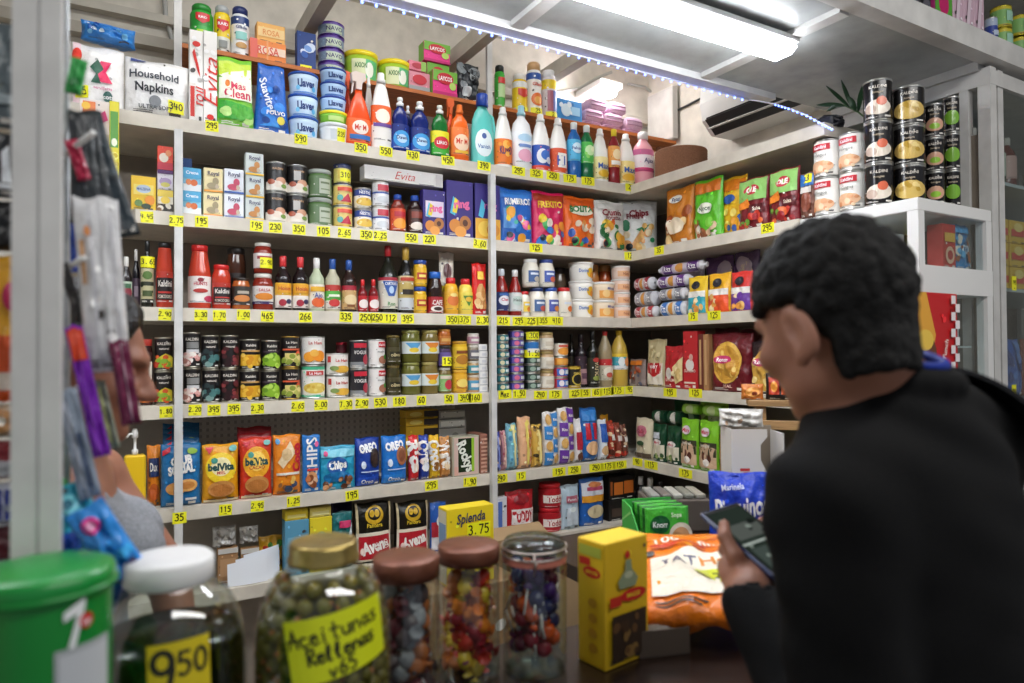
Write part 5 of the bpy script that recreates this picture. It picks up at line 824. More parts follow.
# ------------------------------------------------------------------ fifth shelf: biscuits and crackers
P('b', 4, 147, 161, 446, bag('e88a24', [('R', .1, .5, .9, .8, '2a3a6a'), ('E', .5, .25, .4, .14, 'c8602a'), ('T', 'Dux', .5, .66, .14, 'f4f0e8', .6)], d=.05, seed=91, bottom=0), 'orange cracker pack behind the upright', 'biscuit_pack', 'biscuits', ins=.05)
def pump():
    def f(name, W, H):
        R = W/2; mb = MB(); mb.box((-R, -R*.6, 0), (R, R*.6, H*.68), M('f0c424', .3), R*.2); o = mb.build(name)
        c = MB(); c.lathe([(R*.3, H*.682), (R*.3, H*.74), (R*.14, H*.75), (R*.14, H*.88), (R*.3, H*.89), (R*.3, H*.95), (R*.2, H)], M('f0eeea', .35), 16); c.tube([(0, 0, H*.93), (-R*.5, -R*.3, H*.94), (-R*.75, -R*.45, H*.9)], R*.11, M('f0eeea', .35)); c.build('pump_head', o); return o
    return dict(f=f, d=lambda W, H: W*.6)
P('b', 4, 124, 146, 429, pump(), 'yellow pump bottle with white pump behind the shop keeper', 'pump_bottle', 'pump bottle', ins=.02)
cs = lambda: bag('1d6fa8', [('P', [(0,.9),(.22,.98),(.2,.88),(0,.82)], 'd02a3a'), ('T', 'CLUB', .5, .74, .13, 'f4f4f0', .6, .12, .06), ('T', 'SOCIAL', .5, .6, .13, 'f4f4f0', .75, .12, .06), ('E', .8, .88, .14, .05, '8ab83a'), ('E', .35, .3, .28, .1, 'd89a54'), ('E', .66, .34, .28, .1, 'e0a860'), ('E', .66, .34, .2, .06, 'c88440'), ('R', .6, .1, .9, .14, 'e8e8e4')], d=.045, seed=92, bottom=0, wr=.0015, seal=.03)
P('b', 4, 161, 201.5, 444, cs(), 'blue cracker family pack, front one', 'biscuit_pack', 'biscuits', group='blue cracker packs', ins=.01)
for k, (dy, yt) in enumerate(((.068, 439), (.126, 433), (.184, 428), (.242, 423))): P('b', 4, 163, 200, yt, cs(), f'blue cracker family pack standing {["second", "third", "fourth", "fifth"][k]} in its row', 'biscuit_pack', 'biscuits', group='blue cracker packs', ins=dy)
bv = lambda c, g, sub, sd: bag(c, [('E', .5, .6, .46, .26, g), ('E', .5, .62, .3, .16, 'f8ecb8' if sd == 93 else 'f8d060'), ('T', 'belVita', .5, .62, .12, '1c4a4c', .78, 0, .05), ('T', sub, .5, .52, .055, 'c83a34', .6), ('E', .5, .24, .4, .14, 'c88a4a'), ('E', .5, .22, .33, .1, 'b87438'), ('P', [(.05,.95),(.3,.95),(.16,.84)], 'd02a3a'), ('E', .3, .73, .1, .05, '4a9a8a'), ('R', .0, .02, 1, .06, 'e8d8b0'), ('E', .85, .92, .12, .05, '6ab0a8')], d=.05, seed=sd, bottom=0, wr=.0015, seal=.03)
P('b', 4, 202.5, 239.5, 444.5, bv('e8a018', 'f4d02a', 'MIEL', 93), 'yellow breakfast biscuit pack', 'biscuit_pack', 'biscuits', ins=.008)
P('b', 4, 240.5, 273, 438, bv('d83a22', 'f0a82a', 'CACAO', 94), 'red breakfast biscuit pack, front one', 'biscuit_pack', 'biscuits', group='red breakfast biscuits', ins=.008)
for k, (dy, yt) in enumerate(((.070, 433), (.130, 427))): P('b', 4, 238, 272.5, yt, bag('a81c24', [('R', .0, .75, 1, .95, 'c83038'), ('R', .1, .8, .9, .84, 'e8b0a8')], d=.045, seed=95+k, bottom=0, seal=.03), f'dark red biscuit pack standing behind the red breakfast biscuits, {["nearer", "farther"][k]} one', 'biscuit_pack', 'biscuits', group='red breakfast biscuits', ins=dy)
P('b', 4, 274, 302, 435, bag('ea8a22', [('P', [(.1,.55),(.6,.9),(.8,.7),(.3,.45)], 'e8d0a8'), ('E', .45, .68, .2, .1, 'd8b888'), ('T', 'Coco', .83, .62, .15, 'd02a3a', .5, pi/2, .05), ('R', .05, .34, .95, .38, 'f0e8d8'), ('G', 96, 8, .15, .08, .75, .3, .05, ['3a4a6a', 'f0c060', '8a5a34']), ('E', .12, .9, .09, .05, '58a0d0')], d=.05, seed=96, bottom=0, wr=.0015, seal=.02), 'orange coconut biscuit pack', 'biscuit_pack', 'biscuits', ins=.01)
P('b', 4, 302.5, 320.5, 435, bag('2a78c4', [('T', 'CHIPS', .5, .6, .2, 'f4f4f0', .7, pi/2), ('E', .5, .24, .34, .13, 'd89a6a'), ('G', 97, 6, .25, .14, .8, .34, .06, ['e8c0a0', '8a4a2a', 'c87a4a']), ('R', .2, .38, .9, .42, 'd03a34'), ('E', .8, .84, .12, .05, 'e86aa0')], d=.3, seed=97, bottom=0, wr=.0015), 'slim blue cookie pack', 'biscuit_pack', 'biscuits', ins=.015)
P('b', 4, 320.5, 356.5, 446, bag('2a9cc0', [('R', 0, .75, 1, .92, '7ccce0'), ('E', .46, .55, .32, .2, '1f58a0'), ('T', 'Chips', .46, .58, .18, 'f8f8f4', .55, .1, .05), ('E', .46, .3, .42, .12, '1c6fa8'), ('G', 98, 12, .1, .06, .9, .3, .06, ['b8784a', '7a4a2a', 'd8a070', '5a3420']), ('E', .12, .84, .06, .06, 'e85a90')], d=.32, seed=98, wr=.004), 'teal chocolate chip cookie bag', 'cookie_bag', 'biscuits', ins=.01)
oreo = lambda c, c2, ck, sd: bag(c, [('T', 'OREO', .45, .8, .16, 'f4f6fa', .8, .1, .06), ('E', .72, .58, .24, .2, ck), ('E', .72, .58, .16, .13, '3a2a26' if sd == 99 else '8a5038'), ('R', 0, .02, .7, .2, c2), ('T', 'Oreo', .36, .11, .09, 'f4f6fa', .5), ('E', .2, .45, .1, .08, 'd8e4f4'), ('R', .1, .3, .9, .32, 'c8d8f0')], d=.06, seed=sd, bottom=0, wr=.0015, seal=.03)
P('b', 4, 356.5, 382, 438, oreo('1a3f9c', '2450b8', '2a2226', 99), 'dark blue sandwich cookie pack', 'biscuit_pack', 'biscuits', ins=.01, rot=.12)
P('b', 4, 383, 409, 436, oreo('2074c8', '2a80d0', 'a86a48', 100), 'lighter blue sandwich cookie pack with brown cookie', 'biscuit_pack', 'biscuits', ins=.01, rot=.1)
tubep = lambda c, e, txt, sd: bag(c, [('T', txt, .5, .55, .4, 'f4f0ea', .7, -1.4, .05), ('E', .5, .3, .3, .1, e)], d=.05, seed=sd, bottom=0, wr=.002, seal=.03, pin=.0)
P('b', 4, 410.5, 420, 435.5, tubep('d02428', 'f0d8c8', 'Rica', 101), 'slim red wafer sleeve', 'wafer_sleeve', 'wafers', ins=.012, rot=.03)
P('b', 4, 420.8, 430.5, 435.5, tubep('233f9c', 'e8ecf4', 'Oreo', 102), 'slim navy cookie sleeve', 'wafer_sleeve', 'wafers', ins=.012, rot=.03)
P('b', 4, 431, 441, 435.5, tubep('e8b822', '8a5a24', 'Cocos', 103), 'slim yellow wafer sleeve', 'wafer_sleeve', 'wafers', ins=.012, rot=.03)
P('b', 4, 441.5, 451.5, 437, tubep('c88a4a', 'e8d0a8', 'Wafer', 104), 'slim brown wafer sleeve', 'wafer_sleeve', 'wafers', ins=.012, rot=.03)
P('b', 4, 452.5, 479, 436, box('b8b4a0', [('R', .05, .03, .95, .97, 'd8bcb0'), ('R', .2, .1, .8, .95, '24321e'), ('T', 'Rockys', .5, .5, .26, 'e8ece0', .8, -1.2, .04), ('R', .7, .1, .8, .95, '9ac83a'), ('R', .05, .03, .2, .25, 'e0b0a0')], d=.5, rough=.2), 'clear wafer display box with green and black print', 'wafer_box', 'wafers', ins=.012)
P('b', 4, 480, 487.6, 434, box('a06a58', [('R', .1, .05+.1*k, .9, .1+.1*k, 'd8a890') for k in range(9)], d=.12), 'slim box of stacked brown wafers beside the upright', 'wafer_box', 'wafers', ins=.02)
zz = None
for k, yt in enumerate((426, 418, 410)): zz = P('b', 4, 406, 438, yt, box('e0b428', [('R', .55, .1, 1, .9, '2a2018'), ('E', .3, .5, .2, .3, 'f0d86a')], d=.5) if k else box('e0b428', [('R', .55, .75, 1, .95, '2a2018')], d=.5), f'yellow and black wafer box behind the sleeves, {["bottom", "middle", "top"][k]} one', 'wafer_box', 'wafers', ins=.13, base=None if k == 0 else zz+.001, group='yellow and black wafer boxes')
zz = None
for k, yt in enumerate((428, 419, 410)): zz = P('b', 4, 439, 466, yt, box('9a9a94', [('R', .06, .2, .94, .8, 'c8c8c0'), ('G', 105+k, 5, .1, .2, .9, .8, .08, ['7a7a74', 'e8e8e2'])], d=.5, rough=.15), f'clear grey sweet box behind the wafers, {["bottom", "middle", "top"][k]} one', 'sweet_box', 'sweets', ins=.13, base=None if k == 0 else zz+.001, group='clear grey boxes')
sv = lambda c, cols, sd, d=.06: bag(c, [('G', sd, 12, .15, .06, .85, .94, .04, cols), ('R', .4, .1, .6, .9, cols[0])], d=d, seed=sd, bottom=0, wr=.002, seal=.03, pin=.0)
P('b', 4, 495, 502, 432, sv('3a3f9a', ['8a9ae0', 'e8c8b0'], 106, .05), 'slim blue wafer sleeve right of the upright', 'wafer_sleeve', 'wafers', ins=.012)
P('b', 4, 502.5, 508, 431, sv('d0949a', ['f0c8b8', 'b85a6a'], 107, .05), 'slim pink wafer sleeve right of the upright', 'wafer_sleeve', 'wafers', ins=.02)
P('b', 4, 508.5, 519.5, 424, sv('7ab8cc', ['e8e0a0', '4a88b0', 'd8d870'], 108), 'pale blue and yellow biscuit sleeve', 'wafer_sleeve', 'biscuits', ins=.012, rot=.08)
P('b', 4, 520, 533.5, 417, sv('e8b48a', ['f0dc70', 'd88a60', 'c87a3a'], 109), 'peach and yellow biscuit sleeve', 'wafer_sleeve', 'biscuits', ins=.012, rot=.08)
P('b', 4, 534, 544.5, 425, sv('d8b050', ['f4e090', '8a6a2a', '3a3020'], 110), 'mustard yellow biscuit sleeve', 'wafer_sleeve', 'biscuits', ins=.012, rot=.08)
chk = lambda c, sd: bag('ece8e4', [('R', .5*(k % 2), .02+.24*k, .5+.5*(k % 2), .26+.24*k, c) for k in range(4)]+[('E', .75-.5*(k % 2), .14+.24*k, .2, .09, 'd8a860') for k in range(4)]+[('T', 'Ritz', .25+.5*(k % 2), .14+.24*k, .05, 'f4f0ea', .35) for k in range(4)], d=.06, seed=sd, bottom=0, wr=.0015, seal=.03)
P('b', 4, 545.5, 560, 412, chk('3a88cc', 111), 'tall white and blue checked cracker sleeve', 'cracker_sleeve', 'crackers', ins=.01)
P('b', 4, 560.5, 576, 407.5, chk('6a3a9a', 112), 'tall white and purple checked cracker sleeve', 'cracker_sleeve', 'crackers', ins=.012)
P('b', 4, 576.5, 584, 419, bag('ece8e6', [('R', .1, .3, .9, .7, 'b8283a'), ('E', .5, .15, .35, .1, '6a4030')], d=.06, seed=113, bottom=0), 'white and red cracker sleeve', 'cracker_sleeve', 'crackers', ins=.02)
P('b', 4, 584.5, 600.5, 408, bag('2468b4', [('R', .12, .42, .4, .72, 'c82838'), ('R', .58, .42, .88, .72, 'c82838'), ('E', .5, .26, .4, .13, 'e8b88a'), ('R', 0, .76, 1, .95, '3a86d0')], d=.08, seed=114, bottom=0), 'blue cracker bag with red panels', 'cracker_bag', 'crackers', ins=.012)
P('b', 4, 601, 609.5, 420, bag('e8ecf0', [('R', .1, .45, .9, .9, '2a5cb0'), ('E', .5, .25, .38, .12, 'd8b080')], d=.06, seed=115, bottom=0), 'white and blue cracker sleeve', 'cracker_sleeve', 'crackers', ins=.02)
P('b', 4, 603, 611, 415, bag('e8a82a', [('R', .2, .3, .8, .7, 'c86a24')], d=.05, seed=116, bottom=0), 'yellow snack packet behind the white and blue sleeve', 'snack_bag', 'snack bag', ins=.12)
for k, (a, b, yt) in enumerate(((610.5, 616.5, 421), (617, 623, 423), (623.5, 629, 425))): P('b', 4, a, b, yt, bag(['a83a24', '8a4030', '7a4a3a'][k], [('G', 117+k, 8, .1, .1, .9, .9, .05, ['e8c8a0', 'c83a2a', '5a2a1c']), ('R', .2, .5, .8, .65, 'd8d0c8')], d=.06, seed=117+k, bottom=0), f'narrow brown biscuit packet at the right end, {["left", "middle", "right"][k]} one', 'biscuit_pack', 'biscuits', ins=.02, group='narrow brown packets')
# rice and grain bags on the side shelf
P('r', 4, 633, 650, 418, bag('e4d8b8', [('E', .5, .68, .34, .14, 'd07a8a'), ('T', 'Gallo', .5, .68, .1, 'a8283a', .5), ('R', .0, .02, 1, .14, '5a4a3a'), ('E', .5, .38, .2, .06, '3a5a3a')], d=.4, seed=120, pz=4), 'cream grain bag with pink mark at the corner', 'rice_bag', 'rice', ins=.03)
rice = lambda sd: bag('17452c', [('R', 0, .12, 1, .46, 'e0d8c0'), ('E', .5, .52, .32, .08, 'e8e0d8'), ('T', 'Mary', .5, .52, .07, 'c03a4a', .4), ('R', .15, .62, .75, .78, 'd8dce0' if sd == 121 else '17452c'), ('G', sd, 6, .1, .12, .9, .2, .05, ['3a5a34', '8a9a5a'])], d=.4, seed=sd, pz=4)
za = P('r', 4, 651, 664, 424, rice(121), 'dark green rice bag with white patch', 'rice_bag', 'rice', ins=.03, group='dark green rice bags')
zb = P('r', 4, 665, 678.5, 426, rice(122), 'dark green rice bag beside the lime ones', 'rice_bag', 'rice', ins=.03, group='dark green rice bags')
for k, (a, b, yt, bs) in enumerate(((650, 664.5, 410, za), (665, 680, 411, zb))): P('r', 4, a, b, yt, roll('173f2a', [(.1, .9, '1c4a30')], [('E', .5, .5, .22, .4, 'd8d4cc')], end='17402a', seed=k), f'dark green rice pack lying on the standing rice bags, {["left", "right"][k]} one', 'rice_bag', 'rice', ins=.04, base=bs+.001, group='lying rice packs')
lime = lambda sd: bag('7fc02a', [('R', 0, .3, 1, .58, '3a3a24'), ('P', [(0,.08),(1,.08),(1,.46),(.5,.56),(0,.46)], 'd0b090'), ('E', .4, .3, .12, .08, '6a3a2a'), ('E', .66, .26, .12, .08, '5a2e22'), ('E', .52, .18, .18, .07, 'f0e8e0'), ('E', .45, .78, .26, .09, 'e8d8e0'), ('T', 'Mary', .45, .78, .08, 'c8284a', .45), ('T', 'integral', .5, .52, .06, 'f0ece0', .5)], d=.38, seed=sd, pz=4)
P('r', 4, 679, 696, 419, lime(123), 'lime green grain bag, left one of two', 'grain_bag', 'rice', ins=.02, group='lime grain bags')
P('r', 4, 697, 716, 421, lime(124), 'lime green grain bag, right one of two', 'grain_bag', 'rice', ins=.02, group='lime grain bags')
zl = at(700, 419, 0, XR+.03)[2]
for k, (a, b) in enumerate(((680, 699), (700, 722))): P('r', 4, a, b, 404+k, roll('8ccc3a', [(.1, .9, 'a8dc5a')], [('E', .5, .5, .24, .4, 'd8ecb0')], end='7fc02a', seed=k), f'lime bag lying on the standing lime grain bags, {["left", "right"][k]} one', 'grain_bag', 'rice', ins=.05, base=zl+.012, group='lying lime bags')
P('r', 4, 698, 726, 396, bag('a8dc4a', [('G', 125, 6, .1, .1, .9, .9, .12, ['d8f0a0', '7fc02a', 'e8f4d0'])], d=.2, seed=125), 'pale lime bag standing behind the lime grain bags', 'grain_bag', 'rice', ins=.17)
P('r', 4, 672, 697, 398, bag('1f5c38', [('G', 126, 5, .1, .5, .9, .9, .1, ['2f7a48', 'a8c89a'])], d=.2, seed=126), 'green bag standing behind the lime grain bags at left', 'grain_bag', 'rice', ins=.17)
P('r', 4, 717, 738, 436, bag('9a6a44', [('R', .1, .4, .9, .8, 'c89a70'), ('E', .5, .3, .3, .12, 'e0c8a8')], d=.3, seed=127), 'brown grain bag beside the white carton', 'grain_bag', 'rice', ins=.02)

# ------------------------------------------------------------------ lowest shelf
z1 = P('b', 5, 285, 309, 520, box('5a9ab8', [('R', .1, .3, .9, .7, '7ab4cc')], d=.6, top='d8cc60'), 'blue tea box under the yellow box', 'tea_box', 'box', ins=.03)
P('b', 5, 285, 308, 509, box('e8d034', [('R', .1, .2, .9, .5, 'f0e488')], d=.6), 'yellow tea box on the blue box', 'tea_box', 'box', ins=.032, base=z1+.001)
z1 = P('b', 5, 310, 332, 517, box('e8d42e', [('E', .5, .5, .36, .24, 'b8c48a'), ('R', .1, .1, .9, .2, 'c8b828')], d=.6), 'yellow box beside the teal pack', 'tea_box', 'box', ins=.03)
P('b', 5, 310, 331, 507, box('e8d870', [('R', .1, .2, .9, .6, 'f0e8a0')], d=.6), 'pale yellow box on top of the yellow box', 'tea_box', 'box', ins=.032, base=z1+.001)
P('b', 5, 333, 353, 512, bag('1d6a6c', [('P', [(.5,.2),(1,.8),(1,.2)], 'd8e4e8'), ('R', .3, .72, .95, .84, 'c83a6a'), ('T', 'Nivea', .55, .5, .12, 'e8f0f0', .6)], d=.4, seed=130), 'teal powder pack beside the oat bags', 'powder_pack', 'powder', ins=.02)
P('b', 5, 333, 352, 502, box('3a2a5a', [('R', .1, .3, .9, .7, 'b83a5a')], d=.4), 'dark purple box behind the teal powder pack', 'tea_box', 'box', ins=.16)
av = lambda sd: bag('17150f', [('R', 0, .04, 1, .52, 'ece4d0'), ('R', .06, .08, .94, .46, 'b8202e'), ('T', 'Avena', .52, .3, .2, 'f8f4ee', .8, .2, .05), ('E', .5, .8, .26, .15, 'd0a82a'), ('E', .5, .82, .18, .1, '17150f'), ('E', .43, .83, .07, .06, 'd0a82a'), ('E', .57, .83, .07, .06, 'd0a82a'), ('T', 'Pantera', .5, .64, .07, 'e8c83a', .5), ('P', [(.0,.52),(.06,.52),(.06,1),(.0,1)], 'd8c8a0'), ('P', [(.94,.52),(1,.52),(1,1),(.94,1)], 'd8c8a0'), ('E', .15, .22, .06, .06, 'f0d8d0')], d=.4, seed=sd, pz=5, bottom=.08, seal=.03, wr=.0015)
P('b', 5, 355, 393, 503, av(131), 'black and red oat bag, left one of two', 'oat_bag', 'oats', ins=.02, group='oat bags')
P('b', 5, 396, 430, 502, av(132), 'black and red oat bag, right one of two', 'oat_bag', 'oats', ins=.03, group='oat bags')
P('b', 5, 431, 447, 502, bag('2a5cb0', [('R', 0, .05, 1, .3, 'd8d8dc'), ('R', 0, .3, 1, .6, 'a82838'), ('E', .6, .62, .28, .12, 'e8ecf0')], d=.4, seed=133), 'blue and red flour bag beside the yellow sweetener box', 'flour_bag', 'flour', ins=.03)
P('b', 5, 497, 507, 497, box('e4e4ea', [('R', .1, .3, .5, .9, '5a7ac8')], d=.6), 'white and blue box right of the upright', 'milk_box', 'box', ins=.04)
P('b', 5, 508, 536, 491, bag('c0222c', [('R', .1, .3, .95, .62, 'f0e8e4'), ('T', 'TODDY', .52, .46, .22, 'c0222c', .8, 0, .06), ('E', .5, .82, .3, .1, '8a1420'), ('E', .5, .14, .4, .1, 'e8d8c8')], d=.4, seed=134, pz=4), 'red and white chocolate powder bag', 'cocoa_bag', 'cocoa', ins=.03)
P('b', 5, 540, 559, 485, jar('b81c26', 'c8202a', [(0, 1, 'b01c26')], [('R', .05, .25, .95, .7, 'f0e4dc'), ('T', 'Toddy', .5, .48, .34, 'b01c26', .6)], lh=.2, lr=.94, lv=(.05, .95)), 'red chocolate powder jar with red lid', 'cocoa_jar', 'cocoa', 2, 'chocolate powder jars', ins=.03)
P('b', 5, 562.5, 580.5, 485, bag('b8ccd8', [('R', .2, .6, .85, .76, 'b86a7a'), ('T', 'Pantera', .52, .68, .06, 'f4f4f4', .5), ('R', .2, .1, .9, .5, 'cdd8e0'), ('E', .55, .45, .2, .06, 'e8f0f0')], d=.4, seed=135, pz=5), 'pale blue flour bag', 'flour_bag', 'flour', ins=.03)
P('b', 5, 582, 606, 478, bag('2a62b0', [('R', 0, .5, 1, .64, 'e8a030'), ('R', 0, .64, 1, .92, 'd8dce4'), ('R', .2, .74, .9, .82, 'b84a6a'), ('E', .55, .3, .36, .14, 'd8c8a0'), ('E', .55, .86, .3, .05, 'c87a4a')], d=.38, seed=136, pz=5), 'blue and orange cereal flour bag', 'flour_bag', 'flour', ins=.03)
z1 = P('b', 5, 609, 634, 499, box('1a1614', [('R', .1, .2, .9, .6, '4a3a30')], d=.5), 'dark box supporting the black and orange pack', 'coffee_box', 'box', ins=.05)
P('b', 5, 609, 635, 476, box('14110f', [('R', .18, .2, .52, .75, 'd0742a'), ('R', .56, .22, .92, .78, 'c86a24'), ('R', .04, .2, .12, .8, 'a85a24')], d=.5), 'black box with two orange panels on the lowest shelf', 'coffee_box', 'box', ins=.052, base=z1+.001)
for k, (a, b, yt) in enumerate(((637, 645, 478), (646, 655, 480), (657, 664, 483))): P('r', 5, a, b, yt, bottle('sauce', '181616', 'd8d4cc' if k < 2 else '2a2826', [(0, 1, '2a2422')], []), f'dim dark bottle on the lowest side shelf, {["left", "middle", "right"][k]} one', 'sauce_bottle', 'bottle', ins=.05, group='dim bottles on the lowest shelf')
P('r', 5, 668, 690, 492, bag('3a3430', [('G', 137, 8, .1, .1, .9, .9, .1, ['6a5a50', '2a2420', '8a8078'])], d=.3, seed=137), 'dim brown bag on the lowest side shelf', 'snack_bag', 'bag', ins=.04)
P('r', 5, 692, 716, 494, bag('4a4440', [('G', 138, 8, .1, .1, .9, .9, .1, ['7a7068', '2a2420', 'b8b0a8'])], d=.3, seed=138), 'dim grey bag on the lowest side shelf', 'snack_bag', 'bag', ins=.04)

# ------------------------------------------------------------------ price tags along the shelf edges
TAGS = {
 ('b', 0): [(212, 123, '295', 'green laundry bag'), (301, 134, '590', 'blue washing tubs'), (361, 145, '350', 'orange spray bottle'), (386, 150.5, '550', 'white stain remover'), (413, 154, '430', 'dark blue dish soap'), (448, 158.5, '450', 'bright orange cleaner'), (484, 164, '390', 'turquoise jug'), (518.5, 169.5, '295', 'orange label bleach'), (536.5, 171.5, '325', 'white softener'), (553, 174, '250', 'blue swirl bleach'), (570, 176, '175', 'blue floor cleaner'), (588, 179, '175', 'green floor cleaner'), (632, 186, '210', 'pink cleaner corner')],
 ('b', 1): [(147, 217, '4.45', 'yellow starch box'), (201.5, 222, '195', 'pale blue cartons'), (256.5, 226, '195', 'grey green pudding'), (275.5, 227.5, '230', 'left black cans'), (299, 229.5, '350', 'right black cans'), (323.5, 231.5, '105', 'green jars'), (344.5, 233, '2.65', 'condensed milk cans'), (366.5, 235, '350', 'white and blue milk cans'), (380.5, 236, '2.25', 'evaporated milk cans'), (411.5, 238, '550', 'syrup bottles'), (429.5, 239.5, '220', 'small cereal box'), (480, 244, '3.60', 'yellow cereal box'), (536, 248, '125', 'magenta snack bag'), (631, 256, '125', 'white chips bags')],
 ('b', 2): [(165, 316, '2.90', 'tall tomato sauce jar'), (201, 316.5, '3.30', 'white label ketchup jar'), (219.5, 316, '1.70', 'small tomato jar'), (243.5, 315, '1.00', 'orange brown jar'), (267.5, 316.5, '465', 'salsa jars'), (305.5, 317.5, '266', 'red capped black sauces'), (346, 317, '335', 'tan label sauce'), (365.5, 318, '250', 'left hot sauce'), (377.5, 318, '250', 'right hot sauce'), (390.5, 318.5, '112', 'blue shield bottle'), (407.5, 319, '395', 'gold capped soy sauce'), (452.5, 320, '350', 'left mustard'), (464.5, 320, '375', 'right mustard'), (483, 320.5, '2.30', 'red peanut bag'), (503.5, 321.5, '215', 'left ketchup bottle'), (519, 321.5, '295', 'right ketchup bottle'), (531.5, 321.5, '225', 'navy lid mayonnaise'), (543.5, 321, '355', 'blue lid mayonnaise'), (556.5, 321, '410', 'red lid mayonnaise')],
 ('b', 3): [(166, 412, '1.80', 'mixed vegetable cans'), (195, 410, '2.20', 'mushroom cans'), (214, 410, '395', 'teal bean cans'), (234, 409, '395', 'dark red bean cans'), (257.5, 408.5, '2.30', 'corn cans'), (298, 406.5, '2.65', 'gold lid cans'), (321, 405, '5.00', 'large white cans'), (346, 406.5, '7.30', 'short white cans'), (362, 403.5, '2.90', 'grey foot cans'), (380.5, 402.5, '530', 'red corner mushroom cans'), (399.5, 401.5, '180', 'dark olive jars'), (421.5, 400.5, '60', 'pickle jars'), (449, 399, '50', 'green and pink jar'), (464.5, 398, '340', 'bouillon jars'), (475.5, 398, '160', 'tiny spice jars'), (505, 394.5, 'Maz', 'teal fish tins'), (519.5, 394, '1.50', 'purple fish tins'), (540.5, 395, '240', 'cream jars'), (555.5, 394.5, '175', 'tuna cans'), (575.5, 393.5, '225', 'black and gold can'), (586, 393, '55', 'wine bottle'), (596.5, 392.5, '65', 'olive oil bottle'), (607, 391.5, '115', 'red capped oil'), (618, 390.5, '175', 'yellow capped oil'), (630, 390, '95', 'corner sweets bag')],
 ('b', 4): [(225.5, 510.5, '115', 'yellow breakfast biscuits'), (257.5, 508.5, '2.95', 'red breakfast biscuits'), (293.5, 501.5, '1.25', 'orange coconut biscuits'), (352, 498.5, '195', 'teal cookie bag'), (431.5, 485.5, '295', 'slim sleeves'), (470, 483, '1.90', 'green black wafer box'), (501, 479, '240', 'slim blue sleeve'), (521, 476.5, '15', 'peach sleeve'), (559, 474, '195', 'blue checked crackers'), (574.5, 471, '250', 'purple checked crackers'), (596, 468.5, '240', 'blue and red cracker bag'), (608, 467.5, '175', 'white and blue sleeve'), (620, 465.5, '150', 'narrow brown packets')],
 ('r', 1): [(659, 250.5, '35', 'orange brown snack bag'), (767.5, 228, '295', 'red sauce pouches')],
 ('r', 2): [(693, 316.5, '75', 'biscuit rolls'), (714, 315.5, '125', 'orange nut bag')],
 ('r', 3): [(670, 392.5, '195', 'red noodle bag'), (695.5, 393, '125', 'lasagne box')],
 ('r', 4): [(637.5, 462, '90', 'cream grain bag'), (651, 465, '115', 'dark green rice bags'), (685.5, 473.5, '175', 'lime grain bags')]}
def price_tag(W, H, txt):
    mb = MB(); mb.box((-W/2, -.0006, -H/2), (W/2, .0006, H/2), M('f2ee22', .55))
    A = Art(mb, lambda u, v, l: ((u-.5)*W, -.0011-.0003*l, (v-.5)*H), W, H); n = sum(.45 if c in '.,' else 1 for c in txt)
    h = min(.58, W/H*.88/(n*.68)); A.H_(txt, .5, .56, h, '25251a', .085, rnd.uniform(-.06, .06), .66)
    if len(txt) > 2: A.R(.38, .12, .62, .17, '25251a')
    return mb.build('price_tag')
SNM = {('b', i): f'the {SN[i]} back shelf' for i in range(6)}; SNM.update({('r', i): f'the {SN[i]} side shelf' for i in range(6)})
for (sd, sh), L_ in TAGS.items():
    prev = -99
    for x, y, txt, what in L_:
        z0 = Z[sh]; ax, pl = (1, YB-.0004) if sd == 'b' else (0, XR-.0004); p = at(x, y, ax, pl)
        wpx = 13 if len(txt) > 2 else 9.5; a, b = at(x-wpx/2, y, ax, pl), at(x+wpx/2, y, ax, pl); W = abs((a-b)[0 if sd == 'b' else 1]); H = .037
        o = price_tag(W, H, txt); z = min(max(p[2], z0-.0243), z0-.012)
        o.location = (p[0], p[1], z) if sd == 'b' else (p[0], p[1], z); o.rotation_euler = (0, rnd.uniform(-.05, .05), 0 if sd == 'b' else -pi/2)
        if sd == 'r': o.rotation_euler = (0, 0, -pi/2)
        tag(o, f'yellow handwritten price tag under the {what} on {SNM[(sd, sh)]}', 'price tag', 'price tags')
# tags stuck on the uprights
for x, y, txt, wh in ((176.5, 221, '2.75', 'beside the second shelf'), (179.5, 518, '35', 'beside the biscuit shelf')):
    p = at(x, y, 1, 2.5057); o = price_tag(.042, .037, txt); o.location = tuple(p); tag(o, f'yellow handwritten price tag stuck on the left upright {wh}', 'price tag', 'price tags')
# ------------------------------------------------------------------ white glass cabinet at the end of the side shelves
GLASS = M('f2f6f6', .03, 'g'); WHITE = M('ececea', .35)
def face(p): return math.atan2(p[0], -p[1])          # turn a front at -y towards a direction
def facecam(p): return math.atan2(-p[0], p[1])
X0, X1, Y0, Y1 = 2.130, 2.568, 1.184, 1.603
t = empty('display_cabinet', ((X0+X1)/2, (Y0+Y1)/2, 0)); tag(t, 'white display cabinet with glass windows behind the customer', 'cabinet'); ox, oy = (X0+X1)/2, (Y0+Y1)/2; hx, hy = (X1-X0)/2, (Y1-Y0)/2
mb = MB(); w_ = .034
for sx in (-1, 1):
    for sy in (-1, 1): mb.box((sx*hx-(w_ if sx > 0 else 0), sy*hy-(w_ if sy > 0 else 0), 0), (sx*hx+(w_ if sx < 0 else 0), sy*hy+(w_ if sy < 0 else 0), 1.925), WHITE)
e_ = .0012
mb.box((-hx, -hy, 1.925), (hx, hy, 1.964), WHITE, .002); mb.box((-hx-e_, -hy-e_, 1.672), (hx+e_, hy, 1.758), WHITE); mb.box((-hx-e_, -hy-e_, 1.08), (hx+e_, hy, 1.14), WHITE); mb.box((-hx-e_, -hy-e_, .0), (hx+e_, hy, .6), WHITE)
mb.box((-hx+.04, hy-.012, .6), (hx-.04, hy-.002, 1.925), M('b9b7b0', .5)); mb.build('frame', t)
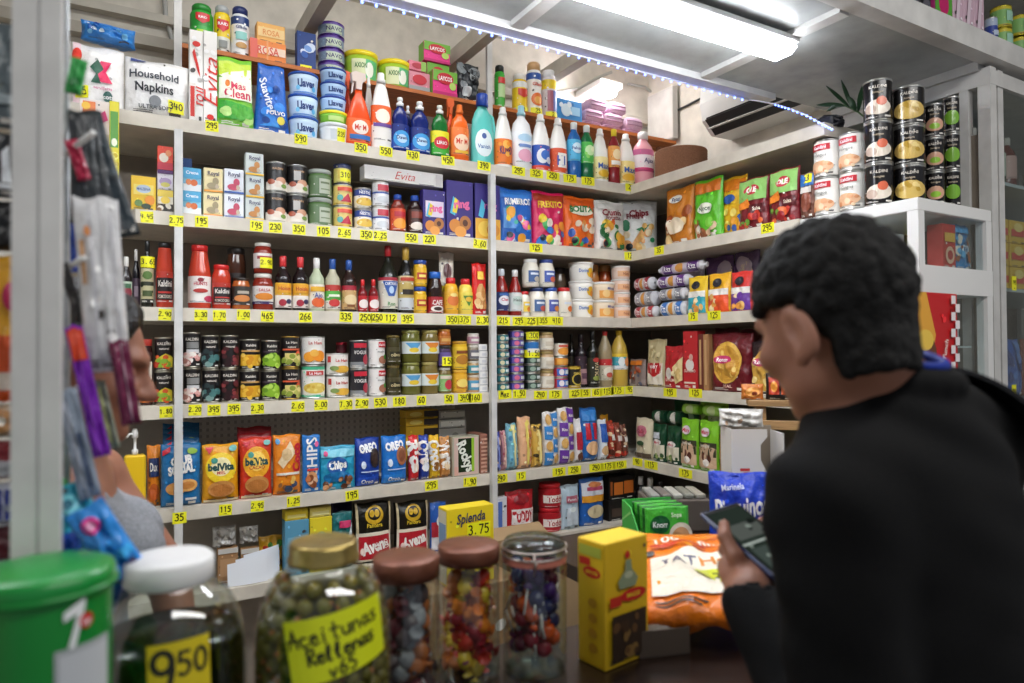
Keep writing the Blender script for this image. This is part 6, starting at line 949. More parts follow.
for z0, z1 in ((1.758, 1.925), (1.14, 1.672), (.6, 1.08)):
    mb = MB(); mb.box((-hx+w_, -hy+.012, z0), (hx-w_, -hy+.016, z1), GLASS); mb.build('glass_pane', t)
    mb = MB(); mb.box((-hx+.012, -hy+w_, z0), (-hx+.016, hy-w_, z1), GLASS); mb.build('glass_pane', t)
mb = MB()
for z in (1.32, 1.5): mb.box((-hx+.036, -hy+.05, z), (hx-.036, hy-.02, z+.006), M('c8d4d4', .2))
mb.build('inner_shelf', t)
def loose(make, name, W, H, loc, rz, label, cat, group=None, lean=0):
    o = make['f'](name, W, H); o.location = tuple(loc); o.rotation_euler = (-lean, 0, rz); tag(o, label, cat, group); PLACED.append(o); return o
# goods in the cabinet
for k, (x, y) in enumerate(((2.20, 1.30), (2.27, 1.34), (2.23, 1.42), (2.33, 1.45))):
    loose(jar('dfe6dc', 'f0f0ec', [(0, 1, 'e8e8e4')], [('R', .1, .1, .9, .6, 'c8d8c0'), ('E', .6, .4, .2, .2, 'd89a7a')], lh=.2), 'cream_jar', .062, .11+.012*(k % 2), (x, y, 1.759), -.6, f'white lidded jar in the cabinet top window, {["nearest the left glass", "second from left", "at the back", "beside the red box"][k]}', 'jar', 'white jars in the cabinet')
a, b = at(941, 240, 1, 1.215), at(954, 240, 1, 1.215)
loose(box('c8342c', [('E', .5, .3, .34, .2, 'e8c0a0'), ('R', .1, .6, .9, .8, 'e8b84a'), ('E', .5, .3, .2, .11, 'b82a2a')], d=.05), 'cookie_box', a.dot(a)**0*abs(b[0]-a[0]), .145, ((a[0]+b[0])/2, 1.235, 1.759), 0, 'red biscuit box standing in the cabinet top window', 'box')
a, b = at(955.5, 240, 1, 1.215), at(971, 240, 1, 1.215)
loose(bag('2a86c4', [('T', '100', .5, .45, .2, 'd8e4ec', .7), ('G', 5, 10, .1, .1, .9, .75, .07, ['9a5a3a', 'e8e0d0', '5ab0e0']), ('R', 0, .8, 1, .95, '4aa0d8')], d=.35, seed=140), 'cookie_bag', abs(b[0]-a[0]), .155, ((a[0]+b[0])/2, 1.232, 1.759), 0, 'blue biscuit bag standing in the cabinet top window', 'biscuits')
for k in range(6):
    loose(tub('e4e0e2' if k < 4 else 'e0a8b8', 'f0f0f0', [('R', .2, .2, .8, .7, ['d8c0c8', 'c8d0d8', 'e8b0c0', 'd84a6a', 'c8d8e0', 'e8e0e0'][k])]), 'yogurt_cup', .06, .07, (2.40+.068*(k % 2), 1.27+.005*k, [1.507, 1.507, 1.327, 1.327, 1.141, 1.141][k]), 0, f'small white cup in the cabinet lower window, {["top shelf left", "top shelf right", "middle shelf left", "middle shelf right", "bottom left", "bottom right"][k]}', 'cup', 'cups in the cabinet')
# black cans on the cabinet top
def bl(im): return [('T', 'KALDINI', .5, .84, .08, 'e0d8cc', .5), ('T', 'hongos', .5, .7, .06, 'b8a890', .4)]+im
CT = 1.9645
cc = [(865, 893, 76, 202, [('E', .5, .3, .36, .2, 'e8dccc'), ('E', .6, .45, .14, .12, 'd86a4a'), ('E', .3, .25, .16, .12, 'c8b0a0')], ['with yellow corn picture', 'with white mushroom picture', 'with red and white picture'], 'left stack'), (894, 925, 79, 197, [('E', .5, .36, .4, .26, 'd0b060'), ('G', 6, 8, .2, .2, .8, .55, .06, ['e8d088', 'b8943a'])], None, 'second stack'), (926, 944, 95, 197, [('E', .5, .35, .36, .22, 'c89a80'), ('E', .5, .3, .2, .1, '8ab83a')], None, 'third stack'), (945, 960, 88, 199, [('E', .5, .4, .36, .22, '7ab03a')], None, 'right stack')]
for a, b, yt, yb, im, names, ww in cc:
    xp = {865: 2.183, 894: 2.262, 926: 2.335, 945: 2.41}[a]; p = at((a+b)/2, yb, 0, xp); d = (p-CAM).dot(CF); W = (b-a)*d/FPX*.95; q_ = p; H = ((yb-yt)/FPX*d)/3-.001; pr = None
    for k in range(3):
        if pr is None: pr = can([(0, 1, '1a1819')], bl(im), 'c8c8c4', rough=.2)['f']('food_can', W, H); o = pr
        else: o = dup(pr)
        o.location = (q_[0], q_[1], CT+.0005+k*(H+.0008)); o.rotation_euler = (0, 0, -1.0); tag(o, f'large glossy black can on the white cabinet, {ww}, {["bottom", "middle", "top"][k]} one', 'can', 'black cans on the cabinet'); PLACED.append(o)
# sprig behind the cans
p0 = Vector((2.31, 1.52, CT)); t = empty('potted_plant', tuple(p0)); tag(t, 'dark green leafy sprig in a small pot behind the black cans', 'plant')
mb = MB(); mb.lathe([(.028, 0), (.036, .07), (.038, .075), (.03, .075)], M('5a3a2c', .7), 18); mb.build('pot', t)
tip = Vector(at(845, 103, 0, 2.25))-p0; mb = MB(); mb.tube([(0, 0, .07), (.0, 0, .22)]+[tuple(Vector(at(a_, b_, 0, 2.24))-p0) for a_, b_ in ((876, 128), (868, 120), (858, 112), (846, 106), (838, 104))], .003, M('3f5a2c', .5)); mb.build('stem', t)
st = [(875, 128), (868, 120), (858, 112), (846, 106), (838, 104)]
for (sx, sy), (px, py), wk in (((846, 106), (816, 105), .009), ((850, 108), (826, 86), .008), ((852, 109), (841, 80), .008), ((858, 112), (863, 84), .010), ((840, 104), (826, 112), .007), ((856, 111), (848, 96), .012)):
    s0 = Vector(at(sx, sy, 0, 2.24))-p0; e = Vector(at(px, py, 0, 2.22))-p0; mb = MB(); d = e-s0; L = d.length; d.normalize(); s_ = d.cross(Vector(CF)).normalized(); n_ = 7; vs = []
    for k in range(n_+1):
        f = k/n_; wd = wk*sin(pi*min(1, f*.94+.06))**.8; c_ = s0+d*L*f+Vector((0, 0, .012*f*(1-f))); vs += [c_-s_*wd, c_+Vector(CF)*(-.003), c_+s_*wd]
    mb.add(vs, [(3*k+j, 3*k+j+1, 3*k+j+4, 3*k+j+3) for k in range(n_) for j in (0, 1)], M('1d3d22', .4), True); mb.build('leaf', t)

# ------------------------------------------------------------------ tall glass case on the right
t = empty('glass_case', (3.0, 1.4, 0)); tag(t, 'tall white framed glass case at the right edge', 'cabinet')
mb = MB(); L0, L1, F0, F1 = 2.575-3.0, 1.1, 1.184-1.4, 1.78-1.4
for x in (L0, L1-.04):
    for y in (F0, F1-.04): mb.box((x, y, 0), (x+.04, y+.04, 2.46), STEEL)
mb.box((L0+.06, F0+.004, 0), (L0+.095, F0+.03, 2.46), STEEL); mb.box((L0, F0+.07, 0), (L0+.03, F0+.10, 2.40), STEEL)
for z in (.0, 1.0, 2.40): mb.box((L0-.001, F0-.001, z), (L1+.001, F1, z+.0505), STEEL)
mb.box((L0+.04, F1-.02, .05), (L1-.04, F1-.01, 2.4), M('232528', .5)); mb.build('frame', t)
mb = MB()
for z in (1.30, 1.70, 2.08): mb.box((L0+.05, F0+.04, z), (L1-.05, F1-.03, z+.012), M('b8c4c6', .2))
mb.build('glass_shelf', t)
mb = MB(); mb.box((L0+.095, F0+.012, 1.05), (L1-.04, F0+.017, 2.40), GLASS); mb.build('glass_pane', t)
mb = MB(); mb.box((L0+.01, F0+.10, 1.05), (L0+.015, F1-.04, 2.40), GLASS); mb.build('glass_pane', t)
k = 0
for x in (2.78, 2.91, 3.04):
    for j in range(3):
        loose(box('e0b838', [('R', .05, .3, .95, .6, 'd8483a'), ('E', .5, .7, .3, .2, 'f0d880')], d=.8), 'noodle_pack', .115, .085, (x, 1.30, 1.7125+j*.087), 0, f'yellow noodle pack in the tall glass case, {["left", "middle", "right"][k]} stack, {["bottom", "middle", "top"][j]} one', 'noodles', 'yellow noodle packs')
    k += 1
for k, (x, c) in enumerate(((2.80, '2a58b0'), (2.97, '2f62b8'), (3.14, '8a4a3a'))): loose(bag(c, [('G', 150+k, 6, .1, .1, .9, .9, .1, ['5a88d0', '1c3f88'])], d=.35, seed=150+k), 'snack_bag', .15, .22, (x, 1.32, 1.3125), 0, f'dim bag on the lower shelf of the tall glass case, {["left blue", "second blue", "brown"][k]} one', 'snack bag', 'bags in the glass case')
for k in range(5): loose(bottle('cleaner', ['8a2a34', '3a3f5a', '7a6a3a', '2a4a3a', '6a2a2a'][k], 'c8c4bc', [(0, 1, ['d8d0c8', 'b8c0d0', 'e0c860', 'c8d0c0', 'd0a8a0'][k])]), 'glass_bottle', .07, .24, (2.73+.085*k, 1.36, 2.0925), 0, f'{["dark red", "slate blue", "olive", "dark green", "brown"][k]} bottle on the top shelf of the tall glass case', 'bottle', 'bottles in the glass case')
loose(box('2f68c8', [('E', .5, .5, .3, .3, '8ab8f0')], d=.4), 'small_box', .08, .10, (2.70, 1.62, 2.0925), -1.2, 'small bright blue box inside the tall case behind the side pane', 'box')
for px, py, tx in ((1018, 283, '195'), (1018, 392, '250')):
    p = at(px, py, 1, 1.1825); o = price_tag(.03, .05, tx); o.location = (p[0], p[1]+.012, p[2]); tag(o, f'yellow price tag on the tall glass case, {"upper" if py < 300 else "lower"} one', 'price tag', 'price tags')
# goods standing above the soffit beam
up = [(898, 932, box('1c1c22', [('G', 3, 8, .1, .1, .9, .9, .08, ['5a5a64', '8a8a90', '2a2a30'])], d=.4), .26, 'black box above the white beam', 'toy_box'), (935, 952, box('d03a8a', [('R', 0, .45, 1, 1, '58a83a'), ('E', .5, .6, .3, .16, 'c8206a'), ('R', .1, .1, .6, .2, 'f0c0d8')], d=.5), .24, 'pink and green box above the white beam', 'soap_box')]
up += [(a, a+10.2, box('d8b8c8', [('R', 0, 0, 1, .3, 'b83a7a'), ('T', 'F', .5, .15, .18, 'f0d0e0', .6), ('P', [(.1,.3),(.5,1),(.8,1),(.4,.3)], 'e8d4e0')], d=1.2), .24, f'pale pink carton above the beam, {w2} of three', 'pink_carton') for a, w2 in ((953.5, 'left'), (964, 'middle'), (974.5, 'right'))]
for a, b, mk, H, lb, nm in up:
    A_, B_ = at(a, 30, 1, 1.235), at(b, 30, 1, 1.235); W = abs(B_[0]-A_[0]); loose(mk, nm, W*.98, H, ((A_[0]+B_[0])/2, 1.235+mk['d'](W, H)/2, 2.5025), 0, lb, 'box', 'cartons above the beam' if nm == 'pink_carton' else None)
A_ = at(988, 40, 1, 1.28); pr = can([(0, .15, 'd8dce4'), (.15, .7, '3a50a8'), (.7, 1, 'b8c8e0')], [('R', .2, .3, .8, .5, 'c8d8f0')])
for k in range(2): loose(pr, 'milk_can', .042, .1, (A_[0], 1.27, 2.5025+k*.1006), 0, f'blue and white can above the beam, {["lower", "upper"][k]} one', 'can', 'blue cans above the beam')
for j, px in enumerate((1002, 1019)):
    A_ = at(px, 55, 1, 1.26)
    for k in range(3): loose(can([(0, .12, 'c8b830'), (.12, .85, '8ac070'), (.85, 1, 'd8c83a')], [('R', .25, .25, .75, .75, 'a8d8c0')], lid='c8b83a'), 'milk_can', .068, .082-.004*j, (A_[0], 1.262+.0*j, 2.5025+k*.083), 0, f'green can with yellow rims above the beam, {["left", "right"][j]} stack, {["bottom", "middle", "top"][k]} one', 'can', 'green cans above the beam')

# ------------------------------------------------------------------ the counter
CZ = .98
t = empty('counter', (.6, 1.1, 0)); tag(t, 'dark wooden shop counter with jars along its edge', 'counter')
mb = MB(); pol = [(-.75, .72), (2.115, .72), (2.115, 1.165), (2.115, 1.60), (.96, 1.60), (.96, 1.07), (-.75, 1.07)]; pol = [(x-.6, y-1.1) for x, y in pol]; n = len(pol)
mb.add([(x, y, z) for z in (CZ-.035, CZ) for x, y in pol], [tuple(range(n-1, -1, -1)), tuple(range(n, 2*n))]+[(k, (k+1) % n, n+(k+1) % n, n+k) for k in range(n)], M('2e211b', .25, 'd')); mb.build('counter_top', t)
mb = MB(); mb.box((-1.33, -.35, 0), (1.50, -.33, CZ-.0355), M('4a3a30', .4, 'd')); mb.build('front_panel', t)
# big glass jars
def gjar(name, loc, prof, lidp, lidm, label, cat):
    t = empty(name, tuple(loc), facecam(loc)); tag(t, label, cat)
    mb = MB(); mb.lathe(prof, M('eef4f0', .03, 'j'), 40, cap=False); o = mb.build('glass_body', t)
    mb = MB(); mb.lathe([(prof[0][0], .0015), (.001, .0015)][::-1]+[(prof[0][0], .003)], M('dfe8e2', .05, 'g'), 32); mb.build('glass_base', t)
    mb = MB(); mb.lathe(lidp, lidm, 40); mb.build('lid', t); return t
def sign(t, R, w, h, z, rot, du, items, mcol):
    mb = MB(); Rr = R+.0012
    def fm(u, v, l):
        x, y = (u-.5)*w, (v-.5)*h; x, y = x*cos(rot)-y*sin(rot)+du, x*sin(rot)+y*cos(rot); a = x/Rr; k = Rr+.0004*l
        return (k*sin(a), -k*cos(a), z+y)
    A = Art(mb, fm, w, h, 12, 4, .5); A.R(0, 0, 1, 1, mcol); A.l = 1; A.put(items); return mb.build('price_sign', t)
gp = lambda R, r, H: [(R*.9, .002), (R*.985, .008), (R, .02), (R, H*.58), (R*.98, H*.66), (R*.9, H*.76), (R*.76, H*.84), (r*1.12, H*.89), (r, H*.91), (r, H*.97)]
JL = np.array([.056, .892, CZ+.0005]); t = gjar('pickle_jar', JL, gp(.084, .042, .282), [(.0455, .256), (.048, .258), (.048, .280), (.0445, .284), (.02, .285)], M('e6e6e6', .35), 'large glass jar with white lid and yellow price sign reading 9.50', 'jar')
mb = MB(); mb.lathe([(.074, .008), (.0805, .02), (.0805, .165), (.078, .19), (.074, .198), (.02, .199)], M('8a8a5c', .15, 'g'), 36); mb.build('brine', t)
sign(t, .084, .062, .075, .178, .03, .010, [('H_', '9', .27, .6, .58, '26261c', .07), ('H_', '50', .72, .68, .32, '26261c', .08), ('R', .45, .1, .72, .13, '26261c')], 'dfc81e')
sign(t, .0846, .05, .032, .112, 0, .055, [('E', .4, .5, .3, .4, 'c83040'), ('E', .75, .4, .2, .3, 'f4f4f4')], 'f0ecec')
rr = random.Random(4)
mbp = MB(); mbp.lathe([(.001, -.034), (.010, -.028), (.0145, -.01), (.0145, .01), (.010, .028), (.001, .034)], M('5a6a30', .3), 14, cap=False); pk0 = None
for k in range(34):
    a = k*2.399; r = .05 if k % 3 else .03
    if pk0 is None: pk0 = mbp.build('pickle'); o = pk0
    else: o = dup(pk0)
    o.location = (JL[0]+r*cos(a), JL[1]+r*sin(a), CZ+.04+.03*(k % 5)); o.rotation_euler = (rr.uniform(-.5, .5), rr.uniform(-.5, .5), 0); tag(o, 'olive green pickle inside the white lidded jar', 'pickle', 'pickles in the jar')
JO = np.array([.226, .86, CZ+.0005]); t = gjar('olive_jar', JO, gp(.082, .0405, .284), [(.0415, .260), (.044, .261), (.044, .266), (.0422, .268), (.0422, .281), (.040, .285), (.036, .286), (.034, .2845), (.01, .2845)], M('b09a5c', .28, 'm', .85), 'large glass jar of stuffed olives with gold lid', 'jar')
mb = MB(); mb.lathe([(.058, .008), (.058, .18), (.04, .225), (.01, .23)], M('4a4418', .4), 30); mb.build('brine', t)
sign(t, .0825, .119, .074, .188, .17, .018, [('H_', 'Aceitunas', .48, .74, .27, '1c1c16', .07, .03, .6), ('H_', 'Rellenas', .52, .44, .25, '1c1c16', .08, .03, .55), ('H_', 'v65', .5, .16, .22, '1c1c16', .08, .03)], 'e4ee1e')
mbo = MB(); mbo.ball((0, 0, 0), (.0096, .0096, .0108), M('786e2c', .25), 12, 8); mbo.ball((0, -.0088, 0), (.0034, .0022, .0034), M('b0682c', .4), 8, 5); ol = mbo.build('olive'); first = True; fc = math.atan2(-JO[1], -JO[0])
for row in range(14):
    R = .0705; z = .022+row*.0168
    R = float(np.interp(z, [0, .165, .187, .216, .239, .25], [.0705, .0705, .069, .062, .050, .036]))
    m = int(2*pi*R/.0204)
    for k in range(m):
        a = fc+(k+.5*(row % 2))*2*pi/m; d = (a-fc+pi) % (2*pi)-pi
        if abs(d) > 1.75: continue
        o = ol if first else dup(ol); first = False; o.location = (JO[0]+R*cos(a), JO[1]+R*sin(a), CZ+z+rr.uniform(-.002, .002)); o.rotation_euler = (rr.uniform(0, 6), rr.uniform(0, 6), rr.uniform(0, 6)); tag(o, 'green stuffed olive inside the gold lidded jar', 'olive', 'olives in the jar')
# sweet jars
cop = M('7a4a38', .38, 'm', .35)
def cj(R, H): return [(R*.94, .002), (R, .008), (R, H*.84), (R*.9, H*.88), (R*.88, H*.9)]
JA, JB, JC = np.array([.369, .947, CZ+.0005]), np.array([.497, 1.0, CZ+.0005]), np.array([.598, .962, CZ+.0005])
lidp = lambda R, H: [(R*.96, H*.87), (R*1.03, H*.872), (R*1.03, H*.988), (R*.98, H), (R*.3, H)]
ta = gjar('sweet_jar', JA, cj(.048, .222), lidp(.047, .222), cop, 'glass jar of silver wrapped sweets with copper brown lid', 'jar')
tb = gjar('sweet_jar', JB, cj(.0495, .208), lidp(.0485, .208), cop, 'glass jar of red and orange wrapped sweets with copper brown lid', 'jar')
tc = gjar('sweet_jar', JC, cj(.0525, .216), [(.047, .192), (.052, .194), (.053, .2), (.05, .206), (.047, .211), (.03, .214), (.01, .215)], M('c8d4d4', .05, 'g'), 'clamp top glass jar of lollipops beside the yellow box', 'jar')
mb = MB()
for z in (.188, .2): mb.tube([(.0535*cos(a), .0535*sin(a), z) for a in np.arange(0, 6.35, .25)], .0017, M('b8a8a0', .3, 'm', .9), 6)
mb.tube([(.0, -.055, .2), (.002, -.058, .18), (0, -.056, .165), (.004, -.055, .188)], .0016, M('b8a8a0', .3, 'm', .9), 6); mb.build('wire_clamp', tc)
mb = MB(); mb.lathe([(.0525, .176), (.053, .178), (.053, .186), (.0525, .188)], M('c87a68', .4), 32, cap=False); mb.build('rubber_seal', tc)
def sweet(cols, seed):
    r = random.Random(seed); mb = MB(); m = M(cols[0], .22, 'f'); mb.ball((0, 0, 0), (.017, .0125, .012), m, 10, 7)
    mb.ball((0, -.0035, .0), (.008, .0098, .0088), M(cols[1], .3), 8, 5)
    for s in (-1, 1):
        vs = [(s*.016, 0, 0)]+[(s*(.0225+.002*r.random()), .010*cos(a), .010*sin(a)+.001*r.random()) for a in np.arange(0, 6.2, .7)]
        n = len(vs)-1; mb.add(vs, [(0, 1+k, 1+(k+1) % n) for k in range(n)], m)
    return mb.build('wrapped_sweet')
def fill(J, R, H0, H1, protos, lb, group, n, dz):
    r = random.Random(int(J[0]*1000)); first = {}; 
    for k in range(n):
        z = H0+(H1-H0)*k/n; a = k*2.399+r.uniform(-.3, .3); rad = R if k % 3 else R*.3; p_ = protos[k % len(protos)]; lbk = lb[k % len(protos)]
        if p_ not in first: o = p_; first[p_] = 1
        else: o = dup(p_)
        o.location = (J[0]+rad*cos(a), J[1]+rad*sin(a), J[2]+z); o.rotation_euler = (r.uniform(0, 6), r.uniform(0, 6), r.uniform(0, 6)) if 'lollipop' not in lbk else (r.uniform(-.3, .3)+(pi if z < .09 else 0), r.uniform(-.3, .3), r.uniform(0, 6)); tag(o, lbk, 'sweet', group)
sa = [sweet(c, 1+i) for i, c in enumerate((('9a9aa0', '3a2420'), ('5a4a4c', 'b8b8c0'), ('6a2a34', 'c8c8cc'), ('b86a3a', '7a7a80')))]
fill(JA, .0235, .016, .172, sa, ['silver wrapped sweet in the left sweet jar', 'dark grey wrapped sweet in the left sweet jar', 'maroon wrapped sweet in the left sweet jar', 'copper wrapped sweet in the left sweet jar'], 'sweets in the left jar', 66, 0)
sb = [sweet(c, 11+i) for i, c in enumerate((('c8301e', 'f0a030'), ('e8842a', 'c8301e'), ('d8b83a', '8a3a6a'), ('8a1c2a', 'e8c8a0'), ('b86a3a', 'e8d8c8')))]
fill(JB, .0245, .016, .158, sb, [f'{c} wrapped sweet in the middle sweet jar' for c in ('red', 'orange', 'yellow', 'dark red', 'tan')], 'sweets in the middle jar', 66, 0)
def lolly(c, seed):
    mb = MB(); mb.ball((0, 0, 0), .0135, M(c, .2, 'f'), 12, 8); mb.lathe([(.003, -.013), (.008, -.019), (.007, -.024)], M(c, .25, 'f'), 8, cap=False); mb.tube([(0, 0, -.012), (0, 0, -.062)], .0018, M('eceae6', .5), 6); return mb.build('lollipop')
sc_ = [lolly(c, i) for i, c in enumerate(('d8561e', '4a2a6a', '8a2434', '2c2f5a', '5a1c34'))]
fill(JC, .029, .035, .175, sc_, [f'{c} lollipop in the clamp top jar' for c in ('orange', 'purple', 'red', 'dark blue', 'plum')], 'lollipops in the clamp jar', 45, 0)
# yellow bouillon carton
mg = [('E', .5, .88, .06, .03, 'c8281e'), ('E', .62, .55, .3, .05, 'c8201e'), ('T', 'MAGGI', .62, .55, .035, 'f4d830', .5), ('R', .08, .49, .34, .57, 'c8301e'), ('P', [(.3,.62),(.66,.62),(.72,.68),(.58,.76),(.56,.84),(.44,.84),(.42,.76),(.26,.68)], '8a9a7a'), ('E', .5, .72, .1, .03, 'b8c0a0'), ('R', .12, .06, .9, .42, '3a2a1c'), ('G', 12, 12, .16, .08, .86, .38, .04, ['6a4a2a', '4a3420', '8a6a3a'])]
o = loose(box('e0b81e', mg, d=.063, side='dab41c', top='ecc82a', sart=[('E', .55, .75, .32, .045, 'c8201e'), ('T', 'MAGGI', .55, .75, .03, 'f4d830', .5), ('R', .1, .8, .5, .86, 'c8301e'), ('R', .1, .88, .9, .96, 'a8b040')]+[('E', .6, .15+.12*k, .16, .04, 'b88a1e') for k in range(4)]), 'bouillon_box', .105, .205, (.733-.0, .926, CZ+.0006), .14, 'tall yellow bouillon carton standing next to the clamp top jar', 'carton')
# low cardboard tray with clear packs beside it
p = at(664, 652, 2, CZ); t = empty('cardboard_tray', (p[0], p[1]+.02, CZ+.0006), -.3); tag(t, 'low grey brown cardboard tray between the bouillon carton and orange bag', 'tray')
mb = MB(); a, b, h = .046, .036, .045
mb.box((-a, -b, 0), (a, b, .003), M('4a4038', .8)); 
for q_ in (((-a, -b, .003), (a, -b+.003, h)), ((-a, b-.003, .003), (a, b, h)), ((-a, -b+.003, .003), (-a+.003, b-.003, h)), ((a-.003, -b+.003, .003), (a, b-.003, h))): mb.box(*q_, M('564a40', .8))
mb.build('tray_body', t)
mb = MB(); mb.ball((0, 0, .028), (.038, .029, .02), M('8a8680', .15, 'f'), 14, 8); mb.build('clear_wrap', t)
# orange sack lying on the counter
def lying(make, name, W, L, loc, rz, label, cat, tilt=0):
    o = make['f'](name, W, L); D = make['d'](W, L); M_ = Matrix.Translation((loc[0], loc[1], loc[2]+D/2+.002)) @ Matrix.Rotation(rz, 4, 'Z') @ Matrix.Translation((0, -L/2, 0)) @ Matrix.Rotation(-pi/2+tilt, 4, 'X')
    o.matrix_world = M_; tag(o, label, cat); return o
osk = bag('ee7e1a', [('P', [(.08,.10),(.92,.10),(.86,.5),(.5,.56),(.14,.5)], 'efe6d4'), ('T', 'YAT', .34, .44, .09, '6a6a80', .3), ('T', 'Hap', .66, .44, .09, 'e08a2a', .3), ('T', '100% fino', .5, .68, .07, 'f4ece0', .7), ('R', .16, .6, .6, .63, 'c8401e'), ('E', .62, .27, .2, .07, 'd8e02a'), ('T', '25', .62, .27, .06, '4a4a1e', .2), ('E', .75, .2, .16, .05, 'b82a4a'), ('R', .1, .82, .9, .84, 'f4a04a')], d=.06, seed=160, bottom=.12, pz=5, pin=.0, wr=.008, seal=.12)
lying(osk, 'rice_sack', .27, .43, (1.02, 1.02, CZ+.022), -.62, 'large orange sack with white panel lying on the counter before the phone', 'sack', .08)
# green soup display carton with sachets
pk = np.array([1.238, 1.378, CZ+.0006]); rz = -.32; t = empty('soup_display', tuple(pk), rz); tag(t, 'green open display carton holding soup sachets', 'carton')
mb = MB(); a, b, h = .07, .068, .115; g1, g2 = M('3fb048', .5), M('9a8a6a', .8)
mb.box((-a, -b, 0), (a, b, .003), g1); mb.box((-a, b-.003, .003), (a, b, h), g1); mb.box((-a, -b, .003), (a, -b+.003, .016), g1)
for s in (-1, 1):
    x = s*a-(0 if s < 0 else .003); pl = [(-b+.003, .003), (b-.003, .003), (b-.003, h if s < 0 else .03), (.01, h*.92 if s < 0 else .026), (-b+.003, .035 if s < 0 else .02)]
    vs = [(xx, y, z) for xx in (x, x+.003) for y, z in pl]; n = 5; mb.add(vs, [tuple(range(n)), tuple(range(2*n-1, n-1, -1))]+[(k, n+k, n+(k+1) % n, (k+1) % n) for k in range(n)], g1)
Art(mb, lambda u, v, l: ((u-.5)*2*a, b-.0036-.0003*l, v*h), 2*a, h).put([('H_', 'Sol', .42, .84, .16, '1a3a1c', .05)])
Art(mb, lambda u, v, l: (-a-.0006-.0003*l, (.5-u)*2*b, v*h), 2*b, h).put([('P', [(0,.1),(1,.1),(1,.3),(.5,.24),(0,.36)], '1f7a34'), ('P', [(0,.55),(.45,.84),(.5,.8),(0,.5)], '8ad07a')]); mb.build('carton', t)
sch = bag('4ab83a', [('P', [(0,.03),(1,.03),(1,.5),(.6,.42),(0,.3)], 'd8b088'), ('E', .8, .34, .3, .3, 'e8dcc8'), ('E', .8, .32, .22, .22, 'd09a6a'), ('E', .3, .62, .24, .2, '0f5a2a'), ('T', 'Knorr', .3, .62, .13, 'f0f4f0', .36), ('T', 'Sopa', .7, .82, .1, 'e8f4d8', .4)], d=.008, seed=161, bottom=0, wr=.001, pin=0, seal=.05); sch2 = bag('1f6a24', [('P', [(0,.03),(1,.03),(1,.5),(.6,.42),(0,.3)], 'b89068'), ('E', .3, .62, .24, .2, '0f4a20')], d=.008, seed=162, bottom=0, wr=.001, pin=0, seal=.05)
for k in range(6):
    o = (sch if k % 2 == 0 else sch2)['f']('soup_sachet', .118, .112-.002*(k % 2))
    y = -.055+.0172*k; o.matrix_world = Matrix.Translation(tuple(pk)) @ Matrix.Rotation(rz, 4, 'Z') @ Matrix.Translation((.006, y, .005)) @ Matrix.Rotation(-.06, 4, 'X')
    tag(o, f'green soup sachet in the display carton, {["front", "second", "third", "fourth", "fifth", "rearmost"][k]} one', 'soup sachet', 'soup sachets')
# grey carton with flat packs behind
p = at(690, 506, 1, 1.53); t = empty('grey_tray', (1.43, 1.52, CZ+.0006), -.5); tag(t, 'grey brown tray of dim packets behind the soup sachets', 'tray')
mb = MB(); mb.box((-.09, -.07, 0), (.09, .07, .09), M('5a5048', .8), .003); mb.build('tray_body', t)
mb = MB(); 
for k in range(5): mb.box((-.08+.033*k, -.06, .0905), (-.052+.033*k, .06, .104), M(['8a8a84', '6a6460', 'a8a69c', '7a7a70', '9a968a'][k], .4), .003)
mb.build('packets', t)
# blue cake bag
p = np.array([1.385, 1.23, CZ+.0006])
loose(bag('1c3fc0', [('T', 'Pinguinos', .5, .6, .26, 'eef0f6', .95, .16, .03, .2), ('T', 'Marinela', .36, .84, .07, 'c8d0e8', .4, .1), ('E', .5, .2, .36, .12, '2f66e0'), ('R', .72, .28, .86, .36, 'e86a6a'), ('G', 162, 6, .1, .05, .9, .2, .06, ['3f78f0', '142a8a'])], d=.42, seed=162, pz=3, wr=.007, seal=.05), 'cake_bag', .155, .205, p, facecam(p)+.15, 'deep blue snack cake bag behind the phone', 'cake bag')
# white display carton
p = dep(752, 470, 1.93); p[2] = CZ+.0006; t = empty('display_carton', tuple(p), facecam(p)+.3); tag(t, 'open white display carton with red print behind the blue cake bag', 'carton')
mb = MB(); cw = M('dcd8d2', .6); a, b, h = .072, .055, .30
fr_ = [(-a, 0), (a, 0), (a, h*.5), (a*.55, h*.5), (a*.1, h*.72), (a*.1, h*.86), (a*.35, h*.93), (a*.35, h), (-a, h)]
mb.prism(fr_, -b, -b+.003, cw); ci = M('8f8272', .8); mb.box((-a, b-.003, 0), (a, b, h), ci); mb.box((-a, -b+.003, 0), (-a+.003, b-.003, h), cw); mb.box((a-.003, -b+.003, 0), (a, b-.003, h*.96), cw); mb.box((-a+.003, -b+.003, 0), (a-.003, b-.003, .003), cw)
Art(mb, lambda u, v, l: ((u-.5)*2*a, -b-.0006-.0003*l, v*h), 2*a, h).put([('R', .16, .62, .34, .645, 'c83a3a'), ('R', .22, .59, .36, .61, 'c83a3a'), ('P', [(.2,.52),(.24,.58),(.28,.54),(.32,.58),(.36,.52),(.32,.52),(.3,.545),(.26,.52)], 'c83a3a')]); mb.build('carton', t)
loose(bag('d8d6d0', [('G', 163, 6, .1, .1, .9, .9, .12, ['c0bcb4', 'e8e6e2', 'b89a80'])], d=.3, seed=163, wr=.014, rough=.15), 'plastic_bag', .12, .05, (p[0]-.02, p[1]+.02, CZ+.302), facecam(p), 'crumpled clear bag lying on the white display carton', 'plastic bag')
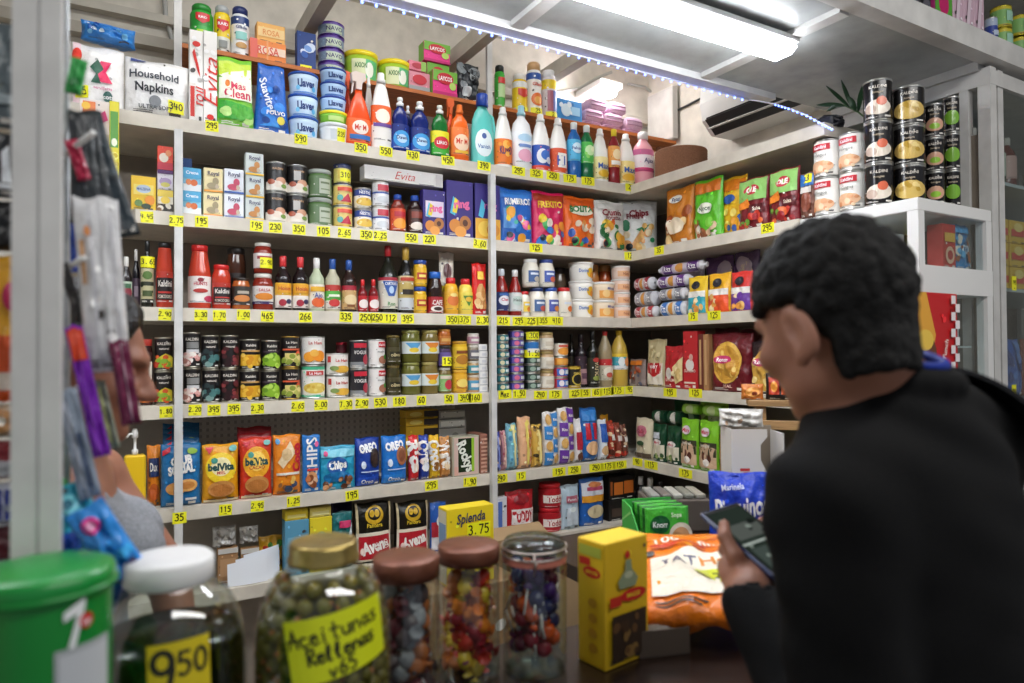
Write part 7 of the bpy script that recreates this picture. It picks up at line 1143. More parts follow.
# wooden rack with dark packs
p = dep(792, 403, 2.24); p[2] = CZ+.0006; rz = facecam(p)+.12; t = empty('wooden_rack', tuple(p), rz); tag(t, 'small pale wooden slatted rack beside the white carton', 'rack')
wd = M('b08a5c', .5, 'd'); a, b, h = .14, .05, .335
for sx in (-1, 1):
    for sy in (-1, 1): mb = MB(); mb.box((sx*(a-.04)-.016, sy*(b-.016)-.012, 0), (sx*(a-.04)+.016, sy*(b-.016)+.012, h-.0005), wd); mb.build('post', t)
for z in (h-.075,):
    mb = MB(); mb.box((-a, -b-.012, z), (a, -b+.002, z+.03), wd, .002); mb.build('slat', t)
mb = MB(); mb.box((-a, -b-.012, h), (a, b, h+.02), wd, .002); mb.build('top_board', t)
R_ = lambda x, y, z: Vector(p)+Matrix.Rotation(rz, 3, 'Z') @ Vector((x, y, z))
for x, y, W, H, c, its, lb in ((-.125, -.03, .07, .05, 'c8742a', [('E', .5, .5, .34, .3, 'e8a04a'), ('E', .6, .4, .14, .14, '8a3a1c')], 'small orange snack pack at the left end of the wooden rack'), (-.04, -.02, .085, .085, '1c1616', [('R', .06, .2, .46, .85, 'b83a24'), ('E', .26, .5, .14, .2, 'e89a3a'), ('R', .54, .2, .94, .85, 'c8542a'), ('E', .74, .5, .14, .2, 'f0b04a')], 'black and orange snack pack on the wooden rack'), (.065, -.01, .10, .12, '1a1a1c', [('R', .3, .7, .8, .8, 'c8b83a'), ('G', 4, 6, .1, .1, .9, .6, .1, ['3a3a3c', '6a5a3a', '2a2a2c'])], 'tall black snack pack on the wooden rack near the customer')):
    loose(bag(c, its, d=.4, seed=int(W*1000)), 'snack_bag', W, H, R_(x, y, h+.0206), rz, lb, 'snack bag')
q_ = R_(.02, -b-.0135, h+.006); o = price_tag(.045, .026, '2.50'); o.location = q_; o.rotation_euler = (0, 0, rz); tag(o, 'yellow price tag on the wooden rack edge', 'price tag', 'price tags')
# red box on a brown carton behind the customer
a, b = at(926, 330, 1, 1.03), at(966, 330, 1, 1.03); zt = at(945, 292, 1, 1.03)[2]; W = b[0]-a[0]; xc = (a[0]+b[0])/2
loose(box('8a6a4a', [('R', .45, 0, .55, 1, 'a8885e')], d=.10, ch=.003), 'cardboard_box', W*1.1, .38, (xc, 1.09, CZ+.0006), 0, 'brown cardboard box under the red checked box', 'box')
loose(box('c4161c', [('P', [(0,0),(.38,0),(.3,.3),(.42,.6),(.2,1),(0,1)], 'e8a83a'), ('E', .2, .4, .24, .2, '6a3a1c'), ('E', .16, .55, .2, .1, 'f0c850')]+[('R', .78+.11*((k+1) % 2), .02+.08*k, .89+.11*((k+1) % 2), .1+.08*k, 'f0e8e8') for k in range(12)]+[('E', .55, .3, .02, .12, 'f0e0d8'), ('T', 'crunch', .6, .45, .06, 'f0e0d8', .4, 1.3)], d=.045, side='e8c81e', top='b81a20', sart=[('E', .5, .5, .4, .36, '2a2018'), ('E', .5, .5, .3, .28, 'e8c81e')]), 'cereal_box', W, zt-(CZ+.382), (xc, 1.075, CZ+.3815), 0, 'red box with white checks behind the customer neck', 'box')
# sweetener box and cartons standing on the floor behind the counter
loose(box('9a7a56', [('R', .46, 0, .54, 1, 'b89a70')], d=.30, ch=.004) if False else box('9a7a56', [('R', .46, 0, .54, 1, 'b89a70')], d=.9, ch=.004), 'cardboard_box', .34, .70, (1.07, 2.25, .0005), 0, 'large brown cardboard box under the yellow sweetener box', 'box')
a, b = at(447, 520, 1, 2.12), at(494, 520, 1, 2.12); zt = at(470, 507, 1, 2.12)[2]; W = b[0]-a[0]
loose(box('ecd01e', [('T', 'Splenda', .5, .87, .13, '3a3a5a', .62, .06, .02, .25), ('R', .1, .2, .9, .4, 'e0c218')], d=.07, side='d8d4c0', top='f0d82a', sart=[('R', .1, .5, .9, .8, '7a9ac0')], sticker=('3.75', .66, .69, .5, .2)), 'sweetener_box', W, zt-.7015, ((a[0]+b[0])/2, 2.157, .7012), 0, 'bright yellow sweetener box with price sticker, behind the copper lids', 'box')
t = empty('open_carton', (1.44, 2.28, .0005)); tag(t, 'open brown carton beside the yellow sweetener box', 'carton')
mb = MB(); cb = M('a88c68', .8); a, b, h = .14, .15, .735
for q_ in (((-a, -b, 0), (a, -b+.004, h)), ((-a, b-.004, 0), (a, b, h)), ((-a, -b+.004, 0), (-a+.004, b-.004, h)), ((a-.004, -b+.004, 0), (a, b-.004, h)), ((-a+.004, -b+.004, 0), (a-.004, b-.004, .004))): mb.box(*q_, cb)
mb.build('carton', t); mb = MB(); mb.add([(-a, b, h), (a, b, h), (a*.9, b+.05, h+.035), (-a*.9, b+.05, h+.035), (-a, b-.003, h), (a, b-.003, h), (a*.9, b+.047, h+.038), (-a*.9, b+.047, h+.038)], [(0, 1, 2, 3), (7, 6, 5, 4), (0, 3, 7, 4), (1, 5, 6, 2), (3, 2, 6, 7)], cb); mb.build('flap', t)
# clutter at the left of the lowest shelf
for k, (a, b) in enumerate(((218, 238), (241, 259))): P('b', 5, a, b, 548, box('a07850', [('R', .1, .2, .9, .7, 'b48c64'), ('R', .0, .85, 1, 1, 'c8c4bc')], d=.5), f'brown paper flour pack under clear film, {["left", "right"][k]} one', 'flour_pack', 'flour', group='brown flour packs', ins=.07)
for k, (a, b) in enumerate(((213, 237), (240, 259))):
    zz = at(230, 548, 1, 2.6)[2]; P('b', 5, a, b, 527, bag('c4c2be', [('G', 170+k, 6, .1, .1, .9, .9, .14, ['e8e8e6', '9a9894', 'd8d4cc'])], d=.5, seed=170+k, wr=.012, rough=.12), f'clear film bag on the brown flour packs, {["left", "right"][k]} one', 'plastic_bag', 'plastic bag', group='clear film bags', ins=.08, base=zz+.004)
P('b', 5, 259, 283, 536, bag('d8a42a', [('G', 172, 12, .1, .1, .9, .8, .08, ['c8342a', '4a8a3a', 'f0d850', 'e8762a', '3a2a1c']), ('R', .6, .2, .9, .6, 'e8e0d8')], d=.3, seed=172, wr=.008), 'yellow and red seasoning bag behind the gold lid', 'seasoning_bag', 'seasoning', ins=.10)
for k in range(3):
    a, b = at(228+9*k, 572, 1, 2.545), at(268+7*k, 572, 1, 2.545); W = b[0]-a[0]; mb = MB(); n = 8; H = .075+.008*k
    vs = [((u-.5)*W, -.012*sin(u*3)+.002*s, v*H+.02*u*v) for s in (0, 1) for v in (0, 1) for u in [i/n for i in range(n+1)]]; m1 = n+1
    mb.add(vs, [(i, i+1, m1+i+1, m1+i) for i in range(n)]+[(2*m1+i, 3*m1+i, 3*m1+i+1, 2*m1+i+1) for i in range(n)], M('e4e8ee', .6), True); o = mb.build('paper_sheet')
    o.location = ((a[0]+b[0])/2, 2.552+.016*k, Z[5]+.001); o.rotation_euler = (-.12, 0, .02*k); tag(o, f'white paper sheet leaning on the lowest shelf behind the jars, {["front", "middle", "rear"][k]} one', 'paper', 'paper sheets')

# ------------------------------------------------------------------ left edge: post, hanging goods, green tub
struct('trim_10', lambda m: (m.box((-.088, .83, CZ+.0005), (-.047, .87, 2.46), STEEL), m.box((-.0655, .8285, 1.2), (-.0645, .83, 2.3), M('a8a8a6', .5))), label='white painted steel post at the left edge')
def HB(x0, x1, y0, y1, dp, make, name, label, cat, group=None, tilt=0, yaw=0):
    W = abs(x1-x0)*dp/FPX; H = abs(y1-y0)*dp/FPX; p = dep((x0+x1)/2, y1, dp); o = make['f'](name, W, H); rz = facecam(p)+yaw
    c = Vector(dep((x0+x1)/2, (y0+y1)/2, dp)); o.matrix_world = Matrix.Translation(c) @ Matrix.Rotation(rz, 4, 'Z') @ Matrix.Rotation(tilt, 4, 'Y') @ Matrix.Translation((0, 0, -H/2)); tag(o, label, cat, group); return o
t = empty('hanging_rack', tuple(dep(66, 340, .86))); tag(t, 'thin grey wire rack with hooks beside the white post', 'rack'); o_ = Vector(dep(66, 340, .86))
mb = MB(); mb.tube([Vector(dep(65, -40, .86))-o_, Vector(dep(66, 300, .86))-o_, Vector(dep(67, 560, .86))-o_], .0045, M('b8bcbe', .35, 'm', .5)); mb.tube([Vector(dep(60, -40, .875))-o_, Vector(dep(61, 560, .875))-o_], .003, M('a8acae', .35)); mb.build('wire_upright', t)
for a, b in (((68, 152), (93, 133)), ((68, 268), (84, 258)), ((68, 398), (86, 380))): mb = MB(); mb.tube([Vector(dep(66, a[1]+4, .86))-o_, Vector(dep(*a, .85))-o_, Vector(dep(*b, .80))-o_], .0035, M('e0e0de', .4)); mb.build('hook', t)
blade = lambda c: bag(c, [('R', .2, .05, .8, .12, '4a5054')], d=.008, seed=3, bottom=0, wr=.001, seal=.02, pin=.2)
for k, (x0, x1, y1, c, tl) in enumerate(((70, 88, 224, '24282c', .02), (78, 98, 230, '2c3236', .10), (86, 108, 234, '2a3034', .18), (96, 120, 238, '24323a', .28))): HB(x0, x1, 112, y1, .845+.012*k, blade(c), 'hanging_case', f'black hanging comb case at the left edge, {["first", "second", "third", "fourth"][k]} from the post', 'case', 'black hanging cases', -tl)
HB(72, 84, 140, 180, .835, bag('b8244a', [], d=.006, seed=3, bottom=0), 'hanging_pack', 'small crimson pack hanging before the black cases', 'pack', None, -.3)
HB(69, 84, 58, 95, .84, bag('2f9a48', [('R', .2, .2, .7, .4, '1f7a38')], d=.012, seed=5, bottom=0), 'hanging_pack', 'green pack hanging high beside the post', 'pack', None, .15)
HB(82, 122, 198, 372, .83, bag('dcdcde', [('R', .3, .03, .36, .97, 'c4c4ca'), ('R', .6, .03, .64, .97, 'f4f4f6'), ('R', .8, .1, .84, .9, 'c0c0c6'), ('R', .05, .5, .16, .75, 'c89a70'), ('E', .25, .8, .08, .03, 'd8905a')], d=.03, seed=7, bottom=0, wr=.004, rough=.12, seal=.03), 'hanging_bag', 'long crinkled clear plastic pack hanging at the left', 'plastic pack', None, -.07)
HB(68, 77, 222, 272, .88, bag('2050c0', [], d=.006, seed=8, bottom=0), 'hanging_pack', 'narrow blue pack hanging behind the clear pack', 'pack')
HB(66, 78, 262, 322, .825, bag('3a3838', [('R', .2, .3, .8, .5, '5a5856')], d=.008, seed=9, bottom=0, pin=.2), 'hanging_pack', 'slim dark grey tool hanging below the second hook', 'tool', None, -.3)
HB(80, 96, 325, 458, .80, bag('7a22b0', [('R', .05, .74, .95, .98, 'd84a2a'), ('R', .3, .05, .5, .7, '9a48d0')], d=.012, seed=10, bottom=0, rough=.2), 'hanging_pack', 'purple pen pack with orange top hanging from the lowest hook', 'pen pack', None, -.19)
HB(116, 134, 340, 425, .82, bag('6a1c40', [('R', .25, .05, .5, .95, '8a3a5c'), ('R', .55, .05, .62, .95, 'c8a8b8')], d=.012, seed=11, bottom=0, rough=.15), 'hanging_pack', 'maroon pack hanging beside the clear plastic pack', 'pack', None, -.14)
HB(98, 112, 380, 450, .845, bag('8a9080', [('R', .3, .1, .6, .9, 'b0b878')], d=.008, seed=12, bottom=0, rough=.15), 'hanging_pack', 'narrow olive and clear pack hanging behind the purple pen pack', 'pack', None, -.2)
HB(68, 88, 388, 500, .79, bag('8894a4', [('R', .2, .1, .45, .9, 'a8b0c0'), ('R', .55, .1, .75, .6, '5a6884')], d=.008, seed=13, bottom=0, rough=.12), 'hanging_pack', 'grey blue slim pack hanging in front of the shop keeper neck', 'pack', None, -.2)
HB(60, 96, 482, 572, .80, bag('2aa8c0', [('E', .4, .8, .3, .1, '7ad0dc'), ('E', .4, .8, .14, .05, '1f6a80'), ('R', .0, .1, .5, .5, '2a58c0')], d=.03, seed=14, bottom=0, wr=.006), 'hanging_bag', 'turquoise and blue toy bag hanging above the green tub', 'toy bag', None, -.2)
HB(90, 126, 500, 586, .775, bag('2a88d8', [('E', .42, .8, .26, .1, 'e83a9a'), ('E', .42, .8, .12, .05, 'f8b0d8'), ('R', .0, .3, 1, .42, '3aa8e8'), ('E', .8, .2, .12, .06, '2a2a5a')], d=.03, seed=15, bottom=0, wr=.006), 'hanging_bag', 'blue toy bag with pink flower hanging beside the white lidded jar', 'toy bag', None, -.5)
HB(56, 70, 478, 568, .82, bag('3aa84a', [('R', .2, .1, .8, .3, 'e8742a')], d=.02, seed=16, bottom=0), 'hanging_bag', 'green and orange toy bag hanging behind the turquoise one', 'toy bag', None, -.1)
HB(92, 122, 560, 612, .80, bag('2058a8', [('G', 7, 5, .1, .1, .9, .9, .12, ['88b8e8', '143a80'])], d=.02, seed=17, bottom=0), 'hanging_bag', 'dark blue bag low between the green tub and pickle jar', 'toy bag', None, .3)
# packs in the dim rack left of the post
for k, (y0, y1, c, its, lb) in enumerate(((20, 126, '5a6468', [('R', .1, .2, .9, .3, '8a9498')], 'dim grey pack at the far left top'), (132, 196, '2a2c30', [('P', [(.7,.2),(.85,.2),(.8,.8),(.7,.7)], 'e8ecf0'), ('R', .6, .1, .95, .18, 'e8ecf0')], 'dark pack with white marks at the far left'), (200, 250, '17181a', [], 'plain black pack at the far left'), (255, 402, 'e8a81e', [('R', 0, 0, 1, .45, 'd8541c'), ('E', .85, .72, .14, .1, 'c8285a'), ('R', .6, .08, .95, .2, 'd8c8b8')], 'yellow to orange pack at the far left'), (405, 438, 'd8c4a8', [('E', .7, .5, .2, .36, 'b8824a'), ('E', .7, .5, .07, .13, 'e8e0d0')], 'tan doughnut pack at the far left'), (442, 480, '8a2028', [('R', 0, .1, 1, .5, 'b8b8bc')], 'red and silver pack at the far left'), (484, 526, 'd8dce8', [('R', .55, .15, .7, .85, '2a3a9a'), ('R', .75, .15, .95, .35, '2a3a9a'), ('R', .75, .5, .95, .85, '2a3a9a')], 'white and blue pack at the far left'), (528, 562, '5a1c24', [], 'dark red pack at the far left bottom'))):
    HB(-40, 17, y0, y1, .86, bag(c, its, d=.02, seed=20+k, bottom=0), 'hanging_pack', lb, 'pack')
# strips of sachets hanging from the top shelf
for x0, x1, y0, y1, c, its, lb in ((82, 109, 101, 148, 'ece0d8', [('R', 0, .0, 1, .3, 'd8c8a8'), ('R', .1, .7, .5, .95, 'e8844a'), ('P', [(.3,.5),(.8,.8),(.9,.6),(.4,.4)], 'd8387a'), ('E', .2, .85, .14, .08, 'f0c040')], 'white and pink sachet box hanging under the napkins'), (88, 109, 150, 205, 'e8dcd4', [('E', .5, .7, .3, .14, 'e8843a'), ('R', .1, .2, .9, .4, 'd84a4a'), ('E', .6, .5, .2, .1, 'f0c860')], 'white and orange sachet box hanging below the white and pink one'), (110, 118.5, 102, 205, 'e0d22e', [('R', .1, .55, .9, .9, '5a9a3a'), ('E', .5, .6, .3, .04, 'f0f0d8'), ('R', .05, .02, .95, .16, '2a4ab8'), ('G', 3, 6, .1, .3, .9, .5, .03, ['f0e870', 'c8b020'])], 'narrow yellow and green sachet strip hanging from the top shelf')):
    HB(x0, x1, y0, y1, 2.13, box(c, its, d=.02), 'hanging_sachets', lb, 'sachets')
# green drinks tub
p = np.array([-.055, .76, CZ+.0006]); t = empty('drinks_tub', tuple(p), facecam(p)+.25); tag(t, 'green plastic drinks tub with lid and white 7 mark', 'tub')
mb = MB(); gm = M('178a36', .3); mb.lathe([(.048, 0), (.053, .01), (.054, .301), (.0545, .305)], gm, 36); mb.build('body', t)
mb = MB(); mb.lathe([(.0555, .3055), (.0575, .307), (.0575, .318), (.0555, .323), (.048, .326), (.02, .328), (.005, .3285)], M('188c3a', .3), 36); mb.lathe([(.0575, .3055), (.0595, .3065), (.0595, .310), (.0575, .311)], M('158434', .3), 36, cap=False); mb.build('lid', t)
mb = MB(); fm = lambda u, v, l: ((.0548+.0004*l)*sin((u-.5)*2), -(.0548+.0004*l)*cos((u-.5)*2), .165+v*.16)
Art(mb, fm, .109, .16, 14, 6).put([('R', .44, 0, .92, .62, 'a8aeb0'), ('R', .47, 0, .89, .59, 'c4c8cc')]); mb.build('window', t)
mb = MB(); fm2 = lambda u, v, l: ((.0552+.0004*l)*sin((u-.5)*2), -(.0552+.0004*l)*cos((u-.5)*2), .152+v*.16)
Art(mb, fm2, .109, .16, 14, 6, l0=2).put([('P', [(.50,.90),(.66,.96),(.66,.92),(.58,.70),(.53,.70),(.60,.88),(.50,.85)], 'eef2f2'), ('E', .665, .83, .055, .042, 'd0242c'), ('T', 'up', .665, .83, .035, 'f4f4f4', .08)]); mb.build('emblem', t)
# ------------------------------------------------------------------ people: smooth blended volumes turned into one continuous skin
V3 = lambda *a: np.array(a, float)
def sdf_mesh(prims, vox, name, mat, parent=None, wob=None, smooth=2):
    lo = np.full(3, 1e9); hi = -lo
    def bb(p):
        if p[0] == 'cap': a, b, r = p[1], p[2], max(p[3], p[4]); return np.minimum(a, b)-r, np.maximum(a, b)+r
        r = np.linalg.norm(p[2]) if p[0] == 'box' else max(p[2]); return p[1]-r, p[1]+r
    for p in prims:
        if p[-1] == '-': continue
        a, b = bb(p); lo = np.minimum(lo, a); hi = np.maximum(hi, b)
    lo -= 4*vox; hi += 4*vox; n = np.ceil((hi-lo)/vox).astype(int)+1
    F = np.full(n, .5, np.float32); ax = [lo[i]+vox*np.arange(n[i]) for i in range(3)]
    for p in prims:
        k, op = p[-2], p[-1]; a, b = bb(p); m = k*1.2+3.5*vox+(.01 if wob else 0)
        i0 = np.maximum(((a-m-lo)/vox).astype(int), 0); i1 = np.minimum(((b+m-lo)/vox).astype(int)+2, n)
        if np.any(i1 <= i0): continue
        X, Y, Zz = np.meshgrid(*[ax[i][i0[i]:i1[i]] for i in range(3)], indexing='ij'); Q = np.stack([X, Y, Zz], -1)
        if p[0] == 'cap':
            A, B, ra, rb = p[1:5]; ba = B-A; pa = Q-A; h = np.clip(pa@ba/max(ba@ba, 1e-9), 0, 1); d = np.linalg.norm(pa-h[..., None]*ba, axis=-1)-(ra+(rb-ra)*h)
        elif p[0] == 'ell':
            q = (Q-p[1])@p[3]; r = np.array(p[2]); k0 = np.linalg.norm(q/r, axis=-1); k1 = np.linalg.norm(q/r**2, axis=-1)+1e-6; d = k0*(k0-1)/k1
        else:
            q = np.abs((Q-p[1])@p[3])-np.array(p[2])+p[4]; d = np.linalg.norm(np.maximum(q, 0), axis=-1)+np.minimum(q.max(-1), 0)-p[4]
        s = tuple(slice(i0[i], i1[i]) for i in range(3)); f = F[s]
        if op == '-': d = -d; h = np.clip(.5-.5*(f-d)/k, 0, 1); F[s] = f*(1-h)+d*h+k*h*(1-h)
        else: h = np.clip(.5+.5*(f-d)/k, 0, 1); F[s] = f*(1-h)+d*h-k*h*(1-h)
    if wob:
        X, Y, Zz = np.meshgrid(*ax, indexing='ij'); F += wob(X, Y, Zz).astype(np.float32)
    S = F < 0; n1 = n-1; acc = np.zeros((*n1, 3), np.float32); cnt = np.zeros(n1, np.float32)
    C = [(i, j, k) for i in (0, 1) for j in (0, 1) for k in (0, 1)]
    cut = lambda c: F[c[0]:n[0]-1+c[0], c[1]:n[1]-1+c[1], c[2]:n[2]-1+c[2]]
    for c in C:
        for d in range(3):
            if c[d]: continue
            e = list(c); e[d] = 1; fa, fb = cut(c), cut(e); x = (fa < 0) != (fb < 0); t = np.where(x, fa/(fa-fb+1e-12), 0)
            for q in range(3): acc[..., q] += np.where(x, c[q]+(t if q == d else 0), 0)
            cnt += x
    act = cnt > 0; idx = np.full(n1, -1, int); idx[act] = np.arange(act.sum())
    I = np.argwhere(act); vs = lo+vox*(I+acc[act]/cnt[act][:, None]); fs = []
    for d in range(3):
        a, b = [(1, 2), (2, 0), (0, 1)][d]; sl = [slice(1, n1[0]), slice(1, n1[1]), slice(1, n1[2])]; sl[d] = slice(0, n1[d])
        e0 = S[tuple(sl)]; s2 = list(sl); s2[d] = slice(1, n1[d]+1); e1 = S[tuple(s2)]; P_ = np.argwhere(e0 != e1)
        if not len(P_): continue
        o = np.array([sl[i].start for i in range(3)]); P_ = P_+o; ua = np.eye(3, dtype=int)[a]; ub = np.eye(3, dtype=int)[b]
        g = lambda q: idx[q[:, 0], q[:, 1], q[:, 2]]
        q = np.stack([g(P_-ua-ub), g(P_-ub), g(P_), g(P_-ua)], 1); fl = ~S[tuple(P_.T)]; q[fl] = q[fl][:, ::-1]; fs.append(q)
    fs = np.concatenate(fs)
    me = bpy.data.meshes.new(name); me.from_pydata(vs.tolist(), [], fs.tolist()); me.update(); me.materials.append(mat)
    me.polygons.foreach_set('use_smooth', [True]*len(me.polygons)); o = bpy.data.objects.new(name, me); COL.objects.link(o); o.parent = parent
    return o
I3 = np.eye(3)
def frame(yaw_dir, pitch):
    f = V3(*yaw_dir, 0); f /= np.linalg.norm(f); l = V3(-f[1], f[0], 0); u = V3(0, 0, 1)
    f2 = f*cos(pitch)-u*sin(pitch); u2 = u*cos(pitch)+f*sin(pitch); return np.stack([f2, l, u2], 1)      # columns F L U
def cap(a, b, ra, rb, k=.02, op='+'): return ('cap', np.array(a, float), np.array(b, float), ra, rb, k, op)
def ell(c, r, R=I3, k=.02, op='+'): return ('ell', np.array(c, float), tuple(r), R, k, op)
def head(c, R, s=1.0):
    g = lambda f, l, u: c+R@(V3(f, l, u)*s); r = lambda *a: tuple(x*s for x in a)
    P_ = [ell(g(-.012, 0, .03), r(.096, .075, .088), R), ell(g(.03, 0, -.03), r(.062, .06, .09), R, .03), ell(g(.028, 0, -.082), r(.055, .05, .035), R, .025), ell(g(.072, 0, -.104), r(.02, .024, .018), R, .02),
          cap(g(.088, 0, .008), g(.112, 0, -.034), .008*s, .012*s, .014), ell(g(.098, .011, -.037), r(.012, .009, .008), R, .01), ell(g(.098, -.011, -.037), r(.012, .009, .008), R, .01),
          ell(g(.078, 0, .022), r(.018, .048, .011), R, .018), ell(g(.068, .04, -.03), r(.022, .022, .018), R, .025), ell(g(.068, -.04, -.03), r(.022, .022, .018), R, .025),
          ell(g(.09, 0, -.062), r(.011, .024, .006), R, .006), ell(g(.088, 0, -.073), r(.011, .021, .0065), R, .006)]
    for sd in (1, -1):
        P_ += [ell(g(.086, sd*.032, -.002), r(.016, .017, .012), R, .012, '-'), ell(g(.074, sd*.031, -.003), r(.0125, .0125, .0125), R, .003)]
        Re = R@np.array(Matrix.Rotation(.25*1, 3, 'Y'))
        P_ += [ell(g(-.018, sd*.084, -.026), r(.023, .0095, .039), Re, .006), ell(g(-.012, sd*.093, -.022), r(.013, .0075, .024), Re, .006, '-'), ell(g(-.008, sd*.082, -.058), r(.010, .008, .012), R, .006)]
    return P_
def scalp(c, R, s, n, keep, rad, seed):
    r = np.random.RandomState(seed); out = []
    while len(out) < n:
        d = r.normal(size=3); d /= np.linalg.norm(d); q = V3(-.012, 0, .03)+d*V3(.095, .076, .088)
        if keep(*q): rr = r.uniform(*rad)*s; out.append(ell(c+R@((q+d*r.uniform(-.004, .0085))*s), (rr, rr, rr), I3, .004))
    return out
def eyes(c, R, parent, iris):
    for sd in (1, -1):
        mb = MB(); mb.ball((0, 0, 0), .0128, M('e8e2dc', .15), 14, 10); o = mb.build('eye', parent); o.location = c+R@V3(.0745, sd*.031, -.003)
        m2 = MB(); m2.ball(tuple(R@V3(.0105, 0, -.001)), .0052, M(iris, .1), 10, 6); m2.build('iris', o)
def hand(W, palm, ax_a, ax_w, ax_n, fingers, thumb, s=1.0):
    """W wrist, palm centre, axes; fingers: list of joint lists"""
    R = np.stack([ax_a, ax_w, ax_n], 1); P_ = [cap(W, palm, .026*s, .024*s, .02), ell(palm, (.044*s, .036*s, .017*s), R, .015)]
    for f in fingers+[thumb]:
        rs = np.linspace(.0098 if f is not thumb else .012, .0072, len(f))*s
        for i in range(len(f)-1): P_.append(cap(f[i], f[i+1], rs[i], rs[i+1], .0045))
    return P_
norm = lambda v: np.array(v)/np.linalg.norm(v)
SKIN = M('9c6a54', .5, 's'); SKINW = M('94614b', .5, 's')

# ---- the customer
HC = V3(.768, .537, 1.537); HR = frame((.09, .995), .36)
N_ = V3(.832, .508, 1.445); LS, RS = V3(.692, .487, 1.325), V3(1.014, .512, 1.372); LE, RE = V3(.667, .44, 1.035), V3(1.07, .56, 1.09)
LW, RW = V3(.742, .645, 1.165), V3(.935, .665, 1.165)
PC = V3(.812, .694, 1.222); n_ = norm((-.155, -.37, .916)); a_ = norm((.03, .925, .379)); a_ = norm(a_-n_*(a_@n_)); w_x = np.cross(a_, n_)
pc = lambda w, a, n: PC+w_x*w+a_*a+n_*n
pl = pc(-.036, -.034, -.03)
fing = [[pc(-.032, s, -.03), pc(-.002, s+.004, -.026), pc(.030, s+.004, -.019), pc(.0475, s+.002, .001)] for s in (-.042, -.019, .004)]+[[pc(-.030, .022, -.028), pc(.0, .029, -.024), pc(.026, .03, -.018), pc(.0465, .028, -.001)]]
thumb = [pc(-.05, -.045, -.018), pc(-.054, -.018, .0), pc(-.049, .012, .011), pc(-.034, .03, .0145)]
pr_ = pc(.062, -.05, -.03)
fing2 = [[pc(.058, s, -.034), pc(.056, s+.02, -.036), pc(.04, s+.03, -.036), pc(.016, s+.028, -.037)] for s in (-.075, -.06, -.045, -.03)]
thumb2 = [pc(.064, -.062, -.012), pc(.06, -.045, .008), pc(.046, -.03, .014), pc(.030, -.022, .0135)]
hips = [V3(.775, .47, .90), V3(.945, .475, .90)]; knees = [V3(.765, .50, .49), V3(.955, .50, .49)]; ank = [V3(.76, .46, .085), V3(.965, .46, .085)]
bp = head(HC, HR, .935)+[cap(HC+HR@V3(-.035, 0, -.05), N_+V3(-.008, .012, -.01), .052, .058, .03), cap(N_-V3(0, 0, .01), LS, .05, .05, .03), cap(N_-V3(0, 0, .01), RS, .05, .05, .03),
     ell((.85, .505, 1.24), (.155, .095, .2), I3, .04), ell((.86, .485, .98), (.145, .09, .14), I3, .05), cap(LS, LE, .048, .04, .03), cap(LE, LW, .04, .028, .02), cap(RS, RE, .048, .04, .03), cap(RE, RW, .04, .028, .02)]
for h, k, a in zip(hips, knees, ank): bp += [cap(h, k, .075, .052, .03), cap(k, a, .05, .036, .02), cap(a-V3(0, .01, .03), a+V3(0, .14, -.055), .032, .025, .02)]
bp += hand(LW, pl, a_, w_x, n_, fing, thumb, 1.12)+hand(RW, pr_, a_, w_x, n_, fing2, thumb2)
person = empty('person', (.86, .47, 0)); tag(person, 'man in a black jacket with short curly dark hair, looking down at a phone', 'person')
def under(o, par):
    o.parent = par; o.matrix_parent_inverse = Matrix.Translation(-Vector(par.location)); return o
under(sdf_mesh(bp, .0042, 'body', SKIN), person)
keep = lambda f, l, u: (f < .082 and u > .058-.25*max(0, -f)*0) or (f < .045 and u > .03) or (-.03 > f and u > -.072) or (f < .02 and u > .022)
rn = np.random.RandomState(8); nape = []
for _ in range(800):
    th = rn.uniform(-1.4, 1.4); zz_ = rn.uniform(-.088, .01); q = V3(-.030-float(np.interp(zz_, [-.09, -.04, .01], [.044, .054, .070]))*cos(th), float(np.interp(zz_, [-.09, -.04, .01], [.05, .059, .068]))*sin(th), zz_)
    rr_ = rn.uniform(.004, .008); nape.append(ell(HC+HR@q, (rr_, rr_, rr_), I3, .004))
under(sdf_mesh(scalp(HC, HR, .93, 1900, keep, (.0055, .0125), 5)+nape+[ell(HC+HR@V3(-.016, 0, .036), (.089, .071, .081), HR, .004), ell(HC+HR@V3(.075, 0, -.055), (.085, .12, .105), HR, .006, '-'), ell(HC+HR@V3(-.0, .085, -.022), (.034, .035, .046), HR, .004, '-'), ell(HC+HR@V3(-.0, -.085, -.022), (.034, .035, .046), HR, .004, '-'), ell(HC+HR@V3(-.035, 0, -.135), (.12, .1, .072), HR, .006, '-')][:1] +
      scalp(HC, HR, .945, 900, keep, (.004, .0075), 9), .003, 'hair', M('080706', .8, 'k')), person)
eyes(HC, HR*.935, person, '2a1a12')
tilt = np.array(Matrix.Rotation(.28, 3, 'X')); ringc = N_+V3(.003, -.008, .022)
ring = lambda r, dz, k=22: [ringc+tilt@V3(r*cos(2*pi*i/k), r*sin(2*pi*i/k)*.97, dz) for i in range(k+1)]
jp = [cap(N_-V3(0, 0, .025), LS+V3(.01, 0, .005), .068, .064, .035), cap(N_-V3(0, 0, .02), RS, .07, .074, .04), ell((.85, .50, 1.25), (.185, .122, .2), I3, .05), ell((.86, .485, 1.06), (.178, .122, .22), I3, .05), ell((.86, .48, .90), (.178, .125, .10), I3, .04),
      cap(LS, LE, .067, .056, .025), cap(LE, LW-norm(LW-LE)*.012, .055, .038, .02), cap(RS, RE, .072, .058, .025), cap(RE, RW-norm(RW-RE)*.012, .056, .038, .02)]
for q in zip(ring(.066, .006), ring(.066, .006)[1:]): jp.append(cap(q[0], q[1], .013, .013, .012))
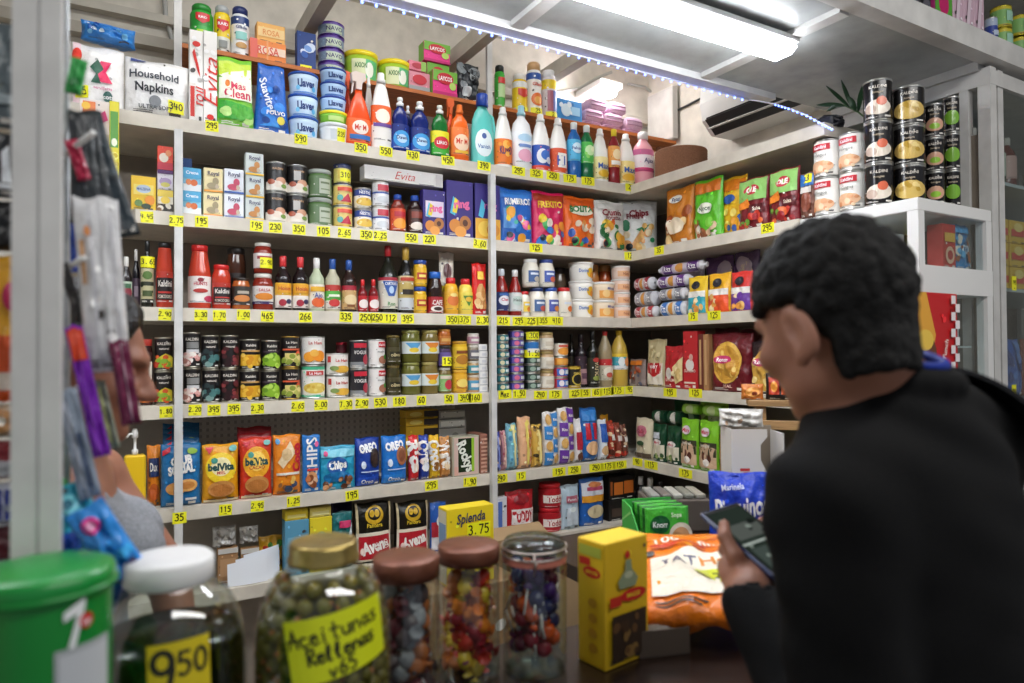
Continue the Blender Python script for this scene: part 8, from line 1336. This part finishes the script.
jp += [ell(ringc+V3(0, .0, .03), (.052, .052, .06), tilt, .006, '-'), cap(LW-norm(LW-LE)*.012, LW+norm(LW-LE)*.05, .031, .031, .004, '-'), cap(RW-norm(RW-RE)*.012, RW+norm(RW-RE)*.05, .031, .031, .004, '-')]
def folds(X, Y, Z_):
    return .0028*np.sin(38*X+22*Z_+4*np.sin(13*Z_))*np.sin(26*Y-31*Z_+2)+.0022*np.sin(70*(Z_+.35*Y)+3*np.sin(11*X))*np.clip((Y-.5)*5, 0, 1)+.0014*np.sin(95*Z_+40*X)*np.sin(17*Y+8*X)
under(sdf_mesh(jp, .005, 'jacket', M('060607', .85, 'c'), wob=folds), person)
tp = [ell((.86, .475, .90), (.168, .115, .10), I3, .04)]
for h, k, a in zip(hips, knees, ank): tp += [cap(h, k, .088, .066, .03), cap(k, a+V3(0, 0, .0), .066, .056, .02)]
under(sdf_mesh(tp, .008, 'trousers', M('1c1e26', .8, 'c')), person)
for k, a in enumerate(ank): under(sdf_mesh([cap(a+V3(0, -.01, -.02), a+V3(0, .15, -.042), .045, .038, .02), ('box', a+V3(0, .06, -.075), (.042, .125, .01), I3, .008, .01, '+')], .006, 'shoe', M('26262a', .6)), person)
mb = MB(); mb.tube([tuple(p) for p in ring(.0545, .026)], .006, M('16308c', .5, 'c'), 8); under(mb.build('lanyard'), person)
# smartphone held in the hand
ph = empty('smartphone', tuple(PC)); ph.matrix_world = Matrix([[w_x[i], a_[i], n_[i], PC[i]] for i in range(3)]+[[0, 0, 0, 1]]); tag(ph, 'dark blue smartphone held in the customer hands', 'phone')
mb = MB(); mb.box((-.0375, -.0775, -.0045), (.0375, .0775, .0042), M('16285e', .3), .002); mb.build('case', ph)
mb = MB(); A = Art(mb, lambda u, v, l: ((u-.5)*.07, (v-.5)*.148, .0046+.0002*l), .07, .148, rough=.15); A.R(0, 0, 1, 1, '0d0f12'); A.l = 1
A.R(.04, .04, .96, .95, M('3a463e', .35, 'e')); A.l = 2; A.put([('R', .04, .42, .96, .45, M('aeb8b0', .6, 'e')), ('R', .1, .5, .9, .72, M('6a706a', .4, 'e')), ('R', .1, .1, .5, .36, M('54605a', .4, 'e')), ('G', 4, 8, .1, .1, .9, .85, .03, [M('98a49a', .5, 'e'), M('28302c', .3, 'e')])]); mb.build('screen', ph)
# shoulder strap bag
def strap_pts():
    return [V3(.90, .63, 1.14), V3(.93, .645, 1.30), V3(.965, .60, 1.425), V3(.985, .525, 1.462), V3(1.0, .44, 1.43), V3(1.02, .385, 1.33), V3(1.045, .36, 1.18), V3(1.06, .37, 1.02)]
t = empty('shoulder_bag', (1.07, .36, .82)); tag(t, 'black shoulder bag with wide strap over the right shoulder of the man', 'bag')
sp = strap_pts(); fine = []
for i in range(len(sp)-1):
    p0, p1, p2, p3 = sp[max(i-1, 0)], sp[i], sp[i+1], sp[min(i+2, len(sp)-1)]
    for u in np.arange(0, 1, .125): fine.append(.5*((2*p1)+(-p0+p2)*u+(2*p0-5*p1+4*p2-p3)*u*u+(-p0+3*p1-3*p2+p3)*u**3))
fine.append(sp[-1]); mb = MB(); vs = []; ce = V3(.88, .5, 1.2)
for i, p in enumerate(fine):
    d = norm(fine[min(i+1, len(fine)-1)]-fine[max(i-1, 0)]); out = p-ce; out -= d*(out@d); out = norm(out); sd = np.cross(d, out)
    vs += [tuple(p+sd*x+out*y) for x, y in ((-.026, .0), (.026, .0), (.026, .006), (-.026, .006))]
m = len(fine); mb.add(vs, [(4*i+k, 4*i+(k+1) % 4, 4*i+4+(k+1) % 4, 4*i+4+k) for i in range(m-1) for k in range(4)]+[(0, 1, 2, 3), (4*m-1, 4*m-2, 4*m-3, 4*m-4)], M('17181c', .7, 'c')); under(mb.build('strap'), t)
o = bag('15161a', [], d=.4, seed=44, bottom=.3, seal=.03, rough=.7, kind='c')['f']('bag_body', .30, .34); o.parent = t; o.location = (.09, -.045, -.14); o.rotation_euler = (0, 0, 1.3)

# ---- the shop keeper behind the counter
WC = V3(-.046, 1.268, 1.487); WR = frame((.985, -.12), .22)
NW = V3(-.075, 1.285, 1.335); WL, WRs = V3(-.03, 1.432, 1.285), V3(-.06, 1.15, 1.285); WLE, WRE = V3(.085, 1.40, 1.10), V3(-.085, 1.15, 1.04); WLW, WRW = V3(.115, 1.30, .90), V3(.03, 1.155, .86)
wa = norm((1, -.2, 0)); ww = norm((.2, 1, 0)); wn = V3(0, 0, 1)
def open_hand(W, d, side, s=.92):
    d = norm(d); w = norm(np.cross(V3(0, 0, 1), d)); c = W+d*.06*s; f = []
    for k, off in enumerate((-.026, -.009, .009, .025)):
        L = (.062, .074, .07, .055)[k if side < 0 else 3-k]*s; r0 = c+d*.036*s+w*off*s; f.append([r0, r0+d*L*.45+V3(0, 0, -.004), r0+d*L*.75+V3(0, 0, -.014), r0+d*L*.95+V3(0, 0, -.028)])
    th = [c-d*.03*s+w*side*.03*s, c+w*side*.046*s-d*.002, c+d*.022*s+w*side*.05*s+V3(0, 0, -.01), c+d*.04*s+w*side*.045*s+V3(0, 0, -.016)]
    return hand(W, c, d, w, V3(0, 0, 1), f, th, s)
wp = head(WC, WR, .96)+[cap(WC+WR@V3(-.03, 0, -.05), NW, .05, .052, .025), cap(NW-V3(0, 0, .02), WL, .042, .046, .03), cap(NW-V3(0, 0, .02), WRs, .042, .046, .03), ell((-.065, 1.29, 1.18), (.085, .135, .17), I3, .04), ell((.012, 1.35, 1.19), (.055, .06, .06), I3, .03), ell((.008, 1.22, 1.19), (.055, .06, .06), I3, .03), ell((-.07, 1.29, .96), (.1, .145, .13), I3, .05),
     cap(WL, WLE, .044, .037, .02), cap(WLE, WLW, .037, .025, .02), cap(WRs, WRE, .044, .037, .02), cap(WRE, WRW, .037, .025, .02)]
wp += open_hand(WLW, V3(.35, -.2, -.6), -1)+open_hand(WRW, V3(.4, .05, -.7), 1)
wh = [V3(-.07, 1.215, .90), V3(-.07, 1.365, .90)]; wk = [V3(-.06, 1.205, .48), V3(-.06, 1.375, .48)]; wan = [V3(-.08, 1.20, .08), V3(-.08, 1.38, .08)]
for h, k, a in zip(wh, wk, wan): wp += [cap(h, k, .075, .05, .03), cap(k, a, .048, .034, .02), cap(a-V3(.01, 0, .03), a+V3(.13, 0, -.055), .03, .024, .02)]
woman = empty('person', (-.07, 1.29, 0)); tag(woman, 'woman in a grey tank top behind the counter at left, seen in profile', 'person')
under(sdf_mesh(wp, .0046, 'body', SKINW), woman); eyes(WC, WR*.96, woman, '2a1a12')
kw = lambda f, l, u: (f < .06 and u > .055) or (f < .04 and u > .03) or (f < -.035 and u > -.06) or (f < .0 and u > .022)
under(sdf_mesh(scalp(WC, WR, .96, 900, kw, (.011, .015), 15)+[ell(WC+WR@V3(-.115, 0, .0), (.045, .045, .045), WR, .02)], .0046, 'hair', M('120f0e', .4, 'k')), woman)
tpp = [ell((-.065, 1.29, 1.17), (.093, .143, .165), I3, .04), ell((.014, 1.35, 1.19), (.062, .066, .066), I3, .03), ell((.01, 1.22, 1.19), (.062, .066, .066), I3, .03), ell((-.07, 1.29, .98), (.108, .152, .12), I3, .05),
       cap(V3(-.0, 1.375, 1.24), V3(-.055, 1.36, 1.338), .016, .015, .02), cap(V3(-.13, 1.36, 1.24), V3(-.055, 1.36, 1.338), .016, .015, .02), cap(V3(-.0, 1.205, 1.24), V3(-.06, 1.215, 1.338), .016, .015, .02), cap(V3(-.13, 1.21, 1.24), V3(-.06, 1.215, 1.338), .016, .015, .02),
       ell((-.04, 1.29, 1.385), (.085, .055, .105), I3, .008, '-'), ell((-.04, 1.47, 1.24), (.07, .06, .09), I3, .008, '-'), ell((-.06, 1.105, 1.24), (.07, .06, .09), I3, .008, '-')]
top_ = under(sdf_mesh(tpp, .005, 'tank_top', M('8d9096', .8, 'c')), woman)
wt = [ell((-.07, 1.29, .93), (.112, .157, .10), I3, .04)]
for h, k, a in zip(wh, wk, wan): wt += [cap(h, k, .086, .064, .03), cap(k, a, .062, .052, .02)]
under(sdf_mesh(wt, .008, 'trousers', M('22252e', .8, 'c')), woman)
for a in wan: under(sdf_mesh([cap(a+V3(-.01, 0, -.02), a+V3(.14, 0, -.042), .042, .035, .02), ('box', a+V3(.055, 0, -.075), (.118, .04, .01), I3, .008, .01, '+')], .006, 'shoe', M('3a3230', .6)), woman)
mb = MB(); g = WC+WR@V3(-.008, -.0885, -.05)*.96; mb.tube([tuple(g+V3(.012*cos(a), 0, .012*sin(a))) for a in np.arange(0, 6.4, .4)], .002, M('d8b04a', .25, 'm', .9), 6); under(mb.build('earring'), woman)
# small dark tick on the tank top
from mathutils.bvhtree import BVHTree
bv = BVHTree.FromPolygons([v.co[:] for v in top_.data.vertices], [tuple(p.vertices) for p in top_.data.polygons]); pts = []
for px, py in ((120, 531), (123, 535.5), (129, 522), (124, 533)):
    d = Vector(dep(px, py, 1))-Vector(CAM); h = bv.ray_cast(Vector(CAM), d.normalized())
    if h[0] is not None: pts.append(h[0]-d.normalized()*.0015)
if len(pts) == 4: mb = MB(); mb.add(pts, [(0, 1, 3), (1, 2, 3)], M('1a1b20', .6)); under(mb.build('emblem'), woman)
# ------------------------------------------------------------------ daylight, camera
w = bpy.data.worlds.new('World'); SC.world = w; w.use_nodes = True
w.node_tree.nodes['Background'].inputs[0].default_value = (.82, .88, 1, 1); w.node_tree.nodes['Background'].inputs[1].default_value = WORLD
def area(name, loc, rot, sx, sy, e, col=(1, 1, 1)):
    l = bpy.data.lights.new(name, 'AREA'); l.shape = 'RECTANGLE'; l.size = sx; l.size_y = sy; l.energy = e; l.color = col
    o = bpy.data.objects.new(name, l); COL.objects.link(o); o.location = loc; o.rotation_euler = rot; return o
area('aisle_fill_light', (1.3, -.3, 2.95), (math.radians(20), 0, 0), 2.4, .3, AISLE_FILL, (1, .98, .95))  # added fill light for shelf and counter fronts, stands for no fixture
l = bpy.data.lights.new('corner_lamp_light', 'POINT'); l.energy = CORNER; l.shadow_soft_size = .05
o = bpy.data.objects.new('corner_lamp_light', l); COL.objects.link(o); o.location = tuple(at(612, 90, 1, 2.66))
l = bpy.data.lights.new('upper_fill_light', 'AREA'); l.energy = UPPER_FILL; l.shape = 'RECTANGLE'; l.size = 1.6; l.size_y = .1  # added fill that brightens the upper back wall, no lamp hangs there
o = bpy.data.objects.new('upper_fill_light', l); COL.objects.link(o); o.location = (.75, 2.1, 3.0); o.rotation_euler = (math.radians(25), 0, 0)
cam = bpy.data.cameras.new('camera'); co = bpy.data.objects.new('camera', cam); COL.objects.link(co); SC.camera = co
cam.sensor_width = 36; cam.lens = FPX/1024*36; cam.clip_start = .02
mt = Matrix([[CR[i], CU[i], -CF[i], CAM[i]] for i in range(3)]+[[0, 0, 0, 1]]); co.matrix_world = mt
cam.dof.use_dof = True; cam.dof.focus_distance = 2.75; cam.dof.aperture_fstop = 2.8
SC.view_settings.view_transform = 'Standard'; SC.view_settings.look = 'None'; SC.view_settings.gamma = 1; SC.view_settings.use_curve_mapping = False
SC.view_settings.exposure = EXPO
SC.cycles.use_denoising = True; SC.cycles.max_bounces = 8; SC.cycles.transparent_max_bounces = 16
